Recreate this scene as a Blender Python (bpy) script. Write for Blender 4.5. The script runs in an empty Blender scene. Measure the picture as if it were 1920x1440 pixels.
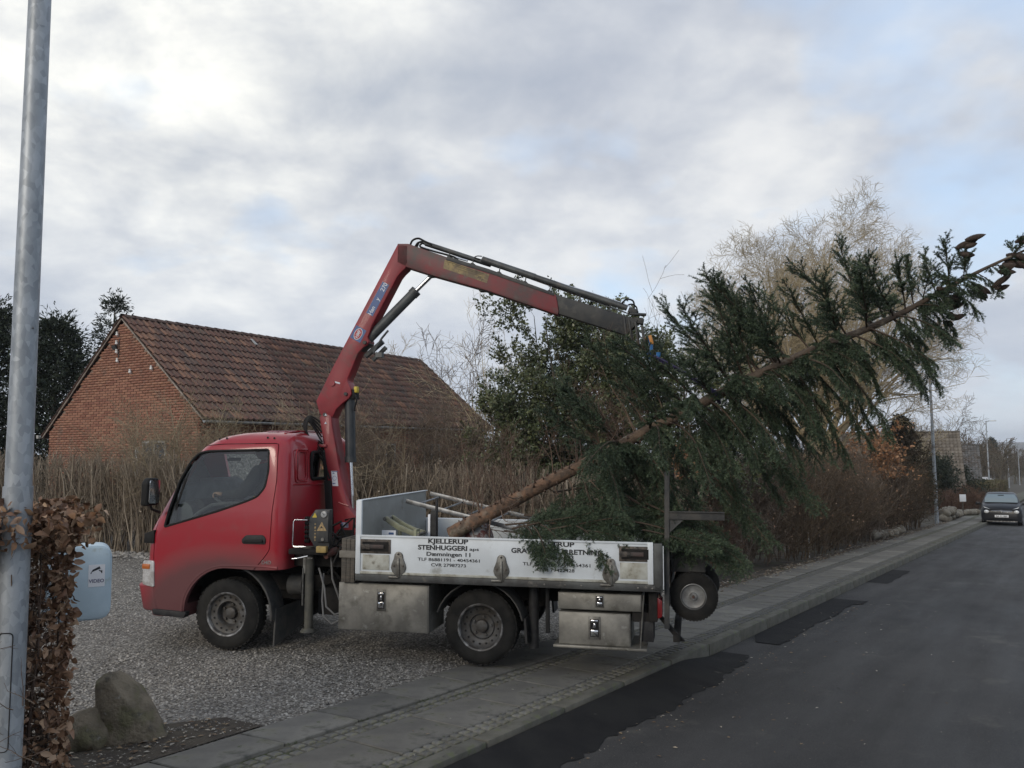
import bpy, bmesh, math, random
import numpy as np
from mathutils import Vector, Matrix
PI = math.pi; R = math.radians
random.seed(11); rng = np.random.default_rng(11)
SC = bpy.context.scene; COL = SC.collection

# ------------------------------------------------------------------ camera, world, sun, exposure
cam = bpy.data.cameras.new('camera'); camo = bpy.data.objects.new('camera', cam); COL.objects.link(camo)
cam.lens = 36*1553/1920; cam.sensor_width = 36; cam.clip_end = 6000; cam.clip_start = 0.05
camo.matrix_world = Matrix.Translation((0,0,1.9)) @ Matrix.Rotation(PI/2+R(4.7),4,'X') @ Matrix.Rotation(R(-0.46),4,'Z')
SC.camera = camo
SUN_EL, SUN_AZ = 22, -148          # degrees; azimuth clockwise from +Y
W = bpy.data.worlds.new("World"); SC.world = W; W.use_nodes = True
def world_nodes():
    nt = W.node_tree; N = nt.nodes; L = nt.links; N.clear()
    out = N.new('ShaderNodeOutputWorld'); bg = N.new('ShaderNodeBackground'); bg2 = N.new('ShaderNodeBackground'); mix = N.new('ShaderNodeMixShader')
    sky = N.new('ShaderNodeTexSky'); sky.sky_type = 'NISHITA'; sky.sun_disc = False
    sky.sun_elevation = R(SUN_EL); sky.sun_rotation = R(SUN_AZ); sky.air_density = 1.2; sky.dust_density = 1.5
    L.new(sky.outputs[0], bg.inputs[0]); bg.inputs[1].default_value = 0.15
    tc = N.new('ShaderNodeTexCoord'); sep = N.new('ShaderNodeSeparateXYZ'); L.new(tc.outputs['Generated'], sep.inputs[0])
    def m(op, a, b=None, c=None, clamp=False):
        n = N.new('ShaderNodeMath'); n.operation = op; n.use_clamp = clamp
        for i, v in enumerate((a, b, c)):
            if v is None: continue
            if isinstance(v, (int, float)): n.inputs[i].default_value = v
            else: L.new(v, n.inputs[i])
        return n.outputs[0]
    z = m('MAXIMUM', sep.outputs[2], 0.0); zz = m('ADD', z, 0.34)
    u = m('DIVIDE', sep.outputs[0], zz); v = m('DIVIDE', sep.outputs[1], zz)
    cmb = N.new('ShaderNodeCombineXYZ'); L.new(u, cmb.inputs[0]); L.new(v, cmb.inputs[1])
    def noise(scale, detail, rough, off, dist=0.0):
        mp = N.new('ShaderNodeMapping'); L.new(cmb.outputs[0], mp.inputs[0]); mp.inputs['Location'].default_value = off
        n = N.new('ShaderNodeTexNoise'); n.inputs['Scale'].default_value = scale; n.inputs['Detail'].default_value = detail
        n.inputs['Roughness'].default_value = rough; n.inputs['Distortion'].default_value = dist
        L.new(mp.outputs[0], n.inputs['Vector']); return n.outputs[0]
    n1 = noise(1.6, 6, 0.50, (3.1, 1.7, 0), 0.15)   # broad cloud masses, light and dark
    n2 = noise(4.6, 7, 0.58, (7.0, 2.0, 0), 0.15)     # smaller billows
    n3 = noise(2.2, 4, 0.55, (1.3, 9.2, 0))          # where blue shows through
    s = m('ADD', m('MULTIPLY', n1, 0.66), m('MULTIPLY', n2, 0.34))
    def ramp(f, stops):
        r = N.new('ShaderNodeValToRGB'); L.new(f, r.inputs[0]); e = r.color_ramp.elements
        r.color_ramp.interpolation = 'B_SPLINE'
        while len(e) > len(stops): e.remove(e[-1])
        while len(e) < len(stops): e.new(0.5)
        for k, (p, c) in enumerate(stops): e[k].position = p; e[k].color = (*c, 1)
        return r.outputs[0]
    cl = ramp(s, [(0.35,(.33,.375,.46)), (0.44,(.405,.44,.51)), (0.52,(.50,.53,.585)), (0.60,(.66,.675,.69)), (.72,(.82,.815,.80))])
    # haze band of paler cloud towards the horizon
    hz = m('SUBTRACT', 1.0, m('MULTIPLY', z, 3.2), clamp=True)
    mx = N.new('ShaderNodeMix'); mx.data_type = 'RGBA'; L.new(m('MULTIPLY', hz, 0.75), mx.inputs['Factor'])
    L.new(cl, mx.inputs['A']); mx.inputs['B'].default_value = (.52,.575,.66,1)
    # brighter, warmer patch of cloud, upper left
    d0 = Vector((math.sin(R(-24))*math.cos(R(28)), math.cos(R(-24))*math.cos(R(28)), math.sin(R(28))))
    dp = N.new('ShaderNodeVectorMath'); dp.operation = 'DOT_PRODUCT'; L.new(tc.outputs['Generated'], dp.inputs[0]); dp.inputs[1].default_value = d0
    gl = m('POWER', m('MAXIMUM', dp.outputs['Value'], 0.0), 26.0)
    gl2 = m('MULTIPLY', gl, m('ADD', m('MULTIPLY', n2, 1.3), -0.25))
    ad = N.new('ShaderNodeMix'); ad.data_type = 'RGBA'; ad.blend_type = 'ADD'; L.new(m('MULTIPLY', gl2, 0.75, clamp=True), ad.inputs['Factor'])
    L.new(mx.outputs['Result'], ad.inputs['A']); ad.inputs['B'].default_value = (1.0,.92,.66,1)
    side = m('MULTIPLY', m('SUBTRACT', sep.outputs[0], 0.1), 0.10)
    cov = m('MULTIPLY', m('ADD', m('ADD', n3, side), -0.53), 6.0, clamp=True)
    tb = N.new('ShaderNodeMix'); tb.data_type = 'RGBA'; L.new(m('MULTIPLY', cov, .72), tb.inputs['Factor']); L.new(ad.outputs['Result'], tb.inputs['A']); tb.inputs['B'].default_value = (.47,.60,.80,1); ad = tb
    L.new(ad.outputs['Result'], bg2.inputs[0]); bg2.inputs[1].default_value = 1.0
    cov = m('MULTIPLY', cov, 0.22)
    L.new(cov, mix.inputs[0]); L.new(bg2.outputs[0], mix.inputs[1]); L.new(bg.outputs[0], mix.inputs[2])
    L.new(mix.outputs[0], out.inputs[0])
world_nodes()
sl = bpy.data.lights.new('sun', 'SUN'); slo = bpy.data.objects.new('sun', sl); COL.objects.link(slo)
sl.energy = 1.05; sl.angle = R(20); sl.color = (1.0, .90, .76)
sd = Vector((math.sin(R(SUN_AZ))*math.cos(R(SUN_EL)), math.cos(R(SUN_AZ))*math.cos(R(SUN_EL)), math.sin(R(SUN_EL))))
slo.rotation_euler = sd.to_track_quat('Z','Y').to_euler()
SC.view_settings.view_transform = 'Standard'; SC.view_settings.look = 'None'
SC.view_settings.exposure = 0.32; SC.view_settings.gamma = 1.0
try: SC.view_settings.use_curve_mapping = False
except Exception: pass
SC.render.engine = 'CYCLES'
SC.cycles.max_bounces = 6; SC.cycles.transparent_max_bounces = 12; SC.cycles.caustics_reflective = False; SC.cycles.caustics_refractive = False
try: SC.cycles.use_denoising = True
except Exception: pass

# ------------------------------------------------------------------ object helpers
def tag(o, label=None, cat=None, group=None, kind=None):
    if label: o['label'] = label
    if cat: o['category'] = cat
    if group: o['group'] = group
    if kind: o['kind'] = kind
    return o
def empty(name, loc=(0,0,0), rz=0, parent=None):
    o = bpy.data.objects.new(name, None); COL.objects.link(o); o.location = loc; o.rotation_euler = (0,0,rz)
    o.empty_display_size = 0.1
    if parent: o.parent = parent
    return o
def link(name, me, mat=None, parent=None, kind=None):
    o = bpy.data.objects.new(name, me); COL.objects.link(o)
    if mat is not None and not me.materials: me.materials.append(mat)
    if parent is not None: o.parent = parent
    if kind: o['kind'] = kind
    return o
def npmesh(name, V, F, rnd=None, smooth=False):
    """V (n,3), F (m,3|4) -> mesh"""
    V = np.asarray(V, dtype=np.float32); F = np.asarray(F, dtype=np.int32)
    me = bpy.data.meshes.new(name); k = F.shape[1]
    me.vertices.add(len(V)); me.vertices.foreach_set('co', V.ravel())
    me.loops.add(F.size); me.loops.foreach_set('vertex_index', F.ravel())
    me.polygons.add(len(F)); me.polygons.foreach_set('loop_start', np.arange(0, F.size, k, dtype=np.int32))
    me.polygons.foreach_set('loop_total', np.full(len(F), k, dtype=np.int32))
    if smooth: me.polygons.foreach_set('use_smooth', np.ones(len(F), dtype=bool))
    me.update(calc_edges=True)
    if rnd is not None:
        a = me.attributes.new('rnd', 'FLOAT', 'POINT'); a.data.foreach_set('value', np.asarray(rnd, dtype=np.float32))
    return me
def join_np(parts):
    """parts: list of (V,F,rnd) with equal face size"""
    Vs, Fs, Rs, o = [], [], [], 0
    for V, F, r in parts:
        Vs.append(V); Fs.append(F+o); Rs.append(r); o += len(V)
    return np.concatenate(Vs), np.concatenate(Fs), np.concatenate(Rs)

class MB:
    """collects boxes, tubes, prisms into ONE mesh"""
    def __init__(s): s.v = []; s.f = []
    def add(s, vs, fs):
        o = len(s.v); s.v += [tuple(p) for p in vs]; s.f += [tuple(i+o for i in f) for f in fs]; return s
    def box(s, c, d, rot=None):
        x, y, z = d[0]/2, d[1]/2, d[2]/2
        P = [Vector((a*x, b*y, e*z)) for a in (-1,1) for b in (-1,1) for e in (-1,1)]
        if rot is not None: P = [rot @ p for p in P]
        c = Vector(c); P = [p+c for p in P]
        return s.add(P, [(0,1,3,2),(4,6,7,5),(0,4,5,1),(2,3,7,6),(0,2,6,4),(1,5,7,3)])
    def bb(s, x0, x1, y0, y1, z0, z1): return s.box(((x0+x1)/2,(y0+y1)/2,(z0+z1)/2), (abs(x1-x0),abs(y1-y0),abs(z1-z0)))
    def tube(s, pts, r, n=8, cap=True):
        pts = [Vector(p) for p in pts]; k = len(pts)
        rr = r if isinstance(r, (list, tuple)) else [r]*k
        base = len(s.v); up = None
        for i, p in enumerate(pts):
            t = (pts[min(i+1,k-1)]-pts[max(i-1,0)]).normalized()
            if up is None: up = t.orthogonal().normalized()
            up = (up - t*up.dot(t)).normalized(); b = t.cross(up)
            for j in range(n):
                a = 2*PI*j/n; s.v.append(tuple(p+(up*math.cos(a)+b*math.sin(a))*rr[i]))
        for i in range(k-1):
            for j in range(n):
                a = base+i*n+j; b2 = base+i*n+(j+1)%n; s.f.append((a, b2, b2+n, a+n))
        if cap:
            s.f.append(tuple(base+j for j in reversed(range(n)))); s.f.append(tuple(base+(k-1)*n+j for j in range(n)))
        return s
    def prism(s, poly, a, b, fn):
        """poly 2D outline, fn(u,v,w)->3D, from w=a to w=b"""
        n = len(poly); vs = [fn(u,v,a) for u,v in poly]+[fn(u,v,b) for u,v in poly]
        fs = [tuple(range(n-1,-1,-1)), tuple(range(n,2*n))]+[(i,(i+1)%n,(i+1)%n+n,i+n) for i in range(n)]
        return s.add(vs, fs)
    def lathe(s, prof, n, fn):
        """prof [(r,h)], fn(x,y,h)->3D"""
        base = len(s.v); k = len(prof)
        for r, h in prof:
            for j in range(n):
                a = 2*PI*j/n; s.v.append(tuple(fn(r*math.cos(a), r*math.sin(a), h)))
        for i in range(k-1):
            for j in range(n):
                a = base+i*n+j; b = base+i*n+(j+1)%n; s.f.append((a,b,b+n,a+n))
        return s
    def mesh(s, name, bevel=0, smooth=False, seg=2, sharp=35):
        me = bpy.data.meshes.new(name); me.from_pydata(s.v, [], s.f)
        bm = bmesh.new(); bm.from_mesh(me); bmesh.ops.recalc_face_normals(bm, faces=bm.faces)
        if bevel:
            es = [e for e in bm.edges if len(e.link_faces) == 2 and e.calc_face_angle(0) > R(30)]
            bmesh.ops.bevel(bm, geom=es, offset=bevel, segments=seg, affect='EDGES', profile=.5, clamp_overlap=True)
        bm.to_mesh(me); bm.free()
        if smooth or bevel:
            me.polygons.foreach_set('use_smooth', [True]*len(me.polygons)); me.set_sharp_from_angle(angle=R(sharp))
        return me
    def build(s, name, mat, parent=None, bevel=0, smooth=False, seg=2, kind=None, sharp=35):
        return link(name, s.mesh(name, bevel, smooth, seg, sharp), mat, parent, kind)
def XZ(u, v, w): return (u, w, v)          # side outline of the truck extruded across y
def bool_mesh(a, b, op, name='shell'):
    oa = bpy.data.objects.new('tmp', a); ob = bpy.data.objects.new('tmp', b); COL.objects.link(oa); COL.objects.link(ob)
    m = oa.modifiers.new('b', 'BOOLEAN'); m.object = ob; m.operation = op; m.solver = 'EXACT'
    dg = bpy.context.evaluated_depsgraph_get(); me = bpy.data.meshes.new_from_object(oa.evaluated_get(dg))
    bpy.data.objects.remove(oa); bpy.data.objects.remove(ob); me.name = name; return me
def text_mesh(txt, size, name='lettering', align='CENTER', ext=0.0006, bold=0.0, sx=1.0, shear=0.0, sp=1.0):
    c = bpy.data.curves.new(name, 'FONT'); c.body = txt; c.size = size; c.align_x = align; c.align_y = 'BOTTOM_BASELINE'
    c.extrude = ext; c.offset = bold; c.shear = shear; c.space_character = sp; c.resolution_u = 4
    o = bpy.data.objects.new('tmp', c); COL.objects.link(o); dg = bpy.context.evaluated_depsgraph_get()
    me = bpy.data.meshes.new_from_object(o.evaluated_get(dg)); bpy.data.objects.remove(o); me.name = name
    if sx != 1.0: me.transform(Matrix.Diagonal((sx,1,1,1)))
    return me

# ------------------------------------------------------------------ materials
MATS = {}
def mat(name, col, rough=.6, metal=0, col2=None, scale=8, detail=5, lo=.4, hi=.6, bump=0, bscale=60, coat=0, rnd=None, spec=.5, dirt=None, coords='Object', bdist=.01, rvar=0, stretch=None, rough_noise=.6):
    """col/col2 mixed by noise; rnd = colour stops picked by the 'rnd' attribute; dirt=(colour, scale, lo, hi)"""
    if name in MATS: return MATS[name]
    m = bpy.data.materials.new(name); m.use_nodes = True; nt = m.node_tree; N = nt.nodes; L = nt.links
    b = N['Principled BSDF']; b.inputs['Roughness'].default_value = rough; b.inputs['Metallic'].default_value = metal
    b.inputs['Specular IOR Level'].default_value = spec
    if coat: b.inputs['Coat Weight'].default_value = coat; b.inputs['Coat Roughness'].default_value = .08
    tc = N.new('ShaderNodeTexCoord'); vec = tc.outputs[coords]
    if stretch:
        mp = N.new('ShaderNodeMapping'); mp.inputs['Scale'].default_value = stretch; L.new(vec, mp.inputs[0]); vec = mp.outputs[0]
    def noise(sc, det=detail, off=None):
        n = N.new('ShaderNodeTexNoise'); n.inputs['Scale'].default_value = sc; n.inputs['Detail'].default_value = det; n.inputs['Roughness'].default_value = rough_noise
        L.new(vec, n.inputs['Vector']); return n.outputs[0]
    def mrange(f, lo, hi, a=0, c=1):
        r = N.new('ShaderNodeMapRange'); L.new(f, r.inputs[0]); r.inputs[1].default_value = lo; r.inputs[2].default_value = hi
        r.inputs[3].default_value = a; r.inputs[4].default_value = c; return r.outputs[0]
    def mixc(f, A, B, mode='MIX'):
        x = N.new('ShaderNodeMix'); x.data_type = 'RGBA'; x.blend_type = mode
        if isinstance(f, (int,float)): x.inputs['Factor'].default_value = f
        else: L.new(f, x.inputs['Factor'])
        for k, v in (('A',A),('B',B)):
            if isinstance(v, tuple): x.inputs[k].default_value = (*v, 1)
            else: L.new(v, x.inputs[k])
        return x.outputs['Result']
    c = tuple(col)
    if rnd:
        at = N.new('ShaderNodeAttribute'); at.attribute_name = 'rnd'
        r = N.new('ShaderNodeValToRGB'); L.new(at.outputs['Fac'], r.inputs[0]); e = r.color_ramp.elements
        while len(e) < len(rnd): e.new(.5)
        for k, cc in enumerate(rnd): e[k].position = k/(len(rnd)-1); e[k].color = (*cc, 1)
        c = r.outputs[0]
    if col2 is not None: c = mixc(mrange(noise(scale), lo, hi), c, tuple(col2))
    if dirt:
        for (dc, ds, dl, dh) in (dirt if isinstance(dirt, list) else [dirt]): c = mixc(mrange(noise(ds, 8), dl, dh), c, tuple(dc))
    if rvar:
        oi = N.new('ShaderNodeObjectInfo'); c = mixc(mrange(oi.outputs['Random'], 0, 1, 0, rvar), c, (.02,.02,.02))
    if isinstance(c, tuple): b.inputs['Base Color'].default_value = (*c, 1)
    else: L.new(c, b.inputs['Base Color'])
    if bump:
        bp = N.new('ShaderNodeBump'); bp.inputs['Strength'].default_value = bump; bp.inputs['Distance'].default_value = bdist
        L.new(noise(bscale, 6), bp.inputs['Height']); L.new(bp.outputs[0], b.inputs['Normal'])
    MATS[name] = m; return m
def glass_mat(name, tint=(.75,.82,.80), f=.12, rough=.02):
    m = bpy.data.materials.new(name); m.use_nodes = True; nt = m.node_tree; N = nt.nodes; L = nt.links; N.clear()
    o = N.new('ShaderNodeOutputMaterial'); t = N.new('ShaderNodeBsdfTransparent'); t.inputs[0].default_value = (*tint,1)
    g = N.new('ShaderNodeBsdfGlossy'); g.inputs['Roughness'].default_value = rough; mx = N.new('ShaderNodeMixShader')
    fr = N.new('ShaderNodeFresnel'); fr.inputs[0].default_value = 1.5
    ad = N.new('ShaderNodeMath'); ad.operation = 'ADD'; L.new(fr.outputs[0], ad.inputs[0]); ad.inputs[1].default_value = f; ad.use_clamp = True
    L.new(ad.outputs[0], mx.inputs[0]); L.new(t.outputs[0], mx.inputs[1]); L.new(g.outputs[0], mx.inputs[2]); L.new(mx.outputs[0], o.inputs[0])
    MATS[name] = m; return m

# ------------------------------------------------------------------ terrain: the street falls away to the far right, the drive is nearly level
AZ = R(33.75); RD = (math.sin(AZ), math.cos(AZ)); RN = (-math.cos(AZ), math.sin(AZ)); K0 = (-0.56+.03, 5.05-.04)
TA = R(12.3); TP = 0.0115; TO = (-0.136, 8.368); FWD = (-math.cos(TA), math.sin(TA))
def smooth(a, b, x): t = np.clip((x-a)/(b-a), 0, 1); return t*t*(3-2*t)
def DQ(x, y): return x*RD[0]+y*RD[1], (x-K0[0])*RN[0]+(y-K0[1])*RN[1]
def XY(d, q):      # d along the road, q inland from the kerb
    k = K0[0]*RD[0]+K0[1]*RD[1]; return K0[0]+(d-k)*RD[0]+q*RN[0], K0[1]+(d-k)*RD[1]+q*RN[1]
def prof(d):
    d = np.asarray(d, dtype=float)
    return np.where(d < 45, -0.038*(np.maximum(d,-25)-5.6), -0.038*39.4-0.024*(np.minimum(d,300)-45))
def GZ(x, y):
    x = np.asarray(x, dtype=float); y = np.asarray(y, dtype=float); d, q = DQ(x, y)
    xt = np.clip((x-TO[0])*FWD[0]+(y-TO[1])*FWD[1], -1.5, 12)
    k = 9+np.clip(q-3.5, 0, 8)*2.5; Lv = smooth(1, 2.6, q)*(1-smooth(0, 8, d-k))
    return prof(d)*(1-Lv)+0.0115*xt*Lv
def G(x, y): return float(GZ(x, y))
# ------------------------------------------------------------------ ground, road, pavement, drive
def sheet(name, xs_d, xs_q, dz, mt, jitter=0.0, edge=None):
    """a sheet over the terrain on a (d,q) grid"""
    D, Q = np.meshgrid(xs_d, xs_q, indexing='ij')
    if edge is not None: Q = edge(D, Q)
    X, Y = XY(D, Q); Z = GZ(X, Y)+dz
    if jitter: Z = Z+rng.normal(0, jitter, Z.shape)
    n, m = D.shape; V = np.stack([X,Y,Z], -1).reshape(-1,3)
    i = np.arange(n-1)[:,None]*m+np.arange(m-1)[None,:]
    F = np.stack([i, i+m, i+m+1, i+1], -1).reshape(-1,4)
    me = npmesh(name, V, F, smooth=True)
    o = link(name, me, mt); o['kind'] = 'structure'; return o
M_soil = mat('soil', (.055,.045,.035), .95, col2=(.10,.085,.065), scale=3, bump=.8, bscale=30, dirt=((.07,.075,.035), 1.2, .52, .68))
gd = np.concatenate([[-400,-120,-40,-15], np.arange(-6, 50, .5), [52,56,62,70,80,95,110,130,160,200,260,330,450,700,1100,1700,2400]])
gq = np.concatenate([[-1500,-700,-300,-100,-40,-20,-10,-9.5], [-9,-8.2,-0.0,.02], np.arange(.2,6,.4), np.arange(6,30,2), [34,40,50,70,100,160,300,700,1300,2000]])
o = sheet('ground', gd, gq, -0.14, M_soil)
# asphalt road
def road_mat():
    m = bpy.data.materials.new('asphalt'); m.use_nodes = True; nt = m.node_tree; N = nt.nodes; L = nt.links; b = N['Principled BSDF']
    tc = N.new('ShaderNodeTexCoord')
    def nz(s, d=5, st=None, off=(0,0,0), r=.6):
        mp = N.new('ShaderNodeMapping'); L.new(tc.outputs['Object'], mp.inputs[0]); mp.inputs['Location'].default_value = off
        if st:
            mp.inputs['Rotation'].default_value = (0,0,AZ); m2 = N.new('ShaderNodeMapping'); m2.inputs['Scale'].default_value = st; L.new(mp.outputs[0], m2.inputs[0]); mp = m2
        n = N.new('ShaderNodeTexNoise'); n.inputs['Scale'].default_value = s; n.inputs['Detail'].default_value = d; n.inputs['Roughness'].default_value = r; L.new(mp.outputs[0], n.inputs['Vector']); return n.outputs[0]
    def mr(f, lo, hi, a=0., c=1.):
        r = N.new('ShaderNodeMapRange'); L.new(f, r.inputs[0]); r.inputs[1].default_value = lo; r.inputs[2].default_value = hi; r.inputs[3].default_value = a; r.inputs[4].default_value = c; return r.outputs[0]
    def mx(f, A, B):
        x = N.new('ShaderNodeMix'); x.data_type = 'RGBA'
        if isinstance(f, float): x.inputs['Factor'].default_value = f
        else: L.new(f, x.inputs['Factor'])
        for k, v in (('A',A),('B',B)):
            if isinstance(v, tuple): x.inputs[k].default_value = (*v,1)
            else: L.new(v, x.inputs[k])
        return x.outputs['Result']
    c = mx(mr(nz(.9, 8, None, (0,0,0), .7), .38, .62), (.020,.020,.021), (.040,.039,.039))
    # tyre-polished tracks running along the road
    c = mx(mr(nz(1.1, 3, (1.0,.06,1)), .45, .7, 0, .6), c, (.064,.061,.060))
    c = mx(mr(nz(140, 3, None, (0,0,0), .6), .52, .66, 0, .8), c, (.10,.096,.090))   # aggregate
    c = mx(mr(nz(120, 2, None, (5,0,0), .5), .30, .42, .6, 0), c, (.016,.016,.018))
    c = mx(mr(nz(1.3, 9, None, (3,8,0), .72), .58, .68, 0, .50), c, (.12,.115,.10))      # dried mud
    L.new(c, b.inputs['Base Color']); b.inputs['Specular IOR Level'].default_value = .42
    L.new(mr(nz(2.0, 4, (1,.15,1)), .3, .7, .60, .85), b.inputs['Roughness'])
    bp = N.new('ShaderNodeBump'); bp.inputs['Strength'].default_value = .9; bp.inputs['Distance'].default_value = .006; L.new(nz(190, 3), bp.inputs['Height']); L.new(bp.outputs[0], b.inputs['Normal'])
    return m
M_road = road_mat()
rd = np.concatenate([[-60,-30,-12], np.arange(-4, 50, .5), np.arange(52, 300, 8), [320,400,500]])
sheet('road', rd, np.array([-7.6,-7,-6,-5,-4,-3,-2,-1,-.3,-.02]), -.125, M_road)
# the far side: kerb and verge of the street behind the camera
M_grass = mat('verge_turf', (.06,.075,.03), .95, col2=(.10,.09,.05), scale=2.5, bump=.8, bscale=50)
sheet('verge', rd, np.array([-9.6,-9.2,-7.75]), -.02, M_grass)
# fresh dark asphalt patches next to the kerb
def patch(pts, dz, mt, nm='asphalt_patch', rise=0):
    # pts: (d, q_outer) along; from q_outer to -.02
    V = []; F = []
    for k, (d, q0, q1) in enumerate(pts):
        for jj, q in enumerate((q0, (q0+q1)/2, q1)):
            x, y = XY(d, q); V.append((x, y, G(x,y)+dz+(rise*jj/2*float(1-smooth(7.6,8.6,d)) if rise else 0)))
    for k in range(len(pts)-1):
        a = 3*k; F += [(a, a+3, a+4, a+1), (a+1, a+4, a+5, a+2)]
    me = npmesh(nm, V, F, smooth=True); o = link(nm, me, mt); o['kind'] = 'structure'
M_patch = mat('patch_asphalt', (.008,.008,.009), .9, spec=.3, col2=(.014,.014,.014), scale=3, bump=.8, bscale=200, bdist=.005, dirt=((.10,.095,.085), 7, .66, .74))
pp = []
for d in np.arange(-3, 8.8, .07):
    w = .47+.03*math.sin(d*2.1)+.02*math.sin(d*5.3)+random.uniform(-.03,.03)
    pp.append((d, -w*(1 if d < 8.3 else 1-(d-8.3)*.7), -.025))
patch(pp, -.121, M_patch, rise=.085)
patch([(d, -.44+.02*math.sin(3*d)+random.uniform(-.025,.025)-(.0 if d < 13.3 else .1), -.03+(.35 if d<9.9 else 0)*-1*(9.9-d)) for d in np.arange(9.5, 13.9, .1)], -.117, M_patch)
patch([(d, -.38+.02*math.sin(7*d), -.02) for d in np.arange(16.5, 19.4, .3)], -.121, M_patch)

# kerb stones: each its own piece of the kerb
M_kerb = mat('kerb_concrete', (.125,.12,.10), .92, col2=(.085,.082,.068), scale=6, bump=.5, bscale=60, bdist=.006, dirt=[((.10,.11,.06), 9, .55, .66), ((.05,.048,.04), 14, .6, .7)])
kerb = empty('kerb'); kerb['kind'] = 'structure'
def slab_mesh(name, l, w, h, bev=.006, seg=1, rough=0.002):
    b = MB(); b.box((0,0,-h/2), (l, w, h)); me = b.mesh(name, bevel=bev, seg=seg)
    return me
def place_dq(me, name, d, q, dz, parent, tilt=.006, mt=None, rz=0):
    x, y = XY(d, q); x2, y2 = XY(d+.3, q); x3, y3 = XY(d, q+.3)
    z = G(x, y); zd = (G(x2,y2)-z)/.3; zq = (G(x3,y3)-z)/.3
    o = bpy.data.objects.new(name, me); COL.objects.link(o)
    if mt is not None and not me.materials: me.materials.append(mt)
    o.parent = parent; o.location = (x, y, z+dz+random.uniform(-.002,.002))
    vx = Vector((RD[0], RD[1], zd)).normalized(); vy = Vector((RN[0], RN[1], zq)).normalized(); vz = vx.cross(vy).normalized(); vy = vz.cross(vx)
    M = Matrix((vx, vy, vz)).transposed()
    M = M @ Matrix.Rotation(random.uniform(-tilt,tilt),3,'X') @ Matrix.Rotation(random.uniform(-tilt,tilt)*.5,3,'Y') @ Matrix.Rotation(rz+random.uniform(-tilt,tilt),3,'Z')
    o.rotation_euler = M.to_euler(); return o
KW = .13
km = [slab_mesh('kerb_stone', .985, KW, .26, .014, 2) for _ in range(3)]
kd = -4.5
n = 0
while kd < 62:
    drop = 0
    place_dq(km[n % 3], 'kerb_stone', kd+.5, KW/2-.005, -.004+drop+.0, kerb, .004, M_kerb); kd += 1.0; n += 1
# pavement base, worn asphalt and moss between the slabs
M_base = mat('pavement_base', (.085,.083,.07), .95, col2=(.13,.125,.095), scale=5, bump=.8, bscale=90, bdist=.008, dirt=[((.16,.15,.09), 7, .56, .66), ((.06,.07,.03), 3, .5, .62)])
sheet('pavement_bed', np.concatenate([np.arange(-4.5, 62, .5), np.arange(64,300,8)]), np.array([KW-.02, .3,.5,.8,1.0,1.25,1.48]), -.022, M_base)
M_slab = mat('paving_slab', (.150,.143,.128), .9, col2=(.225,.215,.19), scale=2.2, bump=.45, bscale=120, bdist=.004, rvar=.42, rough_noise=.62,
             dirt=[((.17,.165,.115), 4.5, .54, .68), ((.055,.056,.055), 2.3, .56, .70), ((.09,.10,.055), 11, .60, .68)])
pav = empty('pavement'); pav['kind'] = 'structure'
sm_ = [slab_mesh('slab', .648, .49, .06, .006) for _ in range(2)]; sm2 = [slab_mesh('slab', .648, .43, .06, .006) for _ in range(2)]
for k in range(int((50+3)/.66)):
    d = -3.0+.66*k
    place_dq(sm_[k%2], 'slab', d+.0+.06, .53, -.004, pav, .008, M_slab)
    place_dq(sm2[k%2], 'slab', d-.30+.06, 1.205, -.002, pav, .008, M_slab)
M_sett = mat('sett_granite', (.12,.12,.115), .9, col2=(.19,.185,.165), scale=20, bump=.6, bscale=60, bdist=.006, rvar=.45, dirt=((.17,.16,.09), 12, .55, .65))
st = []
for _ in range(4):
    me = slab_mesh('sett', .082+random.uniform(-.008,.006), .078, .07, .016, 2); me.materials.append(M_sett); st.append(me)
setts = []
for row, q in ((0,.835),(1,.93),(2,.185),(3,.262)):
    off = random.uniform(0,.05)
    for k in range(int(26/.094)):
        d = 1.0+k*.094+off+random.uniform(-.004,.004); setts.append((abs(d-3.4)*.6+d*.4, d, q))
setts.sort()
mbs = []
for k, (_, d, q) in enumerate(setts):
    if k < 290: place_dq(st[k%4], 'sett', d, q+random.uniform(-.003,.003), -.011, pav, .03)
    else: mbs.append((d,q))
V = []; F = []
for d, q in mbs:
    hx, hy = .040, .038; o = len(V)
    for (a, b2, z0) in ((-1,-1,-.03),(1,-1,-.03),(1,1,-.03),(-1,1,-.03)):
        x, y = XY(d+a*hx, q+b2*hy); V.append((x,y,G(x,y)+z0))
    for (a, b2) in ((-.8,-.8),(.8,-.8),(.8,.8),(-.8,.8)):
        x, y = XY(d+a*hx, q+b2*hy); V.append((x,y,G(x,y)-.011+random.uniform(-.003,.003)))
    F += [(o+4,o+5,o+6,o+7),(o,o+1,o+5,o+4),(o+1,o+2,o+6,o+5),(o+2,o+3,o+7,o+6),(o+3,o,o+4,o+7)]
link('setts_joined', npmesh('setts_joined', V, F), M_sett, pav, 'stuff')

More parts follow.
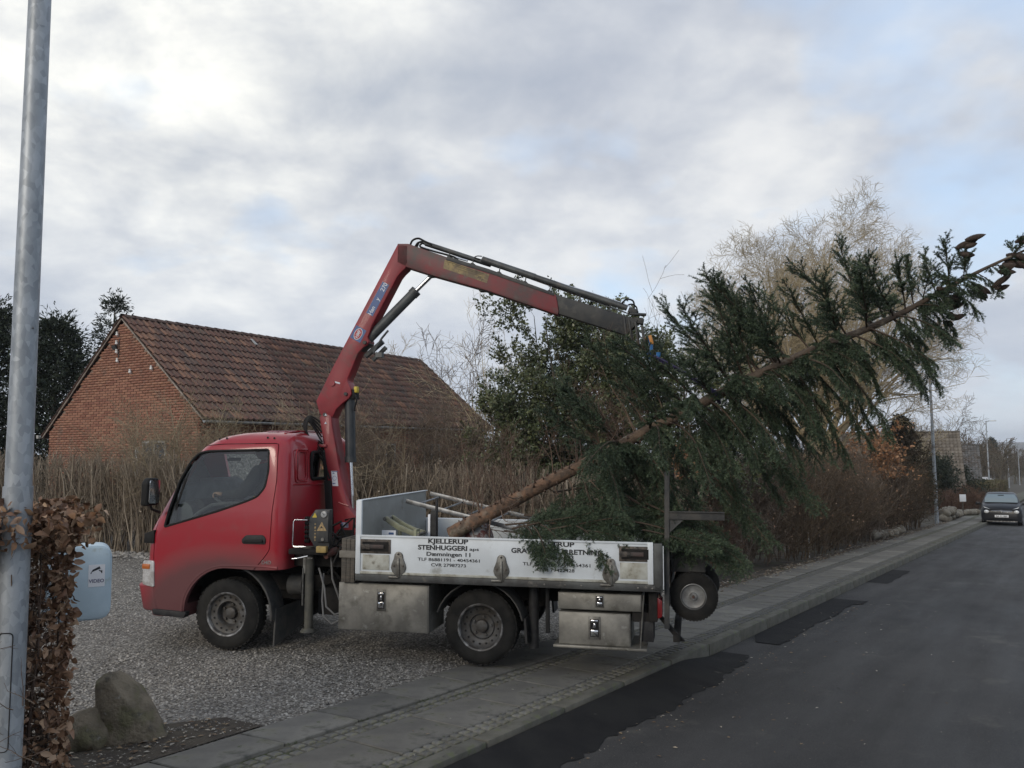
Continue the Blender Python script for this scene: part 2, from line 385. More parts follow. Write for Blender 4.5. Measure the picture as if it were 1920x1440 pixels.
# gravel drive: a bed plus real pebbles
def gravel_mat(name, cols, vs=38):
    m = bpy.data.materials.new(name); m.use_nodes = True; nt = m.node_tree; N = nt.nodes; L = nt.links; b = N['Principled BSDF']; b.inputs['Roughness'].default_value = .9
    tc = N.new('ShaderNodeTexCoord'); v = N.new('ShaderNodeTexVoronoi'); v.inputs['Scale'].default_value = vs; L.new(tc.outputs['Object'], v.inputs['Vector'])
    sp = N.new('ShaderNodeSeparateColor'); L.new(v.outputs['Color'], sp.inputs[0])
    r = N.new('ShaderNodeValToRGB'); L.new(sp.outputs[0], r.inputs[0]); e = r.color_ramp.elements
    while len(e) < len(cols): e.new(.5)
    for k, c in enumerate(cols): e[k].position = k/(len(cols)-1); e[k].color = (*c,1)
    mr = N.new('ShaderNodeMapRange'); L.new(v.outputs['Distance'], mr.inputs[0]); mr.inputs[1].default_value = .25; mr.inputs[2].default_value = .75; mr.inputs[3].default_value = 0; mr.inputs[4].default_value = .85
    x = N.new('ShaderNodeMix'); x.data_type = 'RGBA'; L.new(mr.outputs[0], x.inputs['Factor']); L.new(r.outputs[0], x.inputs['A']); x.inputs['B'].default_value = (.05,.042,.032,1)
    L.new(x.outputs['Result'], b.inputs['Base Color'])
    bp = N.new('ShaderNodeBump'); bp.invert = True; bp.inputs['Strength'].default_value = 1; bp.inputs['Distance'].default_value = .012; L.new(v.outputs['Distance'], bp.inputs['Height']); L.new(bp.outputs[0], b.inputs['Normal'])
    return m
GC = [(.12,.112,.10),(.23,.213,.185),(.34,.318,.28),(.18,.172,.162),(.42,.395,.355),(.28,.256,.22),(.10,.095,.09),(.52,.495,.45)]
M_gravel = gravel_mat('gravel_bed', GC)
q_in = 1.43
sheet('driveway', np.concatenate([np.arange(2.4, 13.2, .3)]), np.concatenate([[q_in],np.arange(1.6,14.5,.4)]), -.012, M_gravel, .003,
      edge=lambda D,Q: Q)
def pebbles(n, dq_fn, r0, r1):
    d, q = dq_fn(n); x, y = XY(d, q); z = GZ(x, y)-.012
    base = np.array([(1,0,-.2),(.1,1,-.2),(-1,.1,-.2),(0,-1,-.2),(.1,.1,.75)]); fs = np.array([(0,1,4),(1,2,4),(2,3,4),(3,0,4)])
    sx = rng.uniform(r0, r1, (n,1)); S = np.stack([sx[:,0]*rng.uniform(.7,1.3,n), sx[:,0]*rng.uniform(.6,1,n), sx[:,0]*rng.uniform(.5,.9,n)], -1)
    a = rng.uniform(0, 2*PI, n); tx = rng.normal(0,.3,n)
    P = base[None]*S[:,None]+rng.normal(0,1,(n,5,3))*sx[:,None]*.14
    X = P[...,0]*np.cos(a)[:,None]-P[...,1]*np.sin(a)[:,None]; Y = P[...,0]*np.sin(a)[:,None]+P[...,1]*np.cos(a)[:,None]
    Z = P[...,2]+P[...,0]*tx[:,None]
    V = np.stack([X+x[:,None], Y+y[:,None], Z+(z+sx[:,0]*.25)[:,None]], -1).reshape(-1,3)
    F = (fs[None]+np.arange(n)[:,None,None]*5).reshape(-1,3)
    return V, F, np.repeat(rng.uniform(0,1,n), 5)
def fd(n):
    d = 2.5+rng.uniform(0,1,n)**1.25*10; q = q_in+.02+rng.beta(1,1.7,n)*11.5
    return d, q
V, F, r = pebbles(80000, fd, .007, .0155)
M_peb = mat('pebble', (.3,.3,.3), .85, rnd=GC, bump=.3, bscale=200)
o = link('gravel', npmesh('gravel', V, F, r), M_peb); tag(o, 'pale grey and buff gravel covering the drive under the red truck', 'gravel', kind='stuff')
# bigger pale stones at the foot of the cane hedge
def fd2(n): 
    t = rng.uniform(0,1,n); x = -9.6+t*8.6; y = 15.75-t*1.7+rng.normal(0,.22,n); d, q = DQ(x, y); return d, q
V, F, r = pebbles(1500, fd2, .03, .075)
o = link('loose_stones', npmesh('loose_stones', V, F, r*.5+.5), M_peb); tag(o, 'strip of pale loose stones between the gravel drive and the brown cane hedge', 'stones', kind='stuff')
# soil apron beside the boulder, with litter
M_soil2 = mat('drive_soil', (.045,.036,.028), .95, col2=(.075,.062,.045), scale=6, bump=.9, bscale=60, dirt=((.20,.18,.15), 60, .62, .68))
def apron():
    V = [];F = []; nd, nq = 16, 8
    for i in range(nd):
        for j in range(nq):
            d = -3+i/(nd-1)*6.9; q = 1.44+j/(nq-1)*(1.9 if d > 1 else 2.6)*(1-.75*max(0,(d-2.4)/1.5)); x, y = XY(d, q); V.append((x,y,G(x,y)-.004+random.uniform(-.004,.006)-.012*(j==nq-1)))
    for i in range(nd-1):
        for j in range(nq-1): a = i*nq+j; F.append((a,a+nq,a+nq+1,a+1))
    o = link('soil_strip', npmesh('soil_strip', V, F, smooth=True), M_soil2); o['kind'] = 'structure'
apron()
# small litter on road and pavement
def litter(n, fn, s0, s1):
    d, q, dz = fn(n); x, y = XY(d, q); z = GZ(x,y)+dz
    a = rng.uniform(0,2*PI,n); s = rng.uniform(s0,s1,n); w = s*rng.uniform(.25,.6,n)
    c, si = np.cos(a), np.sin(a)
    loc = [(-1,0,0),(0,-1,.35),(1,0,.1),(0,1,.3)]
    V = np.stack([np.stack([x+c*s*u-si*w*v, y+si*s*u+c*w*v, z+s*h*rng.uniform(.2,1,n)], -1) for u,v,h in loc], 1).reshape(-1,3)
    F = (np.array([[0,1,2,3]])[None]+np.arange(n)[:,None,None]*4).reshape(-1,4)
    return V, F, np.repeat(rng.uniform(0,1,n),4)
M_lit = mat('litter', (.2,.15,.1), .8, rnd=[(.10,.06,.035),(.18,.12,.07),(.30,.22,.13),(.45,.42,.36),(.07,.06,.05)])
def f0(n): d = 1.5+rng.uniform(0,1,n)**1.3*22; q = -rng.uniform(0,1,n)**1.2*6.5-.03; return d, q, np.full(n,-.122)
def f1(n): d = rng.uniform(1.5,14,n); q = -.52+rng.normal(0,.12,n)*(rng.uniform(0,1,n)<.7)-np.abs(rng.normal(0,.9,n))*(rng.uniform(0,1,n)<.35); return d, np.minimum(q,-.05), np.full(n,-.118)
def f2(n): d = rng.uniform(3,44,n); q = rng.uniform(.1,1.5,n); q = np.where(d<9, q, q); return d, q, np.full(n, .0)
def f3(n): d = rng.uniform(12,42,n); q = rng.normal(1.5,.12,n); return d, q, np.full(n,.0)
def f4(n): d = rng.uniform(1.4,3.8,n); q = 1.5+np.abs(rng.normal(0,.5,n)); return d, q, np.full(n,.006)
for nm, n, fn, a, b, lab in (('grit',2600,f0,.0025,.0065,'tiny pale grit and stone chips scattered over the asphalt road'),('dead_leaves',480,f1,.005,.022,'scattered crumbs of leaf and bark along the dark asphalt patch'),('dead_leaves',260,f2,.007,.02,'specks of leaf litter on the paving slabs'),
        ('dead_leaves',2600,f3,.012,.045,'drift of pale dead leaves at the foot of the roadside hedge'),('dead_leaves',500,f4,.01,.028,'leaf crumbs on the dark soil round the mossy boulder')):
    V,F,r = litter(n, fn, a, b); o = link(nm, npmesh(nm, V, F, r), M_lit); tag(o, lab, 'leaf litter', kind='stuff')
# ------------------------------------------------------------------ the truck. local X forward, Y to the near side, Z up
M_red = mat('red_paint', (.235,.018,.028), .34, coat=.55, spec=.5, col2=(.19,.016,.025), scale=1.5, dirt=((.13,.085,.075), 2.2, .60, .85))
def cab_paint():
    m = mat('cab_red', (.31,.011,.022), .36, coat=.5)
    nt = m.node_tree; N = nt.nodes; L = nt.links; b = N['Principled BSDF']; tc = N.new('ShaderNodeTexCoord'); sp = N.new('ShaderNodeSeparateXYZ'); L.new(tc.outputs['Object'], sp.inputs[0])
    def M_(op, a, c=None, cl=False):
        n = N.new('ShaderNodeMath'); n.operation = op; n.use_clamp = cl
        for i, v in enumerate((a, c)):
            if v is None: continue
            if isinstance(v, (int,float)): n.inputs[i].default_value = v
            else: L.new(v, n.inputs[i])
        return n.outputs[0]
    # road dirt thrown up by the front wheel: radius about the wheel, plus the lower edge
    dx = M_('SUBTRACT', sp.outputs[0], 2.52); dz = M_('SUBTRACT', sp.outputs[2], .25)
    r = M_('SQRT', M_('ADD', M_('MULTIPLY', M_('MULTIPLY', dx, .72), M_('MULTIPLY', dx, .72)), M_('MULTIPLY', dz, dz)))
    nz = N.new('ShaderNodeTexNoise'); nz.inputs['Scale'].default_value = 5; nz.inputs['Detail'].default_value = 8; L.new(tc.outputs['Object'], nz.inputs['Vector'])
    f = M_('MULTIPLY', M_('SUBTRACT', M_('ADD', .74, M_('MULTIPLY', nz.outputs[0], .12)), r), 4.5, True)
    low = M_('MULTIPLY', M_('SUBTRACT', M_('ADD', .52, M_('MULTIPLY', nz.outputs[0], .25)), sp.outputs[2]), 3.0, True)
    bk = M_('MULTIPLY', M_('MULTIPLY', M_('SUBTRACT', 1.97, sp.outputs[0]), 12, True), M_('MULTIPLY', M_('SUBTRACT', 1.75, sp.outputs[2]), 1.2, True))
    n2 = N.new('ShaderNodeTexNoise'); n2.inputs['Scale'].default_value = 9; n2.inputs['Detail'].default_value = 9; n2.inputs['Roughness'].default_value = .7; L.new(tc.outputs['Object'], n2.inputs['Vector'])
    bk = M_('MULTIPLY', bk, M_('MULTIPLY', M_('SUBTRACT', n2.outputs[0], .42), 4, True))
    f = M_('MAXIMUM', f, low); f = M_('MAXIMUM', f, M_('MULTIPLY', bk, .8)); f = M_('MULTIPLY', f, .80)
    grime = M_('MULTIPLY', M_('SUBTRACT', n2.outputs[0], .52), .9, True); f = M_('MAXIMUM', f, grime)
    x = N.new('ShaderNodeMix'); x.data_type = 'RGBA'; L.new(f, x.inputs['Factor']); x.inputs['A'].default_value = (.31,.011,.022,1); x.inputs['B'].default_value = (.075,.052,.052,1)
    L.new(x.outputs['Result'], b.inputs['Base Color'])
    ro = M_('ADD', .30, M_('MULTIPLY', f, .6)); L.new(ro, b.inputs['Roughness']); L.new(M_('SUBTRACT', .52, f, True), b.inputs['Coat Weight'])
    return m
M_cab = cab_paint()
M_blk = mat('black_rubber', (.012,.012,.012), .7, spec=.3)
M_blkp = mat('black_plastic', (.016,.016,.018), .6, spec=.3, col2=(.032,.032,.032), scale=12)
M_tyre = mat('tyre_rubber', (.012,.012,.012), .9, spec=.25, col2=(.026,.025,.023), scale=6, bump=.3, bscale=120, bdist=.003)
M_rim = mat('rim_steel', (.105,.105,.105), .6, metal=.3, col2=(.055,.05,.045), scale=9, dirt=((.07,.06,.05), 16, .5, .65))
M_rimlip = mat('rim_lip', (.32,.32,.32), .5, metal=.5, col2=(.10,.095,.09), scale=11, lo=.38, hi=.55)
M_alu = mat('dull_aluminium', (.30,.292,.265), .55, metal=.6, col2=(.18,.175,.16), scale=3.5, bump=.08, bscale=30, dirt=[((.10,.095,.08), 5, .54, .72), ((.30,.30,.28), 14, .6, .7)])
M_alud = mat('grey_alloy_rail', (.085,.09,.09), .6, metal=.35, col2=(.05,.05,.05), scale=6, dirt=((.16,.15,.13), 11, .58, .7))
M_white = mat('white_panel', (.68,.73,.77), .42, spec=.5, col2=(.58,.62,.65), scale=2.2, dirt=[((.26,.25,.21), 5.5, .60, .80), ((.16,.15,.12), 26, .70, .78)])
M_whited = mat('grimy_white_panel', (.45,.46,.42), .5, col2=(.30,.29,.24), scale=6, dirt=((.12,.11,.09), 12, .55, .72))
M_chas = mat('chassis_black', (.010,.010,.010), .8, spec=.25, col2=(.022,.02,.019), scale=9)
M_gmetal = mat('grey_hinge_metal', (.19,.19,.18), .5, metal=.7, col2=(.11,.105,.095), scale=16, bump=.2, bscale=60)
M_cyl = mat('grey_cylinder_paint', (.085,.095,.098), .5, col2=(.05,.053,.055), scale=7, dirt=((.11,.10,.09), 12, .56, .7))
M_cyld = mat('dark_cylinder_paint', (.022,.028,.034), .42, col2=(.04,.042,.045), scale=7)
M_chrome = mat('chrome_rod', (.75,.76,.78), .12, metal=1)
M_boomd = mat('dark_boom_paint', (.030,.033,.036), .6, col2=(.055,.055,.052), scale=6, dirt=((.09,.085,.075), 10, .56, .7))
M_crane = mat('crane_red', (.27,.020,.030), .5, coat=.12, col2=(.20,.020,.027), scale=3, dirt=[((.12,.065,.058), 4, .54, .72)])
M_jibr = mat('jib_red', (.19,.032,.036), .55, col2=(.075,.058,.055), scale=3.2, lo=.42, hi=.66, dirt=((.11,.085,.075), 7, .55, .7))
M_wood = mat('weathered_wood', (.075,.068,.06), .9, col2=(.12,.105,.085), scale=9, stretch=(1,1,8), bump=.5, bscale=40)
M_rust = mat('rusty_red_steel', (.13,.05,.04), .8, col2=(.07,.045,.035), scale=12)
M_txt = mat('black_lettering', (.012,.014,.018), .5)
M_glass = glass_mat('window_glass', (.74,.82,.80), .055)
M_lens = mat('clear_lamp_lens', (.55,.55,.55), .15, coat=.8, col2=(.35,.33,.32), scale=20)
M_redlens = mat('red_lamp_lens', (.16,.012,.014), .25, coat=.6)
M_orange = mat('amber_lens', (.45,.12,.02), .3, coat=.4)
M_int = mat('grey_cab_trim', (.10,.105,.11), .7, col2=(.07,.07,.075), scale=8)
M_intd = mat('dark_cab_trim', (.014,.015,.017), .8)
M_yel = mat('faded_yellow_plate', (.33,.25,.11), .6, col2=(.16,.12,.075), scale=9, dirt=((.10,.07,.05), 14, .56, .68))
M_sticky = mat('warning_yellow', (.55,.42,.05), .5)
M_sticko = mat('faded_orange_sticker', (.42,.30,.14), .6, col2=(.25,.18,.10), scale=40)
M_stickw = mat('white_sticker', (.78,.80,.84), .5)
M_stickb = mat('blue_sticker', (.03,.09,.27), .45, col2=(.05,.10,.24), scale=20)
M_stickt = mat('sticker_white_print', (.60,.64,.70), .5)

T = empty('crane_truck', (TO[0], TO[1], 0)); T.rotation_euler = Matrix(((FWD[0]*math.cos(TP), -math.sin(TA), 0),(FWD[1]*math.cos(TP), -math.cos(TA), 0),(math.sin(TP),0,1))).to_3x3().to_euler()
_f = Vector((FWD[0]*math.cos(TP), FWD[1]*math.cos(TP), math.sin(TP))); _l = Vector((-math.sin(TA), -math.cos(TA), 0)); _u = _f.cross(_l)
T.rotation_euler = Matrix((_f,_l,_u)).transposed().to_euler()
tag(T, 'small red crane truck with a white drop-sided bed lettered KJELLERUP STENHUGGERI', 'truck')
def TW(x, y, z): return Vector((TO[0],TO[1],0))+_f*x+_l*y+_u*z

# ---- cab shell by lofting rounded rectangles over height
def cab_ring(z, xf, xb, hw, rf, rb, n=6):
    pts = []
    for (cx, cy, r, a0) in ((xf-rf, hw-rf, rf, 0), (xb+rb, hw-rb, rb, 90), (xb+rb, -hw+rb, rb, 180), (xf-rf, -hw+rf, rf, 270)):
        for k in range(n+1):
            a = R(a0+90*k/n) if a0 in (0,90,180,270) else 0
            pts.append((cx+r*math.cos(a), cy+r*math.sin(a), z))
    return pts
def cab_loft(inset=0.0):
    lv = [(.30,3.36,1.90,.845,.14,.10),(.45,3.40,1.90,.86,.15,.10),(.75,3.42,1.90,.862,.16,.11),(1.08,3.41,1.90,.862,.17,.12),(1.16,3.38,1.90,.860,.18,.12),(1.32,3.29,1.90,.853,.18,.13),
          (1.60,3.13,1.905,.835,.17,.14),(1.85,2.97,1.915,.812,.17,.15),(1.95,2.88,1.925,.795,.18,.16),(2.01,2.79,1.945,.765,.2,.17),(2.05,2.70,1.97,.725,.22,.18),(2.08,2.58,2.01,.66,.24,.2),(2.098,2.40,2.09,.54,.24,.2),(2.106,2.3,2.2,.3,.04,.04)]
    b = MB(); rings = []
    for z, xf, xb, hw, rf, rb in lv:
        if inset:
            z = min(z, 2.106-inset*(.2+.8)) if z > 1.99 else max(z, .42)
            xf -= inset*1.1; xb += inset; hw -= inset
            if xf-xb < .2: continue
        rings.append(cab_ring(z, xf, xb, hw, rf, rb))
    if inset:
        out = []
        for i, r in enumerate(rings):
            if out and r[0][2] <= out[-1][0][2]+.002: continue
            out.append(r)
        rings = out
    n = len(rings[0])
    for r in rings: b.v += r
    for i in range(len(rings)-1):
        for j in range(n): a = i*n+j; c = i*n+(j+1)%n; b.f.append((a,c,c+n,a+n))
    b.f.append(tuple(range(n-1,-1,-1))); b.f.append(tuple(range((len(rings)-1)*n, len(rings)*n)))
    return b.mesh('cab')
def rounded(poly, r, n=4):
    out = []; k = len(poly)
    for i in range(k):
        p0, p1, p2 = Vector(poly[i-1]), Vector(poly[i]), Vector(poly[(i+1)%k])
        a = (p0-p1); c = (p2-p1); rr = min(r, a.length*.45, c.length*.45); A = p1+a.normalized()*rr; Cc = p1+c.normalized()*rr
        for t in range(n+1):
            s = t/n; out.append(tuple(A*(1-s)**2+p1*2*s*(1-s)+Cc*s**2))
    return out
def prism_mesh(poly, a, b, fn=XZ): m = MB(); m.prism(poly, a, b, fn); return m.mesh('cut')
shell = bool_mesh(cab_loft(0), cab_loft(.045), 'DIFFERENCE')
arch = [(2.50+.45*math.cos(R(a))*(1.0), .33+.455*math.sin(R(a))) for a in range(-10, 100, 8)]+[(2.19,.775),(1.80,.79),(1.80,.1),(2.95,.1)]
side_win = rounded([(3.196,1.150),(3.150,1.33),(3.06,1.605),(2.955,1.80),(2.872,1.885),(2.77,1.908),(2.112,1.925),(2.098,1.72),(2.125,1.555),(2.20,1.465),(2.31,1.418),(2.62,1.315)], .035, 3)
shell = bool_mesh(shell, prism_mesh(arch, -1.2, 1.2), 'DIFFERENCE')
shell = bool_mesh(shell, prism_mesh(side_win, -1.2, 1.2), 'DIFFERENCE')
def YZ(u, v, w): return (w, u, v)
rw = rounded([(-.36,1.62),(.33,1.62),(.33,1.895),(-.36,1.895)], .05)
shell = bool_mesh(shell, prism_mesh(rw, 1.7, 2.3, YZ), 'DIFFERENCE')
ws = rounded([(-.70,1.20),(.70,1.20),(.66,1.87),(-.66,1.87)], .07)
shell = bool_mesh(shell, prism_mesh(ws, 2.6, 3.8, YZ), 'DIFFERENCE')
door_out = rounded([(3.27,.25),(3.29,.80),(3.288,1.10),(3.255,1.276),(3.10,1.63),(2.935,1.885),(2.82,1.952),(2.60,1.968),(2.03,1.975),(2.018,1.62),(2.045,1.33),(2.056,.97),(2.12,.885),(2.25,.74),(2.3,.25)], .03, 2)
def grow_poly(p, g):
    c = Vector((sum(a[0] for a in p)/len(p), sum(a[1] for a in p)/len(p))); out = []
    k = len(p)
    for i in range(k):
        a, b = Vector(p[i-1]), Vector(p[(i+1)%k]); t = (b-a).normalized(); nrm = Vector((t.y, -t.x))
        if nrm.dot(Vector(p[i])-c) < 0: nrm = -nrm
        q = Vector(p[i])+nrm*g; out.append((q.x, q.y))
    return out
def finish(me, ang=32):
    me.polygons.foreach_set('use_smooth', [True]*len(me.polygons)); me.set_sharp_from_angle(angle=R(ang)); return me
body = bool_mesh(shell, prism_mesh(grow_poly(door_out, .0075), .6, 1.2), 'DIFFERENCE')
door = bool_mesh(shell, prism_mesh(door_out, .6, 1.2), 'INTERSECT')
link('cab_body', finish(body), M_cab, T)
d_o = link('door', finish(door), M_cab, T)
# door recess behind the gap, window gasket, handle
def side_hw(x, z):
    zs = [.30,.45,.75,1.08,1.16,1.32,1.60,1.85,1.95,2.01]; hs = [.845,.86,.862,.862,.860,.853,.835,.812,.795,.765]
    return float(np.interp(z, zs, hs))
def side_tube(poly, r, off=0.0, n=6, closed=True):
    pts = [(u, side_hw(u,v)+off, v) for u, v in poly]
    if closed: pts.append(pts[0])
    b = MB(); b.tube(pts, r, n, cap=False); return b
side_tube(grow_poly(side_win, -.006), .013, -.006, 8).build('window_seal', M_blk, d_o, smooth=True)
b = MB(); gl = grow_poly(side_win, .004); n = len(gl)
b.v = [(u, side_hw(u,v)-.022, v) for u, v in gl]; b.f = [tuple(range(n))]; b.build('window_glass', M_glass, d_o)
# black pillar mask inside the front edge of the side glass
b = MB(); b.prism([(3.19,1.155),(3.145,1.33),(3.05,1.61),(2.97,1.76),(2.93,1.80),(3.0,1.60),(3.07,1.37),(3.08,1.19)], 0, 1, lambda u,v,w:(u, side_hw(u,v)-.026-w*.012, v)); b.build('pillar_mask', M_blk, d_o)
b = MB(); b.prism(rounded([(2.095,1.02),(2.335,1.02),(2.345,1.06),(2.30,1.103),(2.12,1.108),(2.09,1.07)], .018), .855, .872, XZ); hd = b.build('door_handle', M_blkp, d_o, bevel=.004)
b = MB(); b.prism(rounded([(2.12,1.035),(2.31,1.035),(2.31,1.062),(2.12,1.066)], .01), .872, .886, XZ); b.build('grip', M_blk, hd, bevel=.003)
# sill trim under the door, black strip at mirror foot
b = MB(); b.prism(rounded([(2.93,.295),(3.27,.315),(3.28,.37),(2.91,.355)],.015), .80, .872, XZ); b.build('step', M_blkp, T, bevel=.006)
b = MB(); b.prism([(3.29,1.00),(3.40,1.00),(3.40,1.09),(3.29,1.13)], .80, .872, XZ); b.build('pillar_trim', M_blk, T, bevel=.006)
# wheel arch flare: raised lip
ar = [(2.50+.475*math.cos(R(a)), .33+.478*math.sin(R(a))) for a in range(0, 96, 6)]+[(2.30,.812),(2.12,.81),(1.97,.80)]
b = MB(); b.tube([(u, .848, v) for u,v in ar], .018, 8); b.build('arch_lip', M_cab, T, smooth=True)
# panel crease running over the arch
# bumper, lamps, front panel
bp_ = []
b = MB()
for z0, z1, xo in ((.33,.58,0),):
    b.prism(rounded([(3.29,-.86),(3.50,-.80),(3.56,-.60),(3.56,.60),(3.50,.80),(3.29,.87),(3.26,.80),(3.26,-.8)], .05), .34, .60, lambda u,v,w:(u-(.06 if w<.4 else 0), v, w))
b.build('bumper', M_cab, T, bevel=.025, seg=3)
for sy in (1,-1):
    b = MB(); b.prism(rounded([(3.27,.575),(3.40,.60),(3.40,.83),(3.28,.83)], .02), .80*sy, .872*sy, XZ); h_ = b.build('headlight', M_lens, T, bevel=.02, seg=3)
    b = MB(); b.prism(rounded([(3.32,.75),(3.405,.75),(3.405,.80),(3.32,.80)], .01), .84*sy, .878*sy, XZ); b.build('indicator', M_orange, h_, bevel=.005)
    # mirror on its arm
    b = MB(); b.tube([(3.25,.85*sy,1.30),(3.25,.98*sy,1.34),(3.24,1.02*sy,1.42)], .013, 8); arm = b.build('mirror_arm', M_blk, T, smooth=True)
    b = MB(); b.prism(rounded([(.93*sy,1.375),(1.12*sy,1.375),(1.125*sy,1.60),(1.08*sy,1.645),(.95*sy,1.64),(.925*sy,1.58)], .03), 3.20, 3.275, lambda u,v,w:(w+(v-1.5)*-.03, u, v)); mh = b.build('mirror', M_blk, arm, bevel=.022, seg=3)
    b = MB(); b.prism(rounded([(.95*sy,1.40),(1.10*sy,1.40),(1.10*sy,1.62),(.95*sy,1.62)], .02), 3.188, 3.196, lambda u,v,w:(w+(v-1.5)*-.03, u, v)); b.build('mirror_glass', M_chrome, arm)
b = MB(); b.bb(3.40,3.435,-.55,.55,.68,.80); b.build('grille', M_blk, T, bevel=.01)
# windscreen, rear window
b = MB(); b.v = [(3.335,-.72,1.19),(3.335,.72,1.19),(2.93,.68,1.89),(2.93,-.68,1.89)]; b.f = [(0,1,2,3)]; b.build('windscreen', M_glass, T)
b = MB(); b.v = [(1.925,u,v) for u,v in grow_poly(rw,.004)]; b.f = [tuple(range(len(rw)))]; rg = b.build('rear_window', glass_mat('rear_glass', (.30,.36,.34), .10), T)
b = MB(); b.tube([(1.902,u,v) for u,v in rw]+[(1.902,*rw[0])], .016, 6, cap=False); b.build('window_seal', M_blk, rg, smooth=True)
# pressed panels round the rear window, roof ribs, roof bolts, drip rail
b = MB()
for (y0,y1,z0,z1) in ((.40,.66,1.60,1.92),(.44,.62,1.62,1.90)):
    pl = rounded([(y0,z0),(y1,z0),(y1,z1),(y0,z1)], .04); b.tube([(1.901,u,v) for u,v in pl]+[(1.901,*pl[0])], .007, 6, cap=False)
b.tube([(1.905,.70,1.58),(1.901,.0,1.56),(1.905,-.70,1.58)], .008, 6); b.build('pressed_panel', M_cab, T, smooth=True)
b = MB()
for x in (2.06,2.14,2.22,2.30): b.tube([(x,.60,2.077),(x,.45,2.100),(x,0,2.110),(x,-.45,2.100),(x,-.60,2.077)], .011, 6)
b.build('roof_ribs', M_cab, T, smooth=True)
for x, z in ((2.68,2.022),(2.60,2.028),(2.16,2.035),(2.09,2.03)):
    b = MB(); b.lathe([(.0,.008),(.011,.006),(.011,0)], 8, lambda p,q,h,x=x,z=z:(x+p,.752+h*.6,z+q)); b.build('roof_plug', M_blk, T)
t_ = text_mesh('D4D', .05, 'badge', bold=.0005); t_.transform(Matrix.Rotation(PI/2,4,'X')@Matrix.Identity(4)); t_.transform(Matrix.Rotation(PI,4,'Z')); o = link('badge', t_, M_rimlip, T); o.location = (2.08,.8665,.835)
# ---- inside the cab
b = MB(); b.prism(rounded([(3.27,1.05),(2.98,1.05),(2.90,1.20),(2.95,1.36),(3.05,1.42),(3.20,1.30)], .04), -.78, .78, XZ); b.build('dashboard', M_int, T, bevel=.02)
b = MB(); b.prism(rounded([(2.97,1.22),(2.90,1.22),(2.88,1.38),(2.95,1.43),(3.02,1.42)], .03), .10, .66, XZ); b.build('instrument_hood', M_intd, T, bevel=.015)
# steering wheel, tilted
ctr = Vector((2.74,.38,1.385)); ax = Vector((-.42,0,.90)).normalized(); e1 = Vector((0,1,0)); e2 = ax.cross(e1)
b = MB(); pts = [ctr+(e1*math.cos(2*PI*k/28)+e2*math.sin(2*PI*k/28))*.20 for k in range(29)]; b.tube(pts, .014, 8, cap=False)
for k in (0, 9, 19): b.tube([ctr-ax*.03, pts[k]], .012, 6)
b.lathe([(.0,.02),(.05,.015),(.06,-.02)], 12, lambda p,q,h: ctr+e1*p+e2*q+ax*(h-.03)); b.tube([ctr-ax*.03, ctr-ax*.30+Vector((.12,0,0))], .03, 8)
b.build('steering_wheel', M_int, T, smooth=True)
b = MB(); b.tube([(2.98,.792,1.20),(2.86,.795,1.30),(2.72,.795,1.375),(2.60,.79,1.392),(2.30,.785,1.40)], .018, 8); b.build('door_grab_bar', M_int, d_o, smooth=True)
for y0, y1 in ((.12,.66),(-.66,.02)):
    b = MB(); b.prism(rounded([(2.02,1.05),(2.60,1.05),(2.60,1.16),(2.06,1.16)], .03), y0, y1, XZ); b.prism(rounded([(2.0,1.16),(2.14,1.16),(2.07,1.68),(1.97,1.68)], .04), y0, y1, XZ); st_ = b.build('seat', M_intd, T, bevel=.03, seg=3)
    b = MB(); b.box((2.01,(y0+y1)/2,1.76), (.10,.24,.16)); b.build('headrest', M_intd, st_, bevel=.04, seg=3)
b = MB(); b.prism([(1.95,1.0),(3.2,1.0),(3.2,1.05),(1.95,1.05)], -.78, .78, XZ); b.build('cab_floor', M_intd, T)
b = MB(); b.box((2.98,-.02,1.83), (.03,.24,.07)); b.tube([(2.97,-.02,1.86),(2.92,-.02,1.93)], .01, 6); b.build('inner_mirror', M_blk, T, bevel=.012)
# small yellow warning triangle on the door glass
def tri(c, s, fn): m = MB(); m.prism([(c[0]-s*.58,c[1]-s*.5),(c[0]+s*.58,c[1]-s*.5),(c[0],c[1]+s*.5)], 0, .0012, fn); return m
tri((2.245,1.445), .055, lambda u,v,w:(u,.832+w,v)).build('warning_sticker', M_sticky, d_o)

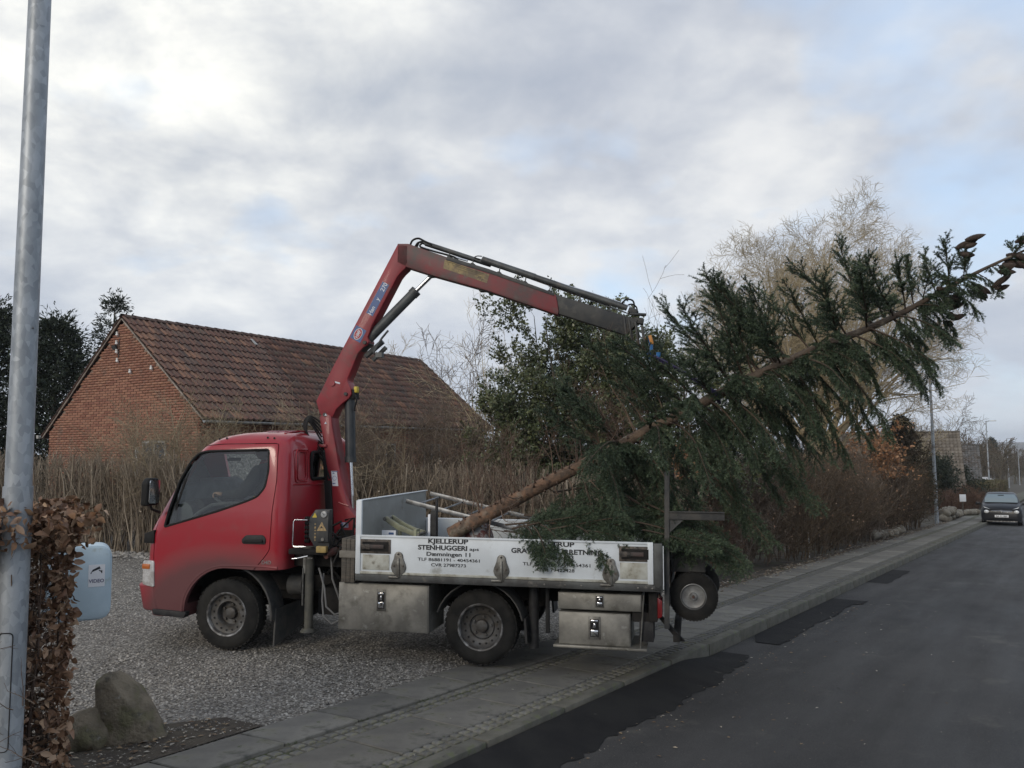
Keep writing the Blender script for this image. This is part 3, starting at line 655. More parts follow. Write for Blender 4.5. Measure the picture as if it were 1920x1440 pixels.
# ---- wheels
def wheel(name_parent, c, Rr=.335, rim=.205, w=.20, face=1, rear=False, rz=0):
    """axis along y; face = +1 near side; dished steel rim with round holes"""
    def fn(x, y, h): return (c[0]+x, c[1]+face*h, c[2]+y)
    b = MB(); hw = w/2
    b.lathe([(rim,-hw+.01),(rim+.04,-hw-.004),(Rr-.04,-hw),(Rr-.008,-hw+.025),(Rr,-hw+.05),(Rr,hw-.05),(Rr-.008,hw-.025),(Rr-.04,hw),(rim+.045,hw+.004),(rim+.008,hw-.004),(rim,hw-.02)], 56, fn)
    # tread blocks and shoulder ribs
    for k in range(40):
        a = 2*PI*k/40
        for h0, off in ((-hw+.045,0),(-.012,.5),(hw-.045,0)):
            aa = a+off*2*PI/40; p = Vector(fn((Rr-.0045)*math.cos(aa), (Rr-.0045)*math.sin(aa), h0)); b.box(p, (.034,.045,.012), Matrix.Rotation(-(aa+PI/2),3,'Y'))
    wo = b.build('wheel', M_tyre, name_parent, smooth=True)
    # rim: lip, dish, ring of holes, hub
    lip = MB(); lip.lathe([(rim-.012,hw-.03),(rim-.006,hw-.004),(rim+.006,hw+.003),(rim+.012,hw-.004),(rim+.004,hw-.03)], 48, fn); lip.build('rim_lip', M_rimlip, wo, smooth=True)
    dpt = hw-.055
    prof_ = [(rim-.006,hw-.02),(rim-.016,dpt+.012),(rim-.05,dpt-.012),(rim*.60,dpt-.02),(rim*.56,dpt-.004)] if rear else [(rim-.006,hw-.02),(rim-.016,dpt+.018),(rim-.05,dpt+.004),(rim*.60,dpt+.010),(rim*.56,dpt-.004)]
    d = .03 if rear else .05
    prof_ += [(rim*.54,dpt-d),(rim*.30,dpt-d-.004),(rim*.27,dpt-d+.03),(rim*.22,dpt-d+.036),(.0,dpt-d+.036)]
    rm = MB(); rm.lathe(prof_, 48, fn); ro = rm.build('rim', M_rim, wo, smooth=True)
    hb = MB(); nh = 16
    for k in range(nh):
        a = 2*PI*k/nh+.1; rr0 = rim*.78
        hb.lathe([(.0105,.004),(.0085,.006),(0,.006)], 8, lambda x,y,h,a=a: fn(rr0*math.cos(a)+x, rr0*math.sin(a)+y, dpt+(-.006 if rear else .008)+h))
    hb.build('vent_hole', M_blk, ro)
    nb = MB()
    for k in range(5):
        a = 2*PI*k/5+.5; nb.lathe([(.012,0),(.012,.018),(0,.020)], 6, lambda x,y,h,a=a: fn(rim*.42*math.cos(a)+x, rim*.42*math.sin(a)+y, dpt-d+h))
    nb.build('wheel_nuts', M_rim, ro)
    return wo
for y, f in ((.71,1),(-.71,-1)):
    wheel(T, (0,y,.335), face=f, rear=True, rim=.200)
    wheel(T, (2.52,y,.337), face=f, rear=False, rim=.200)
# ---- chassis under everything
b = MB()
for y in (.36,-.36): b.bb(-1.5,3.1,y-.03,y+.03,.52,.68)
for x in (-1.3,-.5,.5,1.3,2.0,2.9): b.bb(x-.04,x+.04,-.36,.36,.54,.66)
b.tube([(0,-.6,.335),(0,.6,.335)], .05, 10); b.lathe([(0,-.15),(.13,-.08),(.15,0),(.13,.08),(0,.15)], 12, lambda p,q,h:(h,p,.335+q))
b.tube([(2.52,-.6,.33),(2.52,.6,.33)], .04, 8); b.tube([(0,0,.40),(1.9,0,.50)], .045, 8); b.build('chassis', M_chas, T)
b = MB(); b.bb(1.95,3.1,-.34,.34,.42,.78); b.bb(1.95,3.15,-.76,.76,.80,.98); b.build('engine', M_chas, T, bevel=.02)
for y in (.45,-.45):
    b = MB(); b.tube([(-.55,y,.52),(-.25,y,.42),(0,y,.40),(.25,y,.42),(.55,y,.52)], .028, 4); b.build('leaf_spring', M_chas, T)
# mudguards
def guard(c, r, a0, a1, y0, y1, th=.012, mt=M_blkp, nm='mudguard'):
    b = MB(); n = 14
    for k in range(n+1):
        a = R(a0+(a1-a0)*k/n)
        for rr in (r, r+th):
            for y in (y0, y1): b.v.append((c[0]+rr*math.cos(a), y, c[1]+rr*math.sin(a)))
    for k in range(n):
        o = k*4; p = o+4; b.f += [(o,p,p+1,o+1),(o+2,o+3,p+3,p+2),(o,o+2,p+2,p),(o+1,p+1,p+3,o+3)]
    b.f += [(0,1,3,2),(n*4,n*4+2,n*4+3,n*4+1)]
    return b.build(nm, mt, T, bevel=.004)
M_guard = mat('grey_mudguard', (.03,.032,.034), .75, col2=(.065,.062,.057), scale=7)
for s in (1,-1):
    guard((0,.335), .40, 18, 168, .60*s, .86*s, mt=M_guard)
    b = MB(); b.prism([(-.405,.44),(-.425,.44),(-.44,.22),(-.42,.22)], .60*s, .84*s, XZ); b.build('mudflap', M_blkp, T)
guard((2.52,.335), .455, 100, 185, .55, .80, .02, M_guard, 'front_mudguard')
b = MB(); b.prism([(.16,.40),(.74,.40),(.77,.05),(.16,.16)], 2.03, 2.045, lambda u,v,w:(w+.10*(.76-u)*0,u,v)); b.build('mudflap', M_guard, T)
# air tank, battery box bits between cab and toolbox
b = MB(); b.tube([(2.00,.52,.60),(1.84,.52,.60)], .10, 14); b.build('air_tank', M_guard, T, bevel=.01)
b = MB(); b.bb(1.36,1.66,.30,.62,.34,.60); b.build('pump_housing', M_chas, T, bevel=.015)
b = MB()
for pts in ([(1.60,.74,.80),(1.52,.78,.62),(1.50,.78,.45),(1.42,.77,.38),(1.34,.74,.40)],[(1.56,.72,.75),(1.55,.76,.5),(1.53,.77,.36),(1.45,.76,.29),(1.38,.74,.32)],[(1.5,.70,.95),(1.47,.72,.7),(1.40,.7,.5),(1.36,.68,.42)]):
    b.tube([Vector(p) for p in pts], .009, 6)
b.build('air_hoses', mat('grey_hose', (.16,.16,.16), .5), T, smooth=True)

# ---- bed
b = MB(); b.bb(-1.60,1.10,-.95,.95,.80,.83); b.build('bed_floor', mat('bed_floor_grime', (.10,.10,.09), .8, col2=(.17,.17,.15), scale=5), T)
b = MB(); b.prism([(1.125,.738),(-1.615,.738),(-1.615,.775),(-1.53,.80),(1.125,.80)], .955, 1.0, XZ); b.prism([(1.125,.738),(-1.615,.738),(-1.615,.80),(1.125,.80)], -1.0, -.955, XZ)
b.bb(-1.625,-1.59,-1.0,1.0,.738,.80); b.build('bed_rail', M_alud, T, bevel=.006)
def drop_side(sy):
    b = MB(); y0, y1 = (.962,.990) if sy > 0 else (-.990,-.962)
    b.bb(1.115,-1.545,y0,y1,.802,1.146); o = b.build('drop_side', M_white, T, bevel=.004)
    f = y1 if sy > 0 else y0
    def strip(nm, x0, x1, z0, z1, t=.006, m=M_white, bev=.002):
        b = MB(); b.bb(x0, x1, f, f+t*sy, z0, z1); return b.build(nm, m, o, bevel=bev)
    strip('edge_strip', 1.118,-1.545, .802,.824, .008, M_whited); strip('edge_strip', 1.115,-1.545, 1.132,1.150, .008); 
    strip('end_post', 1.121,1.078, .80,1.15, .010); strip('end_post', -1.50,-1.548, .80,1.15, .010)
    return o, f
dsn, f = drop_side(1); dsf, _ = drop_side(-1)
# grimy recessed panels below each latch
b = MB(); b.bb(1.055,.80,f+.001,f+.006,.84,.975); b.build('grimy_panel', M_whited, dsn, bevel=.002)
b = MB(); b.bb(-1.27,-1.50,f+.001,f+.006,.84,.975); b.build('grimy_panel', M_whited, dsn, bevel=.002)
M_latch = mat('latch_steel', (.055,.05,.047), .6, metal=.4, col2=(.12,.10,.085), scale=14, dirt=((.03,.028,.026), 20, .5, .6)); M_latchr = mat('latch_rust', (.075,.05,.045), .7, col2=(.045,.04,.038), scale=10)
for x0, x1 in ((1.078,.787),(-1.262,-1.530)):
    b = MB(); b.bb(x0,x1,f,f+.007,.985,1.112); la = b.build('latch', M_latch, dsn, bevel=.003)
    b = MB(); b.bb(x0-.02,x1+.02,f+.007,f+.012,1.005,1.090); b.build('recess', M_chas, la)
    b = MB(); b.bb(x0-.03,x1+.06,f+.010,f+.028,1.030,1.066); b.build('lever', M_latchr, la, bevel=.006)
    b = MB(); b.bb(x0-.01,x0-.10,f+.012,f+.032,1.022,1.070); b.build('lever_pivot', M_latch, la, bevel=.006)
    for x in (x0-.03,(x0+x1)/2,x1+.03):
        b = MB(); b.lathe([(0,.006),(.006,.004),(.006,0)], 8, lambda p,q,h,x=x:(x+p,f+.007+h,1.103+q)); b.build('rivet', M_gmetal, la)
for x in (.710,-.238,-1.190):   # drop-side hinges
    pl = [(x,1.008),(x+.022,1.003),(x+.037,.985),(x+.045,.945),(x+.066,.895),(x+.072,.865),(x+.060,.83),(x+.030,.800),(x+.024,.770),(x-.024,.770),(x-.030,.800),(x-.060,.83),(x-.072,.865),(x-.066,.895),(x-.045,.945),(x-.037,.985),(x-.022,1.003)]
    b = MB(); b.prism(pl, f, f+.013, XZ); hg = b.build('hinge', M_gmetal, dsn, bevel=.005)
    b = MB(); b.prism(rounded([(x-.016,.78),(x+.016,.78),(x+.012,.955),(x-.012,.955)], .008), f+.013, f+.024, XZ); b.build('rib', M_gmetal, hg, bevel=.005)
    b = MB(); b.tube([(x+.085,f+.012,.782),(x+.0,f+.012,.782)], .014, 8); b.build('pin', M_gmetal, hg, smooth=True)
    for dx, z in ((.044,.882),(-.044,.882),(0,.986)):
        b = MB(); b.lathe([(0,.008),(.009,.007),(.010,0)], 8, lambda p,q,h,dx=dx,z=z:(x+dx+p,f+.013+h,z+q)); b.build('rivet', M_latch, hg)
for x in (-.62,-.80,-.94,-1.42,-1.54):
    b = MB(); b.lathe([(0,.008),(.008,.006),(.008,0)], 8, lambda p,q,h,x=x:(x+p,1.0+h,.768+q)); b.build('rail_bolt', M_gmetal, T)
# lettering on the drop side
def side_text(s, xc, zb, h, w, bold=.0, fx=0.0):
    me = text_mesh(s, 1.0, bold=bold*7, ext=.0); xs = [v.co.x for v in me.vertices]; ys = [v.co.y for v in me.vertices]
    W0 = max(xs)-min(xs); cap = h/.70
    cx = (max(xs)+min(xs))/2
    for v in me.vertices: v.co = ((v.co.x-cx)*w/W0*-1, 0, v.co.y*cap)
    me.flip_normals() if False else None
    o = link('lettering', me, M_txt, dsn); o.location = (xc, f+.0035, zb); return o
side_text('KJELLERUP', .250, 1.092, .040, .370, .0045); side_text('STENHUGGERI', .302, 1.034, .040, .455, .0045); side_text('aps', .010, 1.036, .026, .085, .002)
side_text('Dæmningen 11', .247, .981, .034, .405, .003); side_text('TLF 86881191 - 40454361', .245, .935, .027, .572, .0016); side_text('CVR 27987273', .245, .889, .027, .320, .0016)
side_text('ULSTRUP', -.715, 1.094, .038, .33, .0045); side_text('GRAVSTENSFORRETNING', -.725, 1.030, .040, .80, .0045)
side_text('Hovedgaden 63', -.715, .985, .032, .315, .003); side_text('TLF 86464361 - 40454361', -.722, .925, .027, .59, .0016); side_text('CVR 79422428', -.718, .878, .027, .325, .0016)
# headboard, rear posts, tailgate
b = MB(); b.bb(1.125,1.098,-.955,.955,.83,1.452); hbd = b.build('headboard', M_white2 if 'M_white2' in globals() else mat('grey_white_board', (.30,.315,.31), .55, col2=(.25,.26,.25), scale=3, dirt=((.16,.15,.13), 9, .58, .76)), T, bevel=.004)
b = MB(); b.bb(1.131,1.076,.955,.985,.80,1.458); b.build('headboard_post', M_white, hbd, bevel=.004)
b = MB(); b.bb(1.131,1.090,-.985,.955,1.452,1.462); b.build('top_edge', M_white, hbd, bevel=.002)
for s in (1,-1):
    b = MB(); b.bb(-1.551,-1.625,.955*s,1.0*s,.74,1.142); b.build('corner_post', M_alud, T, bevel=.008)
b = MB(); b.bb(-1.60,-1.625,-.95,.95,.80,1.13); b.build('tailgate', M_alud, T, bevel=.004)
b = MB(); b.bb(-1.627,-1.634,.955,.985,.76,1.12); b.build('red_white_marker', M_white, T)
# stanchion rack at the tail
b = MB(); b.prism([(-1.630,.42),(-1.672,.42),(-1.688,1.74),(-1.645,1.74)], .84, .90, XZ); b.build('rack_post', M_guard, T, bevel=.005)
b = MB(); b.prism([(-1.630,.42),(-1.672,.42),(-1.688,1.74),(-1.645,1.74)], -.90, -.84, XZ); b.build('rack_post', M_guard, T, bevel=.005)
b = MB(); b.bb(-1.68,-2.14,.845,.895,1.335,1.395); b.bb(-1.68,-2.14,.83,.91,1.395,1.405); b.build('rack_arm', M_guard, T, bevel=.004)
b = MB(); b.prism([(-1.68,1.335),(-1.80,1.335),(-1.68,1.22)], .86, .88, XZ); b.build('gusset', M_alud, T)
b = MB(); b.bb(-1.66,-1.68,-.84,.84,.86,.93); b.bb(-1.66,-1.68,-.84,.84,.60,.66); b.build('rack_crossbar', M_chas, T, bevel=.004)
# grey box on the tail and the small tyre slung beneath it
b = MB(); b.bb(-1.70,-1.98,.30,.62,.86,1.08); b.build('tail_box', M_guard, T, bevel=.01)
b = MB(); b.tube([(-1.66,.45,.66),(-1.87,.45,.66)], .03, 8); b.tube([(-1.87,.40,.66),(-1.87,.62,.66)], .025, 8); b.build('tyre_carrier', M_chas, T)
def jockey():
    c = (-1.873,.60,.657); Rr, rim, hw = .212, .112, .07
    def fn(x, y, h): return (c[0]+x, c[1]+h, c[2]+y)
    b = MB(); b.lathe([(rim,-hw),(Rr-.03,-hw),(Rr-.004,-hw+.02),(Rr,0),(Rr-.004,hw-.02),(Rr-.03,hw),(rim+.03,hw+.006),(rim,hw-.004)], 44, fn)
    for k in range(44):
        a = 2*PI*k/44
        for h0 in (-hw+.025, hw-.022):
            aa = a+(0 if h0>0 else PI/44); p = Vector(fn((Rr-.0075)*math.cos(aa),(Rr-.0075)*math.sin(aa),h0)); b.box(p, (.017,.034,.012), Matrix.Rotation(-(aa+PI/2),3,'Y'))
    w = b.build('slung_wheel', M_tyre, T, smooth=True)
    b = MB(); b.lathe([(rim+.002,hw-.006),(rim-.006,hw-.004),(rim-.012,hw-.03),(rim*.6,hw-.04),(rim*.3,hw-.035),(rim*.26,hw-.012),(.0,hw-.012)], 32, fn); b.build('rim', mat('zinc_rim', (.25,.26,.26), .5, metal=.5, col2=(.14,.14,.14), scale=10), w, smooth=True)
    b = MB(); b.lathe([(.012,hw-.012),(.012,hw+.012),(0,hw+.014)], 8, fn); b.build('hub_nut', M_rust, w)
    # second tyre further across
    b = MB(); b.lathe([(rim,-hw),(Rr-.03,-hw),(Rr-.004,-hw+.02),(Rr,0),(Rr-.004,hw-.02),(Rr-.03,hw),(rim+.03,hw+.006),(rim,hw-.004)], 44, lambda x,y,h:(c[0]-.03+x, c[1]-.62+h, c[2]+.02+y)); b.build('slung_wheel', M_tyre, T, smooth=True)
jockey()
# tail lights, rear bumper, under-run bits
for s in (1,-1):
    b = MB(); b.bb(-1.50,-1.575,.70*s,.90*s,.47,.72); b.build('lamp_box', M_chas, T, bevel=.01)
    b = MB(); b.prism(rounded([(-1.575,.50),(-1.615,.52),(-1.615,.65),(-1.575,.68)],.01), .70*s, .90*s, XZ); b.build('tail_light', M_redlens, T, bevel=.008)
    b = MB(); b.bb(-1.42,-1.54,.62*s,.88*s,.30,.47); b.build('rear_mudflap', M_blkp, T, bevel=.005)
    b = MB(); b.prism([(-1.57,.50),(-1.61,.50),(-1.80,.30),(-1.74,.30)], .74*s, .80*s, XZ); b.build('bumper_bracket', M_chas, T, bevel=.005)
b = MB(); b.bb(-1.70,-1.76,-.84,.84,.30,.36); b.build('rear_bumper', M_chas, T, bevel=.006)
# ---- toolboxes
def toolbox(x0, x1, z0, z1, y0=.42, y1=.90, name='toolbox'):
    b = MB(); b.bb(x0,x1,y0,y1-.008,z0,z1); o = b.build(name, M_alu, T, bevel=.004)
    b = MB(); b.bb(x0-.008,x1+.008,y1-.008,y1,z0+.006,z1-.006); b.build('lid', M_alu, o, bevel=.003)
    return o
def lock(o, x, z, w, h, y=.90):
    b = MB(); b.bb(x-w*.85,x+w*.85,y,y+.005,z-h*.72,z+h*.72); k = b.build('lock_plate', M_gmetal, o, bevel=.003)
    b = MB(); b.bb(x-w/2-.006,x+w/2+.006,y+.005,y+.008,z-h/2-.006,z+h/2+.006); b.build('lock_recess', M_chas, o)
    b = MB(); b.bb(x-w/2,x+w/2,y+.008,y+.014,z-h/2,z-h*.12); b.bb(x-w/2,x+w/2,y+.008,y+.013,z+h*.36,z+h/2); b.prism([(x-w*.25,z+h*.02),(x+w*.25,z+h*.02),(x+w*.1,z+h*.3),(x-w*.1,z+h*.3)], y+.008, y+.014, XZ); b.build('paddle_handle', M_chrome, o, bevel=.002)
o = toolbox(1.325,.455,.275,.700); lock(o, .905, .555, .052, .135)
o = toolbox(-.722,-1.440,.548,.692); lock(o, -1.085, .628, .045, .075)
o = toolbox(-.728,-1.345,.252,.525); lock(o, -1.040, .400, .062, .135)
b = MB(); b.bb(-.684,-1.485,.42,.93,.228,.250); b.build('step_plate', M_alu, T, bevel=.004)
b = MB(); b.bb(-1.36,-1.50,.44,.86,.46,.54); b.bb(-1.36,-1.46,.44,.86,.25,.46) if False else None; b.build('box_bracket', M_chas, T)
b = MB(); b.tube([(-1.428,.90,.24),(-1.462,.92,.70)], .007, 6); b.build('stay_rod', M_gmetal, T)
b = MB(); b.tube([(-.47,.70,.74),(-.47,.70,.16)], .045, 12); b.tube([(-.60,.72,.74),(-.60,.72,.30)], .02, 8); b.build('rear_stabiliser', M_blkp, T, smooth=True)
# packing timbers strapped ahead of the bed
for k, (x0, x1) in enumerate(((1.150,1.190),(1.194,1.232),(1.236,1.282))):
    b = MB(); b.bb(x0,x1,.50,.955-.004*k,.712,1.10+.004*k); b.build('packing_timber', M_wood, T, bevel=.003)
b = MB(); b.bb(1.140,1.296,.47,.965,.935,.998); b.build('timber_strap', mat('strap_board', (.20,.185,.16), .8, col2=(.13,.12,.10), scale=8), T, bevel=.003)

# ---- stabiliser leg and valve block
b = MB(); b.tube([(1.69,.75,.96),(1.69,.75,.235)], .041, 16); b.lathe([(.050,.22),(.052,.24),(.078,.212),(.078,.205),(0,.205)], 16, lambda p,q,h:(1.69+p,.75+q,h)); b.tube([(1.70,.75,1.0),(1.70,.75,.90)], .052, 12)
b.build('stabiliser_leg', mat('olive_leg_paint', (.085,.082,.066), .6, col2=(.05,.05,.045), scale=8), T, smooth=True)
b = MB(); b.bb(1.72,1.745,.72,.78,.75,.93); b.tube([(1.742,.78,.80),(1.742,.78,.45)], .008, 6); b.build('leg_guide', M_gmetal, T)
b = MB(); b.bb(1.48,1.86,.66,.86,.935,.985); b.bb(1.3,1.9,.10,.66,.80,.95); b.build('crane_base_beam', M_chas, T, bevel=.008)
b = MB(); b.tube([(1.24,.30,1.08),(1.50,.82,.93)], .036, 12); b.build('outrigger_tube', M_rust, T, smooth=True)
b = MB(); b.prism([(1.45,.99),(1.59,.99),(1.66,1.10),(1.66,1.27),(1.60,1.355),(1.45,1.36)], .78, .85, XZ); vb = b.build('control_block', M_boomd, T, bevel=.008)
b = MB(); b.bb(1.45,1.57,.85,.88,1.06,1.335); b.build('control_panel', M_boomd, vb, bevel=.004)
# valve levers: corrugated rubber boots
b = MB()
for k in range(6):
    z = 1.06+k*.042; b.lathe([(.012,0),(.024,.006),(.014,.014),(.024,.022),(.014,.030),(.022,.038),(.010,.046),(0,.05)], 10, lambda p,q,h,z=z:(1.655+h*1.2,.83+p,z+q))
b.build('lever_boots', M_blk, vb, smooth=True)
b = MB(); b.tube([(1.65,.90,1.262),(1.775,.90,1.262),(1.793,.90,1.245),(1.797,.90,1.03),(1.78,.90,1.012),(1.66,.90,1.015)], .0055, 8); b.build('guard_loop', M_chrome, T, smooth=True)
def disc(c, r, nm, mt, par, t=.012):
    b = MB(); b.lathe([(0,t),(r*.92,t),(r,t*.6),(r,0)], 20, lambda p,q,h:(c[0]+p,c[1]+h,c[2]+q)); return b.build(nm, mt, par, smooth=True)
g = disc((1.492,.88,1.318), .034, 'pressure_gauge', M_rimlip, vb); disc((1.492,.892,1.318), .027, 'gauge_face', mat('gauge_face', (.35,.36,.36), .3), vb, .002)
b = MB(); b.box((1.497,.8955,1.322), (.004,.001,.022), Matrix.Rotation(.7,3,'Y')); b.box((1.484,.8955,1.313), (.003,.001,.018), Matrix.Rotation(-.9,3,'Y')); b.build('gauge_needle', M_txt, vb)
disc((1.500,.88,1.085), .017, 'pressure_port', M_gmetal, vb)
tri((1.515,1.205), .085, lambda u,v,w:(u,.8805+w,v)).build('warning_sign', M_sticko, vb)
tri((1.515,1.200), .022, lambda u,v,w:(u,.8825+w,v)).build('warning_mark', M_txt, vb)
tri((1.600,1.305), .045, lambda u,v,w:(u,.8512+w,v)).build('warning_sticker', M_sticky, vb)
b = MB(); b.bb(1.585,1.603,.850,.8515,1.06,1.235); b.build('symbol_strip', M_boomd, vb)
for k in range(6):
    me = text_mesh('XFHNZK'[k] if False else '+#=+#='[k], .03, 'symbol', bold=.001); me.transform(Matrix.Rotation(PI/2,4,'X')); me.transform(Matrix.Rotation(PI,4,'Z')); o_ = link('control_symbol', me, M_sticko, vb); o_.location = (1.594,.8525,1.062+k*.03)
b = MB(); b.bb(1.46,1.56,.85,.90,.962,1.022); b.build('yellow_block', M_sticky if False else mat('dirty_yellow', (.36,.26,.09), .6, col2=(.2,.14,.06), scale=14), T, bevel=.006)
b = MB(); b.tube([(1.64,.90,.93),(1.75,.90,.905),(1.80,.90,.90)], .006, 6); b.bb(1.60,1.66,.86,.88,.905,.913); b.build('release_handle', M_chrome, T)
# hydraulic clutter between cab and bed
b = MB(); rr = random.Random(3)
for k in range(16):
    x0 = rr.uniform(1.35,1.75); y0 = rr.uniform(.1,.7); z0 = rr.uniform(.85,1.25)
    p = [Vector((x0,y0,z0))]
    for j in range(5): p.append(p[-1]+Vector((rr.uniform(-.09,.09), rr.uniform(-.06,.08), rr.uniform(-.16,.03))))
    b.tube(p, .011, 6)
b.build('hydraulic_hoses', M_blk, T, smooth=True)
b = MB(); b.bb(1.40,1.84,-.30,.30,.70,1.0); b.lathe([(.17,0),(.17,.12),(.13,.16),(.13,.24)], 20, lambda p,q,h:(1.62+p,q,1.0-.14+h)); b.build('slewing_base', M_chas, T, bevel=.008)

# ---- crane: column, boom, jib
crane = empty('crane', (0,0,0), 0, T)
def cpl(nm, poly, y0, y1, mt, bev=.006, par=None):
    b = MB(); b.prism(poly, y0, y1, XZ); return b.build(nm, mt, par or crane, bevel=bev)
def arc(c, r, a0, a1, n=6): return [(c[0]+r*math.cos(R(a0+(a1-a0)*k/n)), c[1]+r*math.sin(R(a0+(a1-a0)*k/n))) for k in range(n+1)]
col = cpl('column', [(1.935,2.26),(1.85,1.787),(1.762,1.065),(1.72,1.03),(1.64,1.015),(1.52,1.03),(1.500,1.08),(1.507,1.233),(1.594,1.335),(1.645,1.50),(1.693,1.689),(1.74,1.93),(1.79,2.17),(1.80,2.27),(1.87,2.31)], -.10, .10, M_crane, .012)
boom = cpl('main_boom', [(1.105,4.061),(1.812,2.769),(1.985,2.428),(1.945,2.31),(1.905,2.25),(1.854,2.225),(1.80,2.245),(1.755,2.34),(1.696,2.394),(1.615,2.455),(1.588,2.50),(1.598,2.558),(1.635,2.631),(1.632,2.67),(1.613,2.704),(1.522,2.926),(1.46,2.99),(1.423,3.007),(1.402,3.046),(1.420,3.091),(1.395,3.15),(1.373,3.213),(1.099,3.720),(1.06,3.765),(1.013,3.806),(.985,3.861),(.985,4.05)], -.085, .085, M_crane, .010)
for (x,z,r) in ((1.873,2.285,.020),(1.645,2.50,.018),(1.445,3.035,.02)):
    b = MB(); b.tube([(x,-.115,z),(x,.108,z)], r, 14); b.build('pivot_pin', M_boomd, boom)
jib = cpl('jib', [(1.105,4.070),(.985,4.064),(.90,4.03),(.572,3.905),(.119,3.750),(-.550,3.480),(-.572,3.46),(-.585,3.40),(-.600,3.30),(-.592,3.262),(.148,3.539),(.721,3.718),(1.011,3.820),(1.107,3.870)], -.080, .085, M_jibr, .008)
cpl('jib_edge', [(.56,3.910),(.119,3.758),(-.550,3.488),(-.56,3.452),(.119,3.715),(.57,3.87)], -.086, .090, M_boomd, .004, jib)
inner = cpl('boom_extension', [(.45,3.84),(-.558,3.478),(-1.378,3.195),(-1.345,3.13),(-1.262,3.045),(-.574,3.285),(.4,3.62)], -.062, .066, M_boomd, .006)
for k, (x, w_) in enumerate(((-1.235,.018),(-1.285,.016),(-1.345,.02),(-1.405,.022))):
    zt = 3.235-.36*(abs(x)-1.235)-.012*k; cpl('end_plate', [(x,zt),(x-w_,zt-.008),(x-w_-.025,zt-.235+.012*k),(x-.025,zt-.235+.012*k)], -.078-.004*k, .080+.004*k, M_boomd, .003)
b = MB(); b.tube([(.84,.02,4.085),(.131,.02,3.825)], .021, 10); b.tube([(.84,-.05,4.085),(.131,-.05,3.825)], .021, 10); b.build('extension_cylinder', M_cyl, jib, smooth=True)
b = MB(); b.tube([(.185,.03,3.868),(-1.271,.03,3.318)], .029, 12); b.tube([(.185,-.05,3.868),(-1.1,-.05,3.38)], .024, 10); b.tube([(.20,.03,3.872),(-.35,.03,3.665)], .034, 12); b.build('extension_cylinder', M_cyl, jib, smooth=True)
b = MB(); b.tube([(.131,.02,3.825),(-1.29,.02,3.262)], .008, 8); b.tube([(.86,.05,4.03),(.55,.05,3.925),(.35,.05,3.86)], .012, 6); b.tube([(-.30,.04,3.70),(-.9,.04,3.49),(-1.20,.04,3.38),(-1.32,.03,3.325)], .005, 6); b.build('extension_rod', M_chrome, jib, smooth=True)
b = MB()
for k, x in enumerate((.55,.30,.02,-.25,-.5,-.8,-1.1)):
    z = np.interp(x, [-1.3,-.55,.119,.9],[3.225,3.49,3.76,4.03]); b.tube([(x,.05,z-.01),(x-.012,.05,z+.055)], .006, 5)
    b.bb(x-.012,x+.012,-.06,.07,z-.012,z+.012)
b.build('pipe_clips', M_boomd, jib)
# hoses looping over the knuckle and at the tip, and behind the cab
def curve_pts(P_, n=6):
    P_ = [Vector(p) for p in P_]; q = []
    for i in range(len(P_)-1):
        p0 = P_[max(i-1,0)]; p1 = P_[i]; p2 = P_[i+1]; p3 = P_[min(i+2,len(P_)-1)]
        for k in range(n):
            t = k/n; q.append(.5*((2*p1)+(p2-p0)*t+(2*p0-5*p1+4*p2-p3)*t*t+(3*p1-p0-3*p2+p3)*t**3))
    q.append(P_[-1]); return q
b = MB(); b.tube(curve_pts([(.985,.03,4.045),(.955,.04,4.105),(.89,.04,4.125),(.82,.04,4.09),(.74,.04,4.05)]), .011, 7); b.build('hose', M_blk, jib, smooth=True)
b = MB(); b.tube(curve_pts([(.93,-.03,4.05),(.90,-.03,4.105),(.85,-.03,4.10)]), .010, 7); b.build('hose', M_blk, jib, smooth=True)
b = MB(); b.tube(curve_pts([(.92,.06,4.03),(.885,.06,4.075),(.84,.06,4.07),(.86,.06,4.03),(.70,.06,3.97),(.52,.06,3.915),(.45,.06,3.875)]), .010, 7); b.build('hose', M_blk, jib, smooth=True)
b = MB(); b.tube(curve_pts([(.20,.05,3.90),(.25,.05,3.905),(.275,.05,3.89),(.22,.05,3.87)]), .006, 6); b.build('hose', M_blk, jib, smooth=True)
b = MB(); b.tube(curve_pts([(-1.22,.04,3.36),(-1.27,.05,3.40),(-1.33,.04,3.385),(-1.34,.03,3.32),(-1.30,.02,3.27)]), .009, 7); b.build('hose', M_blk, jib, smooth=True)
b = MB(); b.tube(curve_pts([(-1.25,-.02,3.34),(-1.31,.0,3.36),(-1.36,.0,3.33),(-1.38,.01,3.26),(-1.44,.0,3.235)]), .008, 7); b.build('hose', M_blk, jib, smooth=True)
b = MB(); b.box((-1.33,.0,3.285), (.09,.13,.05), Matrix.Rotation(R(-20),3,'Y')); b.box((-1.38,0,3.19), (.10,.10,.06), Matrix.Rotation(R(-10),3,'Y')); b.tube([(-1.30,.08,3.25),(-1.46,.06,3.24)], .016, 8); b.build('tip_fittings', M_boomd, jib, bevel=.008)
b = MB()
for k in range(5):
    y = .10+.03*k; x = 1.93+.015*k
    b.tube(curve_pts([(1.93-.012*k,y*.6,2.20-.05*k),(2.03-.01*k,y,2.27-.015*k),(2.10-.022*k,y+.01,2.21-.02*k),(2.07-.018*k,y,2.07),(1.93,y*.8,2.00-.02*k),(1.865,y*.5,1.90-.03*k),(1.80,y*.5,1.62)]), .0095, 7)
b.build('column_hoses', M_blk, col, smooth=True)
b = MB(); b.bb(1.84,1.93,.02,.12,1.945,1.975); b.build('hose_clamp', M_crane, col, bevel=.004)
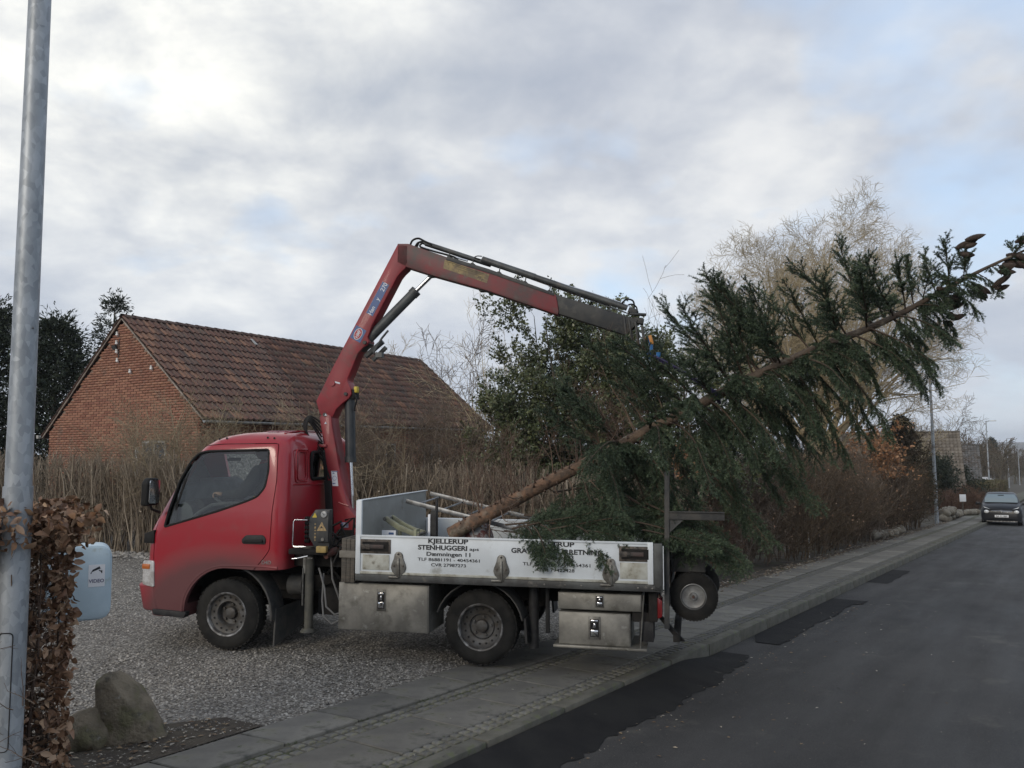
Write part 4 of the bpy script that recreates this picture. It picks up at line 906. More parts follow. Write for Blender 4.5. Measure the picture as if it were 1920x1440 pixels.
b = MB(); b.prism([(1.86,1.92),(1.90,1.92),(1.87,1.60),(1.83,1.60)], .02, .10, XZ); b.prism([(1.78,1.60),(1.86,1.60),(1.82,1.05),(1.74,1.05)], -.02, .12, XZ); b.build('hose_bundle', M_blk, col, bevel=.01)
# cylinders
def cyl(p0, p1, r, rod, r2, mt, y=0, nm='cylinder', sq=False, par=None):
    p0, p1, rod = Vector((p0[0],y,p0[1])), Vector((p1[0],y,p1[1])), Vector((rod[0],y,rod[1]))
    b = MB(); dr = (p1-p0).normalized()
    b.tube([p0,p1], r, 20); b.tube([p1-dr*.05,p1+dr*.012], r*1.12, 20); o = b.build(nm, mt, par or crane, smooth=True)
    b = MB(); b.tube([p1,rod], r2, 14); b.build('piston_rod', M_chrome, o, smooth=True); return o
c1 = cyl((1.545,2.985),(.925,3.575),.052,(.765,3.722),.022,M_cyl,nm='jib_cylinder')
b = MB(); b.tube([(1.36,.06,2.93),(1.27,.06,3.08),(1.20,.06,3.16)], .012, 8); b.bb(1.26,1.33,.02,.08,2.88,2.93); b.tube([(1.47,.0,2.90),(1.28,.0,3.055)], .03, 8); b.tube([(1.40,-.03,2.86),(1.255,-.03,2.995)], .024, 8); b.build('cylinder_pipework', M_cyl, c1, smooth=True)
b = MB(); b.box((1.49,0,3.03), (.13,.13,.12), Matrix.Rotation(R(40),3,'Y')); b.build('cylinder_foot', M_boomd, c1, bevel=.012)
c2 = cyl((1.640,2.45),(1.618,1.80),.054,(1.582,1.25),.019,M_cyld,nm='lift_cylinder')
b = MB(); b.box((1.61,0,2.50), (.10,.12,.10)); b.tube(curve_pts([(1.56,.06,2.50),(1.53,.08,2.44),(1.55,.07,2.37),(1.56,.06,2.32)]), .010, 7); b.build('cylinder_head', M_blk, c2, bevel=.012)
b = MB(); b.bb(1.535,1.575,.0,.06,2.515,2.58); b.build('yellow_cap', M_sticky, c2, bevel=.008)
b = MB(); b.bb(1.56,1.62,-.07,.07,1.20,1.27); b.build('rod_eye', M_crane, c2, bevel=.01)
# decals
def boom_plate(poly, y, mt, nm, par, t=.0015):
    b = MB(); b.prism(poly, y, y+t, XZ); return b.build(nm, mt, par)
bd = Vector((1.105-1.812, 4.061-2.769)).normalized(); bn = Vector((-bd.y, bd.x)) # along the boom, and across (to the rear side when negative)
def boom_pt(p, a, c): return (p[0]+bd.x*a-bn.x*c*-1*-1, p[1]+bd.y*a-bn.y*c*-1*-1)
ba = math.atan2(bd.y, -bd.x)   # text baseline runs up the boom as seen from the near side
def decal_text(s, pos, h, ang, y, mt, par, bold=.0, w=None):
    me = text_mesh(s, h/.70, bold=bold, ext=.0)
    xs = [v.co.x for v in me.vertices]; cx = (max(xs)+min(xs))/2; sc_ = (w/(max(xs)-min(xs))) if w else 1
    ca, sa = math.cos(ang), math.sin(ang)
    for v in me.vertices:
        x, z = (v.co.x-cx)*sc_, v.co.y-h/2
        v.co = (-(x*ca-z*sa), 0, x*sa+z*ca)
    o = link('lettering', me, mt, par); o.location = (pos[0], y, pos[1]); return o
def rect_c(pos, l, h, ang):
    ca, sa = math.cos(ang), math.sin(ang); return [(pos[0]-(x*ca-z*sa), pos[1]+x*sa+z*ca) for x, z in ((-l/2,-h/2),(l/2,-h/2),(l/2,h/2),(-l/2,h/2))]
ang_b = math.atan2(4.061-2.769, 1.812-1.105)
boom_plate(rect_c((1.312,3.492), .37, .083, ang_b), .0855, M_stickb, 'blue_decal', boom)
decal_text('Han', (1.378,3.372), .042, ang_b, .0878, M_stickt, boom, .001); decal_text('y', (1.312,3.492), .042, ang_b, .0878, M_stickt, boom, .001); decal_text('270', (1.245,3.615), .045, ang_b, .0878, M_stickt, boom, .001)
boom_plate(rect_c((1.522,3.128), .145, .13, ang_b), .0855, M_stickb, 'blue_decal', boom)
def ell(pos, a, c_, ang, n=24): ca, sa = math.cos(ang), math.sin(ang); return [(pos[0]-(a*math.cos(2*PI*k/n)*ca-c_*math.sin(2*PI*k/n)*sa), pos[1]+a*math.cos(2*PI*k/n)*sa+c_*math.sin(2*PI*k/n)*ca) for k in range(n)]
boom_plate(ell((1.522,3.128), .064, .044, ang_b), .0872, M_stickt, 'emblem', boom); boom_plate(ell((1.522,3.128), .057, .038, ang_b), .0888, mat('emblem_red',(.38,.035,.04),.5), 'emblem_field', boom)
decal_text('HMF', (1.522,3.128), .038, ang_b, .0912, M_stickt, boom, .001, .085)
boom_plate(rect_c((1.745,2.62), .06, .016, R(-15)), .0855, M_stickt, 'white_tag', boom)
b = MB(); b.lathe([(.03,0),(.03,.015),(.0,.015)], 16, lambda p,q,h:(1.80+p,.085+h,2.615+q)); b.build('boss', M_crane, boom)
b = MB(); b.prism([(1.68,1.545),(1.745,1.53),(1.775,1.695),(1.712,1.70)] if False else [(1.705,1.545),(1.768,1.545),(1.788,1.700),(1.725,1.700)], .1005, .1025, XZ); b.build('white_label', M_stickw, col)
for (z, s_) in ((1.672,1),(1.575,-1)):
    b = MB(); b.prism([(1.738+.01*s_,z),(1.776,z),(1.757,z+.012*s_)], .1028, .1036, XZ); b.build('label_mark', M_stickb, col)
b = MB(); pl = ell((1.748,1.625), .022, .022, 0, 20); b.tube([(u,.1035,v) for u,v in pl]+[(pl[0][0],.1035,pl[0][1])], .0015, 4, cap=False); b.build('label_ring', M_stickb, col)
b = MB(); b.bb(1.71,1.78,.1025,.1032,1.690,1.697); b.build('label_line', M_stickb, col)
b = MB(); b.prism([(1.585,1.12),(1.665,1.12),(1.665,1.175),(1.585,1.175)], .1005, .1025, XZ); b.build('plate', mat('blue_white_plate', (.05,.08,.20), .5, col2=(.28,.28,.33), scale=45, lo=.45, hi=.55), col)
b = MB(); b.tube([(1.70,.102,1.375),(1.585,.105,1.345)], .009, 6); b.build('weld_step', M_crane, col)
for z in (2.285,2.20):
    b = MB(); b.prism([(1.845,z-.012),(1.872,z-.012),(1.858,z+.012)], .1085, .1095, XZ); b.build('warning_mark', M_stickt, col)
yp = [(.586,3.875),(.110,3.700),(.137,3.612),(.600,3.785)]
boom_plate(yp, .0855, M_yel, 'yellow_plate', jib)
b = MB()
b.tube([(.54,.0885,3.815),(.555,.0885,3.85),(.50,.0885,3.835),(.44,.0885,3.81),(.16,.0885,3.705)], .0022, 4); b.tube([(.44,.0885,3.77),(.17,.0885,3.67)], .0018, 4); b.tube([(.50,.0885,3.83),(.50,.0885,3.815),(.19,.0885,3.70)], .0018, 4); b.build('load_chart', mat('chart_lines',(.10,.09,.05),.7), jib)
# weathered grey blotch: bolt heads along the jib underside
b = MB()
for x in (.75,.2,-.3): z = np.interp(x,[-.592,.148,.721,1.011],[3.262,3.539,3.718,3.82]); b.bb(x-.03,x+.03,-.05,.05,z-.012,z+.004)
b.build('wear_pads', M_boomd, jib)
# hook block: things the hook carries are separate
hook = empty('lifting_hook', (0,0,0), 0, T)
b = MB(); b.tube([(-1.425,0,3.03),(-1.462,0,3.00)], .012, 6); b.box((-1.50,.0,3.0), (.035,.05,.09), Matrix.Rotation(R(15),3,'Y')); b.build('swivel', mat('orange_steel',(.55,.24,.05),.5), hook, bevel=.006)
b = MB(); b.tube([(-1.44,0,3.00),(-1.43,0,2.93),(-1.47,0,2.89)], .02, 8); b.build('shackle', M_rust, hook, smooth=True)
b = MB(); b.tube(curve_pts([(-1.485,0,3.03),(-1.50,0,2.95),(-1.50,0,2.90)]), .018, 8); b.tube(curve_pts([(-1.49,0,2.90),(-1.475,0,2.845),(-1.52,0,2.82),(-1.565,0,2.835),(-1.57,0,2.875)]), .022, 8); b.build('hook', mat('blue_steel',(.03,.16,.42),.4), hook, smooth=True)

# ---- driver
def skin_body(name, verts, edges, radii, mt, parent, sub=2):
    me = bpy.data.meshes.new(name); me.from_pydata([Vector(v) for v in verts], edges, []); o = bpy.data.objects.new('tmp', me); COL.objects.link(o)
    md = o.modifiers.new('s','SKIN'); lay = me.skin_vertices[0].data
    for i, r in enumerate(radii): lay[i].radius = (r, r) if not isinstance(r, tuple) else r
    lay[0].use_root = True
    s = o.modifiers.new('u','SUBSURF'); s.levels = sub; s.render_levels = sub
    dg = bpy.context.evaluated_depsgraph_get(); m2 = bpy.data.meshes.new_from_object(o.evaluated_get(dg)); bpy.data.objects.remove(o); m2.name = name
    m2.materials.clear(); m2.polygons.foreach_set('use_smooth', [True]*len(m2.polygons)); return link(name, m2, mt, parent)
drv = empty('person', TW(2.27,.42,1.20)); drv.scale = (1.12,1.12,1.06); drv.rotation_euler = T.rotation_euler
tag(drv, 'driver in a dark jacket sitting at the wheel inside the red cab', 'person')
M_jacket = mat('dark_jacket', (.012,.013,.015), .85, col2=(.02,.021,.024), scale=9); M_skin = mat('skin', (.42,.25,.18), .55); M_hair = mat('hair', (.03,.02,.015), .8); M_jeans = mat('dark_trousers', (.02,.025,.04), .9)
V = [(0,0,0),(.0,0,.15),(.02,0,.33),(.04,0,.48),(.06,0,.56),(.03,.19,.47),(.16,.25,.26),(.42,.12,.25),(.03,-.19,.47),(.18,-.23,.27),(.43,-.08,.27)]
E_ = [(0,1),(1,2),(2,3),(3,4),(3,5),(5,6),(6,7),(3,8),(8,9),(9,10)]
jk = skin_body('jacket', V, E_, [(.15,.18),(.15,.17),(.15,.19),(.12,.14),(.06,.06),.08,.06,.042,.08,.06,.042], M_jacket, drv)
skin_body('trousers', [(0,0,0),(.0,.10,-.02),(.40,.13,.02),(.48,.14,-.14),(0,-.10,-.02),(.40,-.13,.02),(.48,-.14,-.14)], [(0,1),(1,2),(2,3),(0,4),(4,5),(5,6)], [(.12,.12),.10,.075,.06,.10,.075,.06], M_jeans, drv)
def head():
    b = MB(); n = 16
    prof_ = [(.0,.125),(.045,.118),(.072,.095),(.083,.055),(.082,.01),(.076,-.03),(.062,-.075),(.045,-.105),(.02,-.118),(.0,-.12)]
    b.lathe(prof_, n, lambda p,q,h:(p*1.18+.0, q*.95, h)); 
    b.add([(.085,-.012,-.01),(.085,.012,-.01),(.118,0,-.025),(.088,0,.03)], [(0,1,2),(1,3,2),(3,0,2)])
    for s in (1,-1): b.box((.0,.083*s,-.005), (.035,.018,.055))
    o = b.build('head', M_skin, drv, smooth=True); o.location = (.10,0,.70)
    h = MB(); h.lathe([(.0,.137),(.05,.130),(.082,.10),(.092,.055),(.090,.0),(.080,-.04)], n, lambda p,q,hh:(p*1.12-.018, q, hh+ (.035 if p > .04 else 0)*(1 if hh<.06 else 0))); ho = h.build('hair', M_hair, drv, smooth=True); ho.location = (.10,0,.70)
    for s in (1,-1):
        e = MB(); e.lathe([(0,.006),(.008,.003),(.010,0)], 8, lambda p,q,hh:(.092+hh,.032*s+p,.012+q)); eo = e.build('eye', M_txt, drv); eo.location = (.10,0,.70)
    m_ = MB(); m_.box((.083,0,-.062), (.01,.045,.008)); mo = m_.build('mouth', mat('lips',(.30,.13,.11),.5), drv); mo.location = (.10,0,.70)
head()
for s in (1,-1):   # hands closed round the rim
    Vh = [(.42,.12*s+.02 if s>0 else -.06,.25),(.47,(.105 if s>0 else -.05),.255)]
    w0 = Vector(Vh[0]); w1 = Vector(Vh[1]); vs = [w0, w1]; es = [(0,1)]; rs = [.028,.034]
    for k in range(4):
        y = (k-1.5)*.018; i = len(vs); L_ = (.9,1,.95,.8)[k]
        vs += [w1+Vector((.025,y,.012)), w1+Vector((.052*L_,y,.004)), w1+Vector((.056*L_,y,-.022)), w1+Vector((.036,y,-.036))]; es += [(1,i),(i,i+1),(i+1,i+2),(i+2,i+3)]; rs += [.009,.0085,.008,.007]
    i = len(vs); vs += [w1+Vector((.008,-.03*s,-.004)), w1+Vector((.032,-.042*s,-.014)), w1+Vector((.045,-.03*s,-.03))]; es += [(1,i),(i,i+1),(i+1,i+2)]; rs += [.012,.010,.008]
    skin_body('hand', vs, es, rs, M_skin, drv, 1)

# ---- load in the bed
def bedthing(name, label, cat, loc): o = empty(name, TW(*loc)); o.rotation_euler = T.rotation_euler; tag(o, label, cat); return o
def ladder():
    o = bedthing('ladder', 'aluminium ladder leaning over the far side of the truck bed', 'ladder', (0,0,.83))
    A0, A1 = Vector((1.035,-.15,.56)), Vector((-.75,-.05,.16)); B0, B1 = Vector((.905,-.55,.62)), Vector((-.85,-.45,.24))
    for a, c in ((A0,A1),(B0,B1)):
        d_ = (c-a); m_ = (a+c)/2; b = MB(); b.box(m_, (d_.length,.018,.045), Matrix.Rotation(-math.atan2(d_.z,-d_.x) if False else math.atan2(-d_.z,d_.x),3,'Y')@Matrix.Rotation(0,3,'Z')); b.build('rail', mat('bright_aluminium',(.27,.28,.29),.45,metal=.8,col2=(.16,.16,.16),scale=10), o, bevel=.004)
    for k in range(7):
        t = (k+.5)/7; b = MB(); b.tube([A0.lerp(A1,t), B0.lerp(B1,t)], .010, 8); b.build('rung', MATS['bright_aluminium'], o, smooth=True)
ladder()
def clamp():
    o = bedthing('stone_clamp', 'pale yellow-green lifting clamp arms behind the headboard in the truck bed', 'clamp', (.86,.5,.83))
    m_ = mat('pale_lime_paint',(.25,.26,.17),.6, col2=(.17,.17,.125), scale=8)
    for y in (.05,-.12):
        b = MB(); b.prism([(.16,.445),(.145,.41),(.02,.33),(-.14,.275),(-.20,.28),(-.20,.315),(-.13,.325),(.0,.38),(.13,.455)], y, y+.035, XZ); b.build('clamp_arm', m_, o, bevel=.005)
    b = MB(); b.tube([(.145,-.14,.43),(.145,.09,.43)], .02, 8); b.tube([(-.19,-.14,.29),(-.19,.09,.29)], .014, 8); b.build('cross_pin', M_gmetal, o, smooth=True)
    b = MB(); b.bb(-.15,-.18,-.01,.10,.0,.34); b.bb(-.20,.16,-.1,.06,0,.05); b.bb(.02,.05,-.06,-.02,.02,.33); b.build('frame', m_, o, bevel=.004)
    b = MB(); b.bb(.03,.17,.088,.092,.27,.325); b.build('maker_plate', M_stickw, o)
    b = MB(); b.bb(.05,.10,.0925,.094,.285,.305); b.build('plate_print', M_stickb, o)
clamp()
def posts():
    o = bedthing('steel_stand', 'upright dark steel stand with a pale tip behind the white drop side', 'stand', (.60,.30,.83))
    b = MB(); b.bb(-.03,.03,-.03,.03,0,.50); b.bb(-.025,.0,-.05,-.02,.2,.62); b.bb(-.12,.12,-.12,.12,0,.03); b.build('post', M_blkp, o, bevel=.006)
    b = MB(); b.bb(.035,.06,-.02,.02,.15,.46); b.build('pale_bracket', M_stickw, o, bevel=.004)
posts()
def can():
    o = bedthing('canister', 'red and white bag-like canister under the ladder in the truck bed', 'canister', (.33,-.1,.83))
    b = MB(); b.prism(rounded([(-.20,0),(.20,0),(.21,.24),(.14,.37),(-.12,.38),(-.21,.24)], .07), -.16, .16, XZ); b.build('body', mat('red_white_sack',(.11,.035,.035),.7,col2=(.33,.33,.34),scale=7,lo=.46,hi=.52), o, bevel=.05, seg=3)
    b = MB(); b.tube([(-.08,0,.36),(-.04,0,.41),(.06,0,.41),(.10,0,.36)], .012, 8); b.build('handle', M_blk, o, smooth=True)
can()
# ------------------------------------------------------------------ vectorised plants
def unit(v): return v/np.maximum(np.linalg.norm(v, axis=-1, keepdims=True), 1e-9)
def perp(t, az):
    ref = np.where(np.abs(t[...,2:3]) < .9, np.array([0,0,1.]), np.array([1.,0,0])); a = unit(np.cross(t, ref)); b = np.cross(t, a)
    return a*np.cos(az)[...,None]+b*np.sin(az)[...,None]
def grow(p0, d0, L, k, wob=.1, up=0.0, g=rng, bend=None):
    """polylines (n,k+1,3) from start points, directions, lengths"""
    n = len(p0); P = np.zeros((n,k+1,3)); P[:,0] = p0; d = unit(d0); st = (L/k)[:,None]
    for i in range(k):
        d = d+g.normal(0,wob,(n,3)); d[:,2] += up if np.isscalar(up) else up[i]
        if bend is not None: d = d+bend
        d = unit(d); P[:,i+1] = P[:,i]+d*st
    return P
def sample(P, t):
    k = P.shape[1]-1; f = np.clip(t*k, 0, k-1e-6); i = f.astype(int); r = (f-i)[:,None]; n = np.arange(len(P))
    return P[n,i]*(1-r)+P[n,i+1]*r, unit(P[n,i+1]-P[n,i])
def kids(P, Rr, m, ang, length, t0=.2, t1=1.0, k=4, wob=.12, up=0.0, ratio=.6, rend=.35, g=rng, taper=.6, az=None, rmin=.0012, angv=.2):
    """m children on each polyline -> child polylines, radii"""
    n = len(P); idx = np.repeat(np.arange(n), m); t = t0+(t1-t0)*(np.tile(np.arange(m), n)+g.uniform(0,1,n*m))/m
    pos, tan = sample(P[idx], t); a = g.uniform(0,2*PI,n*m) if az is None else az(n*m)
    an = ang*(1+g.normal(0,angv,n*m)); d = tan*np.cos(an)[:,None]+perp(tan, a)*np.sin(an)[:,None]
    L = length*(1-taper*t)*g.uniform(.6,1.2,n*m)
    C = grow(pos, d, L, k, wob, up, g)
    r0 = np.maximum((Rr[idx,0]*(1-t)+Rr[idx,-1]*t)*ratio, rmin); RR = np.linspace(1, rend, k+1)[None]*r0[:,None]
    return C, np.maximum(RR, rmin*.8), t
def tubes(P, Rr, s=3, rnd=None, g=rng):
    n, k1, _ = P.shape; T_ = np.empty_like(P); T_[:,1:-1] = P[:,2:]-P[:,:-2]; T_[:,0] = P[:,1]-P[:,0]; T_[:,-1] = P[:,-1]-P[:,-2]; T_ = unit(T_)
    a = unit(np.cross(T_, unit(np.array([.31,.52,.79])))); b = np.cross(T_, a)
    th = np.arange(s)*2*PI/s
    V = P[:,:,None]+(a[:,:,None]*np.cos(th)[None,None,:,None]+b[:,:,None]*np.sin(th)[None,None,:,None])*Rr[:,:,None,None]
    i = (np.arange(n)[:,None,None]*k1+np.arange(k1-1)[None,:,None])*s; j = np.arange(s)[None,None,:]; j2 = (j+1)%s
    F = np.stack([i+j, i+j2, i+s+j2, i+s+j], -1).reshape(-1,4)
    r = g.uniform(0,1,n) if rnd is None else rnd
    return V.reshape(-1,3), F, np.repeat(r, k1*s)
def leafquads(pos, d, up, L, Wd, fold=.25, g=rng, rnd=None):
    """folded diamond leaves: base, left, tip, right"""
    d = unit(d); s = unit(np.cross(d, up)); nrm = np.cross(s, d); n = len(pos); L = L[:,None]; Wd = Wd[:,None]
    a = pos; c = pos+d*L; m = pos+d*L*.45; l = m+s*Wd*.5+nrm*Wd*fold; r = m-s*Wd*.5+nrm*Wd*fold; c = c-nrm*Wd*fold*.5
    V = np.stack([a,l,c,r],1).reshape(-1,3); F = (np.array([[0,1,2,3]])[None]+np.arange(n)[:,None,None]*4).reshape(-1,4)
    return V, F, np.repeat(g.uniform(0,1,n) if rnd is None else rnd, 4)
def rdir(n, g=rng): return unit(g.normal(0,1,(n,3)))

M_bark = mat('grey_bark', (.13,.115,.09), .95, col2=(.075,.07,.05), scale=8, bump=.6, bscale=30)
M_oak = mat('pale_oak_twigs', (.3,.25,.17), .9, rnd=[(.30,.24,.15),(.42,.345,.22),(.54,.455,.31),(.34,.28,.16),(.48,.385,.25)])
M_twigtan = mat('tan_twigs', (.2,.15,.1), .9, rnd=[(.15,.12,.08),(.26,.21,.14),(.38,.31,.20),(.18,.13,.085),(.31,.27,.18)])
M_twigbr = mat('brown_twigs', (.1,.06,.04), .9, rnd=[(.075,.058,.044),(.13,.10,.074),(.19,.15,.115),(.09,.062,.048),(.27,.22,.17)])
M_twigred = mat('red_brown_twigs', (.1,.05,.03), .9, rnd=[(.072,.038,.028),(.13,.070,.048),(.19,.115,.078),(.09,.050,.034),(.27,.19,.13)])
M_twigdark = mat('dark_twigs', (.1,.05,.03), .9, rnd=[(.055,.040,.028),(.100,.072,.048),(.150,.110,.072),(.070,.048,.033),(.23,.18,.12)])
M_cane = mat('cane_stems', (.15,.11,.07), .9, rnd=[(.12,.092,.068),(.21,.17,.125),(.31,.26,.195),(.15,.115,.085),(.42,.36,.28),(.19,.14,.10)])
M_holly = mat('glossy_leaves', (.05,.07,.03), .38, rnd=[(.030,.044,.022),(.058,.078,.036),(.10,.12,.055),(.16,.175,.085),(.046,.062,.034)])
M_conf = mat('dark_conifer', (.03,.04,.02), .75, rnd=[(.012,.020,.012),(.020,.030,.016),(.028,.042,.022),(.016,.026,.018)])
M_everbr = mat('bronze_evergreen', (.05,.05,.02), .7, rnd=[(.035,.034,.018),(.055,.048,.024),(.080,.060,.030),(.030,.036,.018)])
M_beech = mat('copper_beech_leaves', (.2,.1,.05), .6, rnd=[(.12,.062,.036),(.20,.11,.064),(.31,.19,.115),(.16,.080,.046),(.40,.27,.175),(.25,.14,.08)])
M_orangeleaf = mat('orange_leaves', (.3,.15,.06), .6, rnd=[(.20,.085,.035),(.30,.15,.07),(.38,.22,.115),(.24,.11,.05)])

def plant(name, label, cat, loc, parts, group=None):
    """parts [(part name, material, [ (V,F,r)... ], kind)]; geometry given in world coords"""
    o = empty(name, loc); tag(o, label, cat, group)
    for nm, mt, geo, kind in parts:
        V, F, r = join_np(geo); me = npmesh(nm, V-np.array(loc), F, r); link(nm, me, mt, o, kind)
    return o
def gp(x, y): return np.array([x, y, G(x, y)])

def bare_tree(name, label, x, y, h, tr, spread=1.0, dens=1.0, mt=M_oak, seed=1, lean=(0,0), trunk_frac=.28, levels=4, upb=.05, counts=(7,6,6,5), group=None, tw=.004, nmain=9, fan=.75):
    g = np.random.default_rng(seed); b = gp(x, y)-np.array([0,0,.1])
    tp = grow(b[None], np.array([[lean[0],lean[1],1.0]]), np.array([h*trunk_frac*1.05]), 6, .035, 0, g); tr_ = np.linspace(tr, tr*.72, 7)[None]
    top = tp[0,-1]; n = nmain
    az = np.arange(n)*2.4+g.uniform(0,.6,n); an = fan*np.sqrt((np.arange(n)+.3)/n)*(1+g.normal(0,.08,n))
    d = np.stack([np.sin(an)*np.cos(az)*spread, np.sin(an)*np.sin(az)*spread, np.cos(an)], -1)
    st = tp[0,-1]-unit(tp[0,-1]-tp[0,-2])*np.sort(g.uniform(0,h*trunk_frac*.35,n))[:,None]*(an/fan)[:,None]
    L = h*(1-trunk_frac)*(1.0-.20*(an/fan))*g.uniform(.96,1.03,n)
    P1 = grow(st, d, L, 10, .075, upb, g); R1 = np.linspace(1,.10,11)[None]*(tr*.42*g.uniform(.7,1.1,n))[:,None]
    geo = [tubes(tp, tr_, 12, g=g), tubes(P1, R1, 7, g=g)]
    P, Rr = P1, R1; Ln = h*.33
    for lv in range(1, levels):
        m = int(round(counts[lv-1]*dens)); P, Rr, t = kids(P, Rr, m, (.62,.74,.84,.9)[min(lv-1,3)], Ln, .22 if lv == 1 else .15, 1.0, (5,3,2,1)[min(lv-1,3)], (.09,.11,.13,.15)[min(lv-1,3)], upb*(1.0,.8,.5,.3)[min(lv-1,3)], .62, .3, g, taper=.5, rmin=tw)
        Ln *= .48; geo.append(tubes(P, Rr, 4 if lv < 2 else 3, g=g))
    return plant(name, label, 'tree', tuple(b), [('trunk', mt, geo[:2], None), ('branches', mt, geo[2:], 'stuff')], group)

def bush(name, label, x, y, rx, ry, h, mt, seed, stems=40, lv1=10, lv2=8, tw=.0022, rz=0, arch=.0, cat='bush', r0=.012, leaf=None, leafmt=None, nleaf=0, lsize=.03, spreadang=.35, group=None, lv3=0, l1=.55, upb=.03, bottom=.12, toplean=0):
    g = np.random.default_rng(seed); b = gp(x, y)
    u = g.uniform(-1,1,(stems,2)); u /= np.maximum(1, np.linalg.norm(u,axis=1))[:,None]
    ca, sa = math.cos(rz), math.sin(rz); px = u[:,0]*rx*.75; py = u[:,1]*ry*.75; X = x+px*ca-py*sa; Y = y+px*sa+py*ca
    p0 = np.stack([X, Y, GZ(X,Y)-.03], -1)
    out = np.stack([X-x, Y-y, np.zeros(stems)], -1)/max(rx,ry)*spreadang
    d = out+np.array([0,0,1.])+g.normal(0,.12,(stems,3))
    edge = 1-.35*np.linalg.norm(u,axis=1)**2
    P = grow(p0, d, h*edge*g.uniform(.75,1.06,stems)*(1.0+arch*.4), 8, .09, np.linspace(.05,-arch*.5,8), g); R0 = np.linspace(1,.25,9)[None]*(r0*g.uniform(.6,1.3,stems))[:,None]
    geo = [tubes(P, R0, 5, g=g)]; P1, R1, _ = kids(P, R0, lv1, .75, h*l1*.8, bottom, 1, 4, .13, upb-arch*.06, .6, .4, g, rmin=tw); geo.append(tubes(P1,R1,3,g=g))
    last = P1
    if lv2: P2, R2, _ = kids(P1, R1, lv2, .8, h*l1*.36, .1, 1, 2, .15, upb*.6, .7, .5, g, rmin=tw); geo.append(tubes(P2,R2,3,g=g)); last = P2
    if lv3: P3, R3, _ = kids(P2, R2, lv3, .8, h*l1*.16, .1, 1, 1, .15, 0, .7, .5, g, rmin=tw); geo.append(tubes(P3,R3,3,g=g)); last = P3
    parts = [('stems', mt, geo, 'stuff')]
    if nleaf:
        idx = g.integers(0, len(last), nleaf); pos, tan = sample(last[idx], g.uniform(0,1,nleaf)); dd = unit(tan*.5+rdir(nleaf,g)+np.array([0,0,-.1])); L = lsize*g.uniform(.7,1.3,nleaf)
        if leaf is not None: keep = leaf(pos); pos, dd, L = pos[keep], dd[keep], L[keep]
        parts.append(('leaves', leafmt, [leafquads(pos, dd, rdir(len(pos),g), L, L*.6, .2, g)], 'stuff'))
    return plant(name, label, cat, tuple(b), parts, group)

def leafy_tree(name, label, x, y, rx, ry, z0, z1, mt, seed, nl=26000, stems=7, lsize=.06, cat='tree', cl=420, tops=None, tr=.06, shape=1.0, clr=.28, group=None, wid=.6, spikes=0):
    """multi-stemmed broadleaf evergreen: stems, limbs, leaf clumps spread through the crown"""
    g = np.random.default_rng(seed); b = gp(x, y); base = b[2]
    n = stems; a = g.uniform(0,2*PI,n); p0 = np.stack([x+np.cos(a)*.25, y+np.sin(a)*.25, np.full(n,base-.05)], -1)
    d = np.stack([np.cos(a)*.22*rx/2, np.sin(a)*.22*ry/2, np.ones(n)], -1)
    P = grow(p0, d, (z1-base)*g.uniform(.7,.97,n), 9, .05, .06, g); R0 = np.linspace(1,.15,10)[None]*(tr*g.uniform(.6,1.1,n))[:,None]
    geo = [tubes(P, R0, 8, g=g)]
    P1, R1, t1 = kids(P, R0, 16, 1.0, rx*1.15, .15, 1, 4, .09, .05, .45, .25, g, taper=.55, rmin=.004); geo.append(tubes(P1,R1,4,g=g))
    P2, R2, t2 = kids(P1, R1, 7, .75, rx*.42, .25, 1, 3, .12, .04, .6, .3, g, rmin=.0025); geo.append(tubes(P2,R2,3,g=g))
    P3, R3, _ = kids(P2, R2, 3, .7, rx*.20, .3, 1, 1, .12, .05, .6, .4, g, rmin=.002); geo.append(tubes(P3,R3,3,g=g))
    pool = np.concatenate([P3, P2[:, :2]]) if True else P3
    zf = (pool[:,-1,2]-z0)/(z1-z0); ok = (zf > 0); pool = pool[ok]
    idx = g.integers(0, len(pool), nl); pos, tan = sample(pool[idx], g.uniform(.15,1,nl)); pos = pos+g.normal(0,lsize*.5,(nl,3))
    dd = unit(tan*.8+rdir(nl,g)); L = lsize*g.uniform(.7,1.3,nl); cr = g.uniform(0,1,len(pool))[idx]*.7+g.uniform(0,.3,nl)
    return plant(name, label, cat, tuple(b), [('trunk', M_bark, geo[:1], None),('branches', M_bark, geo[1:], 'stuff'),('leaves', mt, [leafquads(pos, dd, rdir(nl,g), L, L*wid, .2, g, cr)], 'stuff')], group)

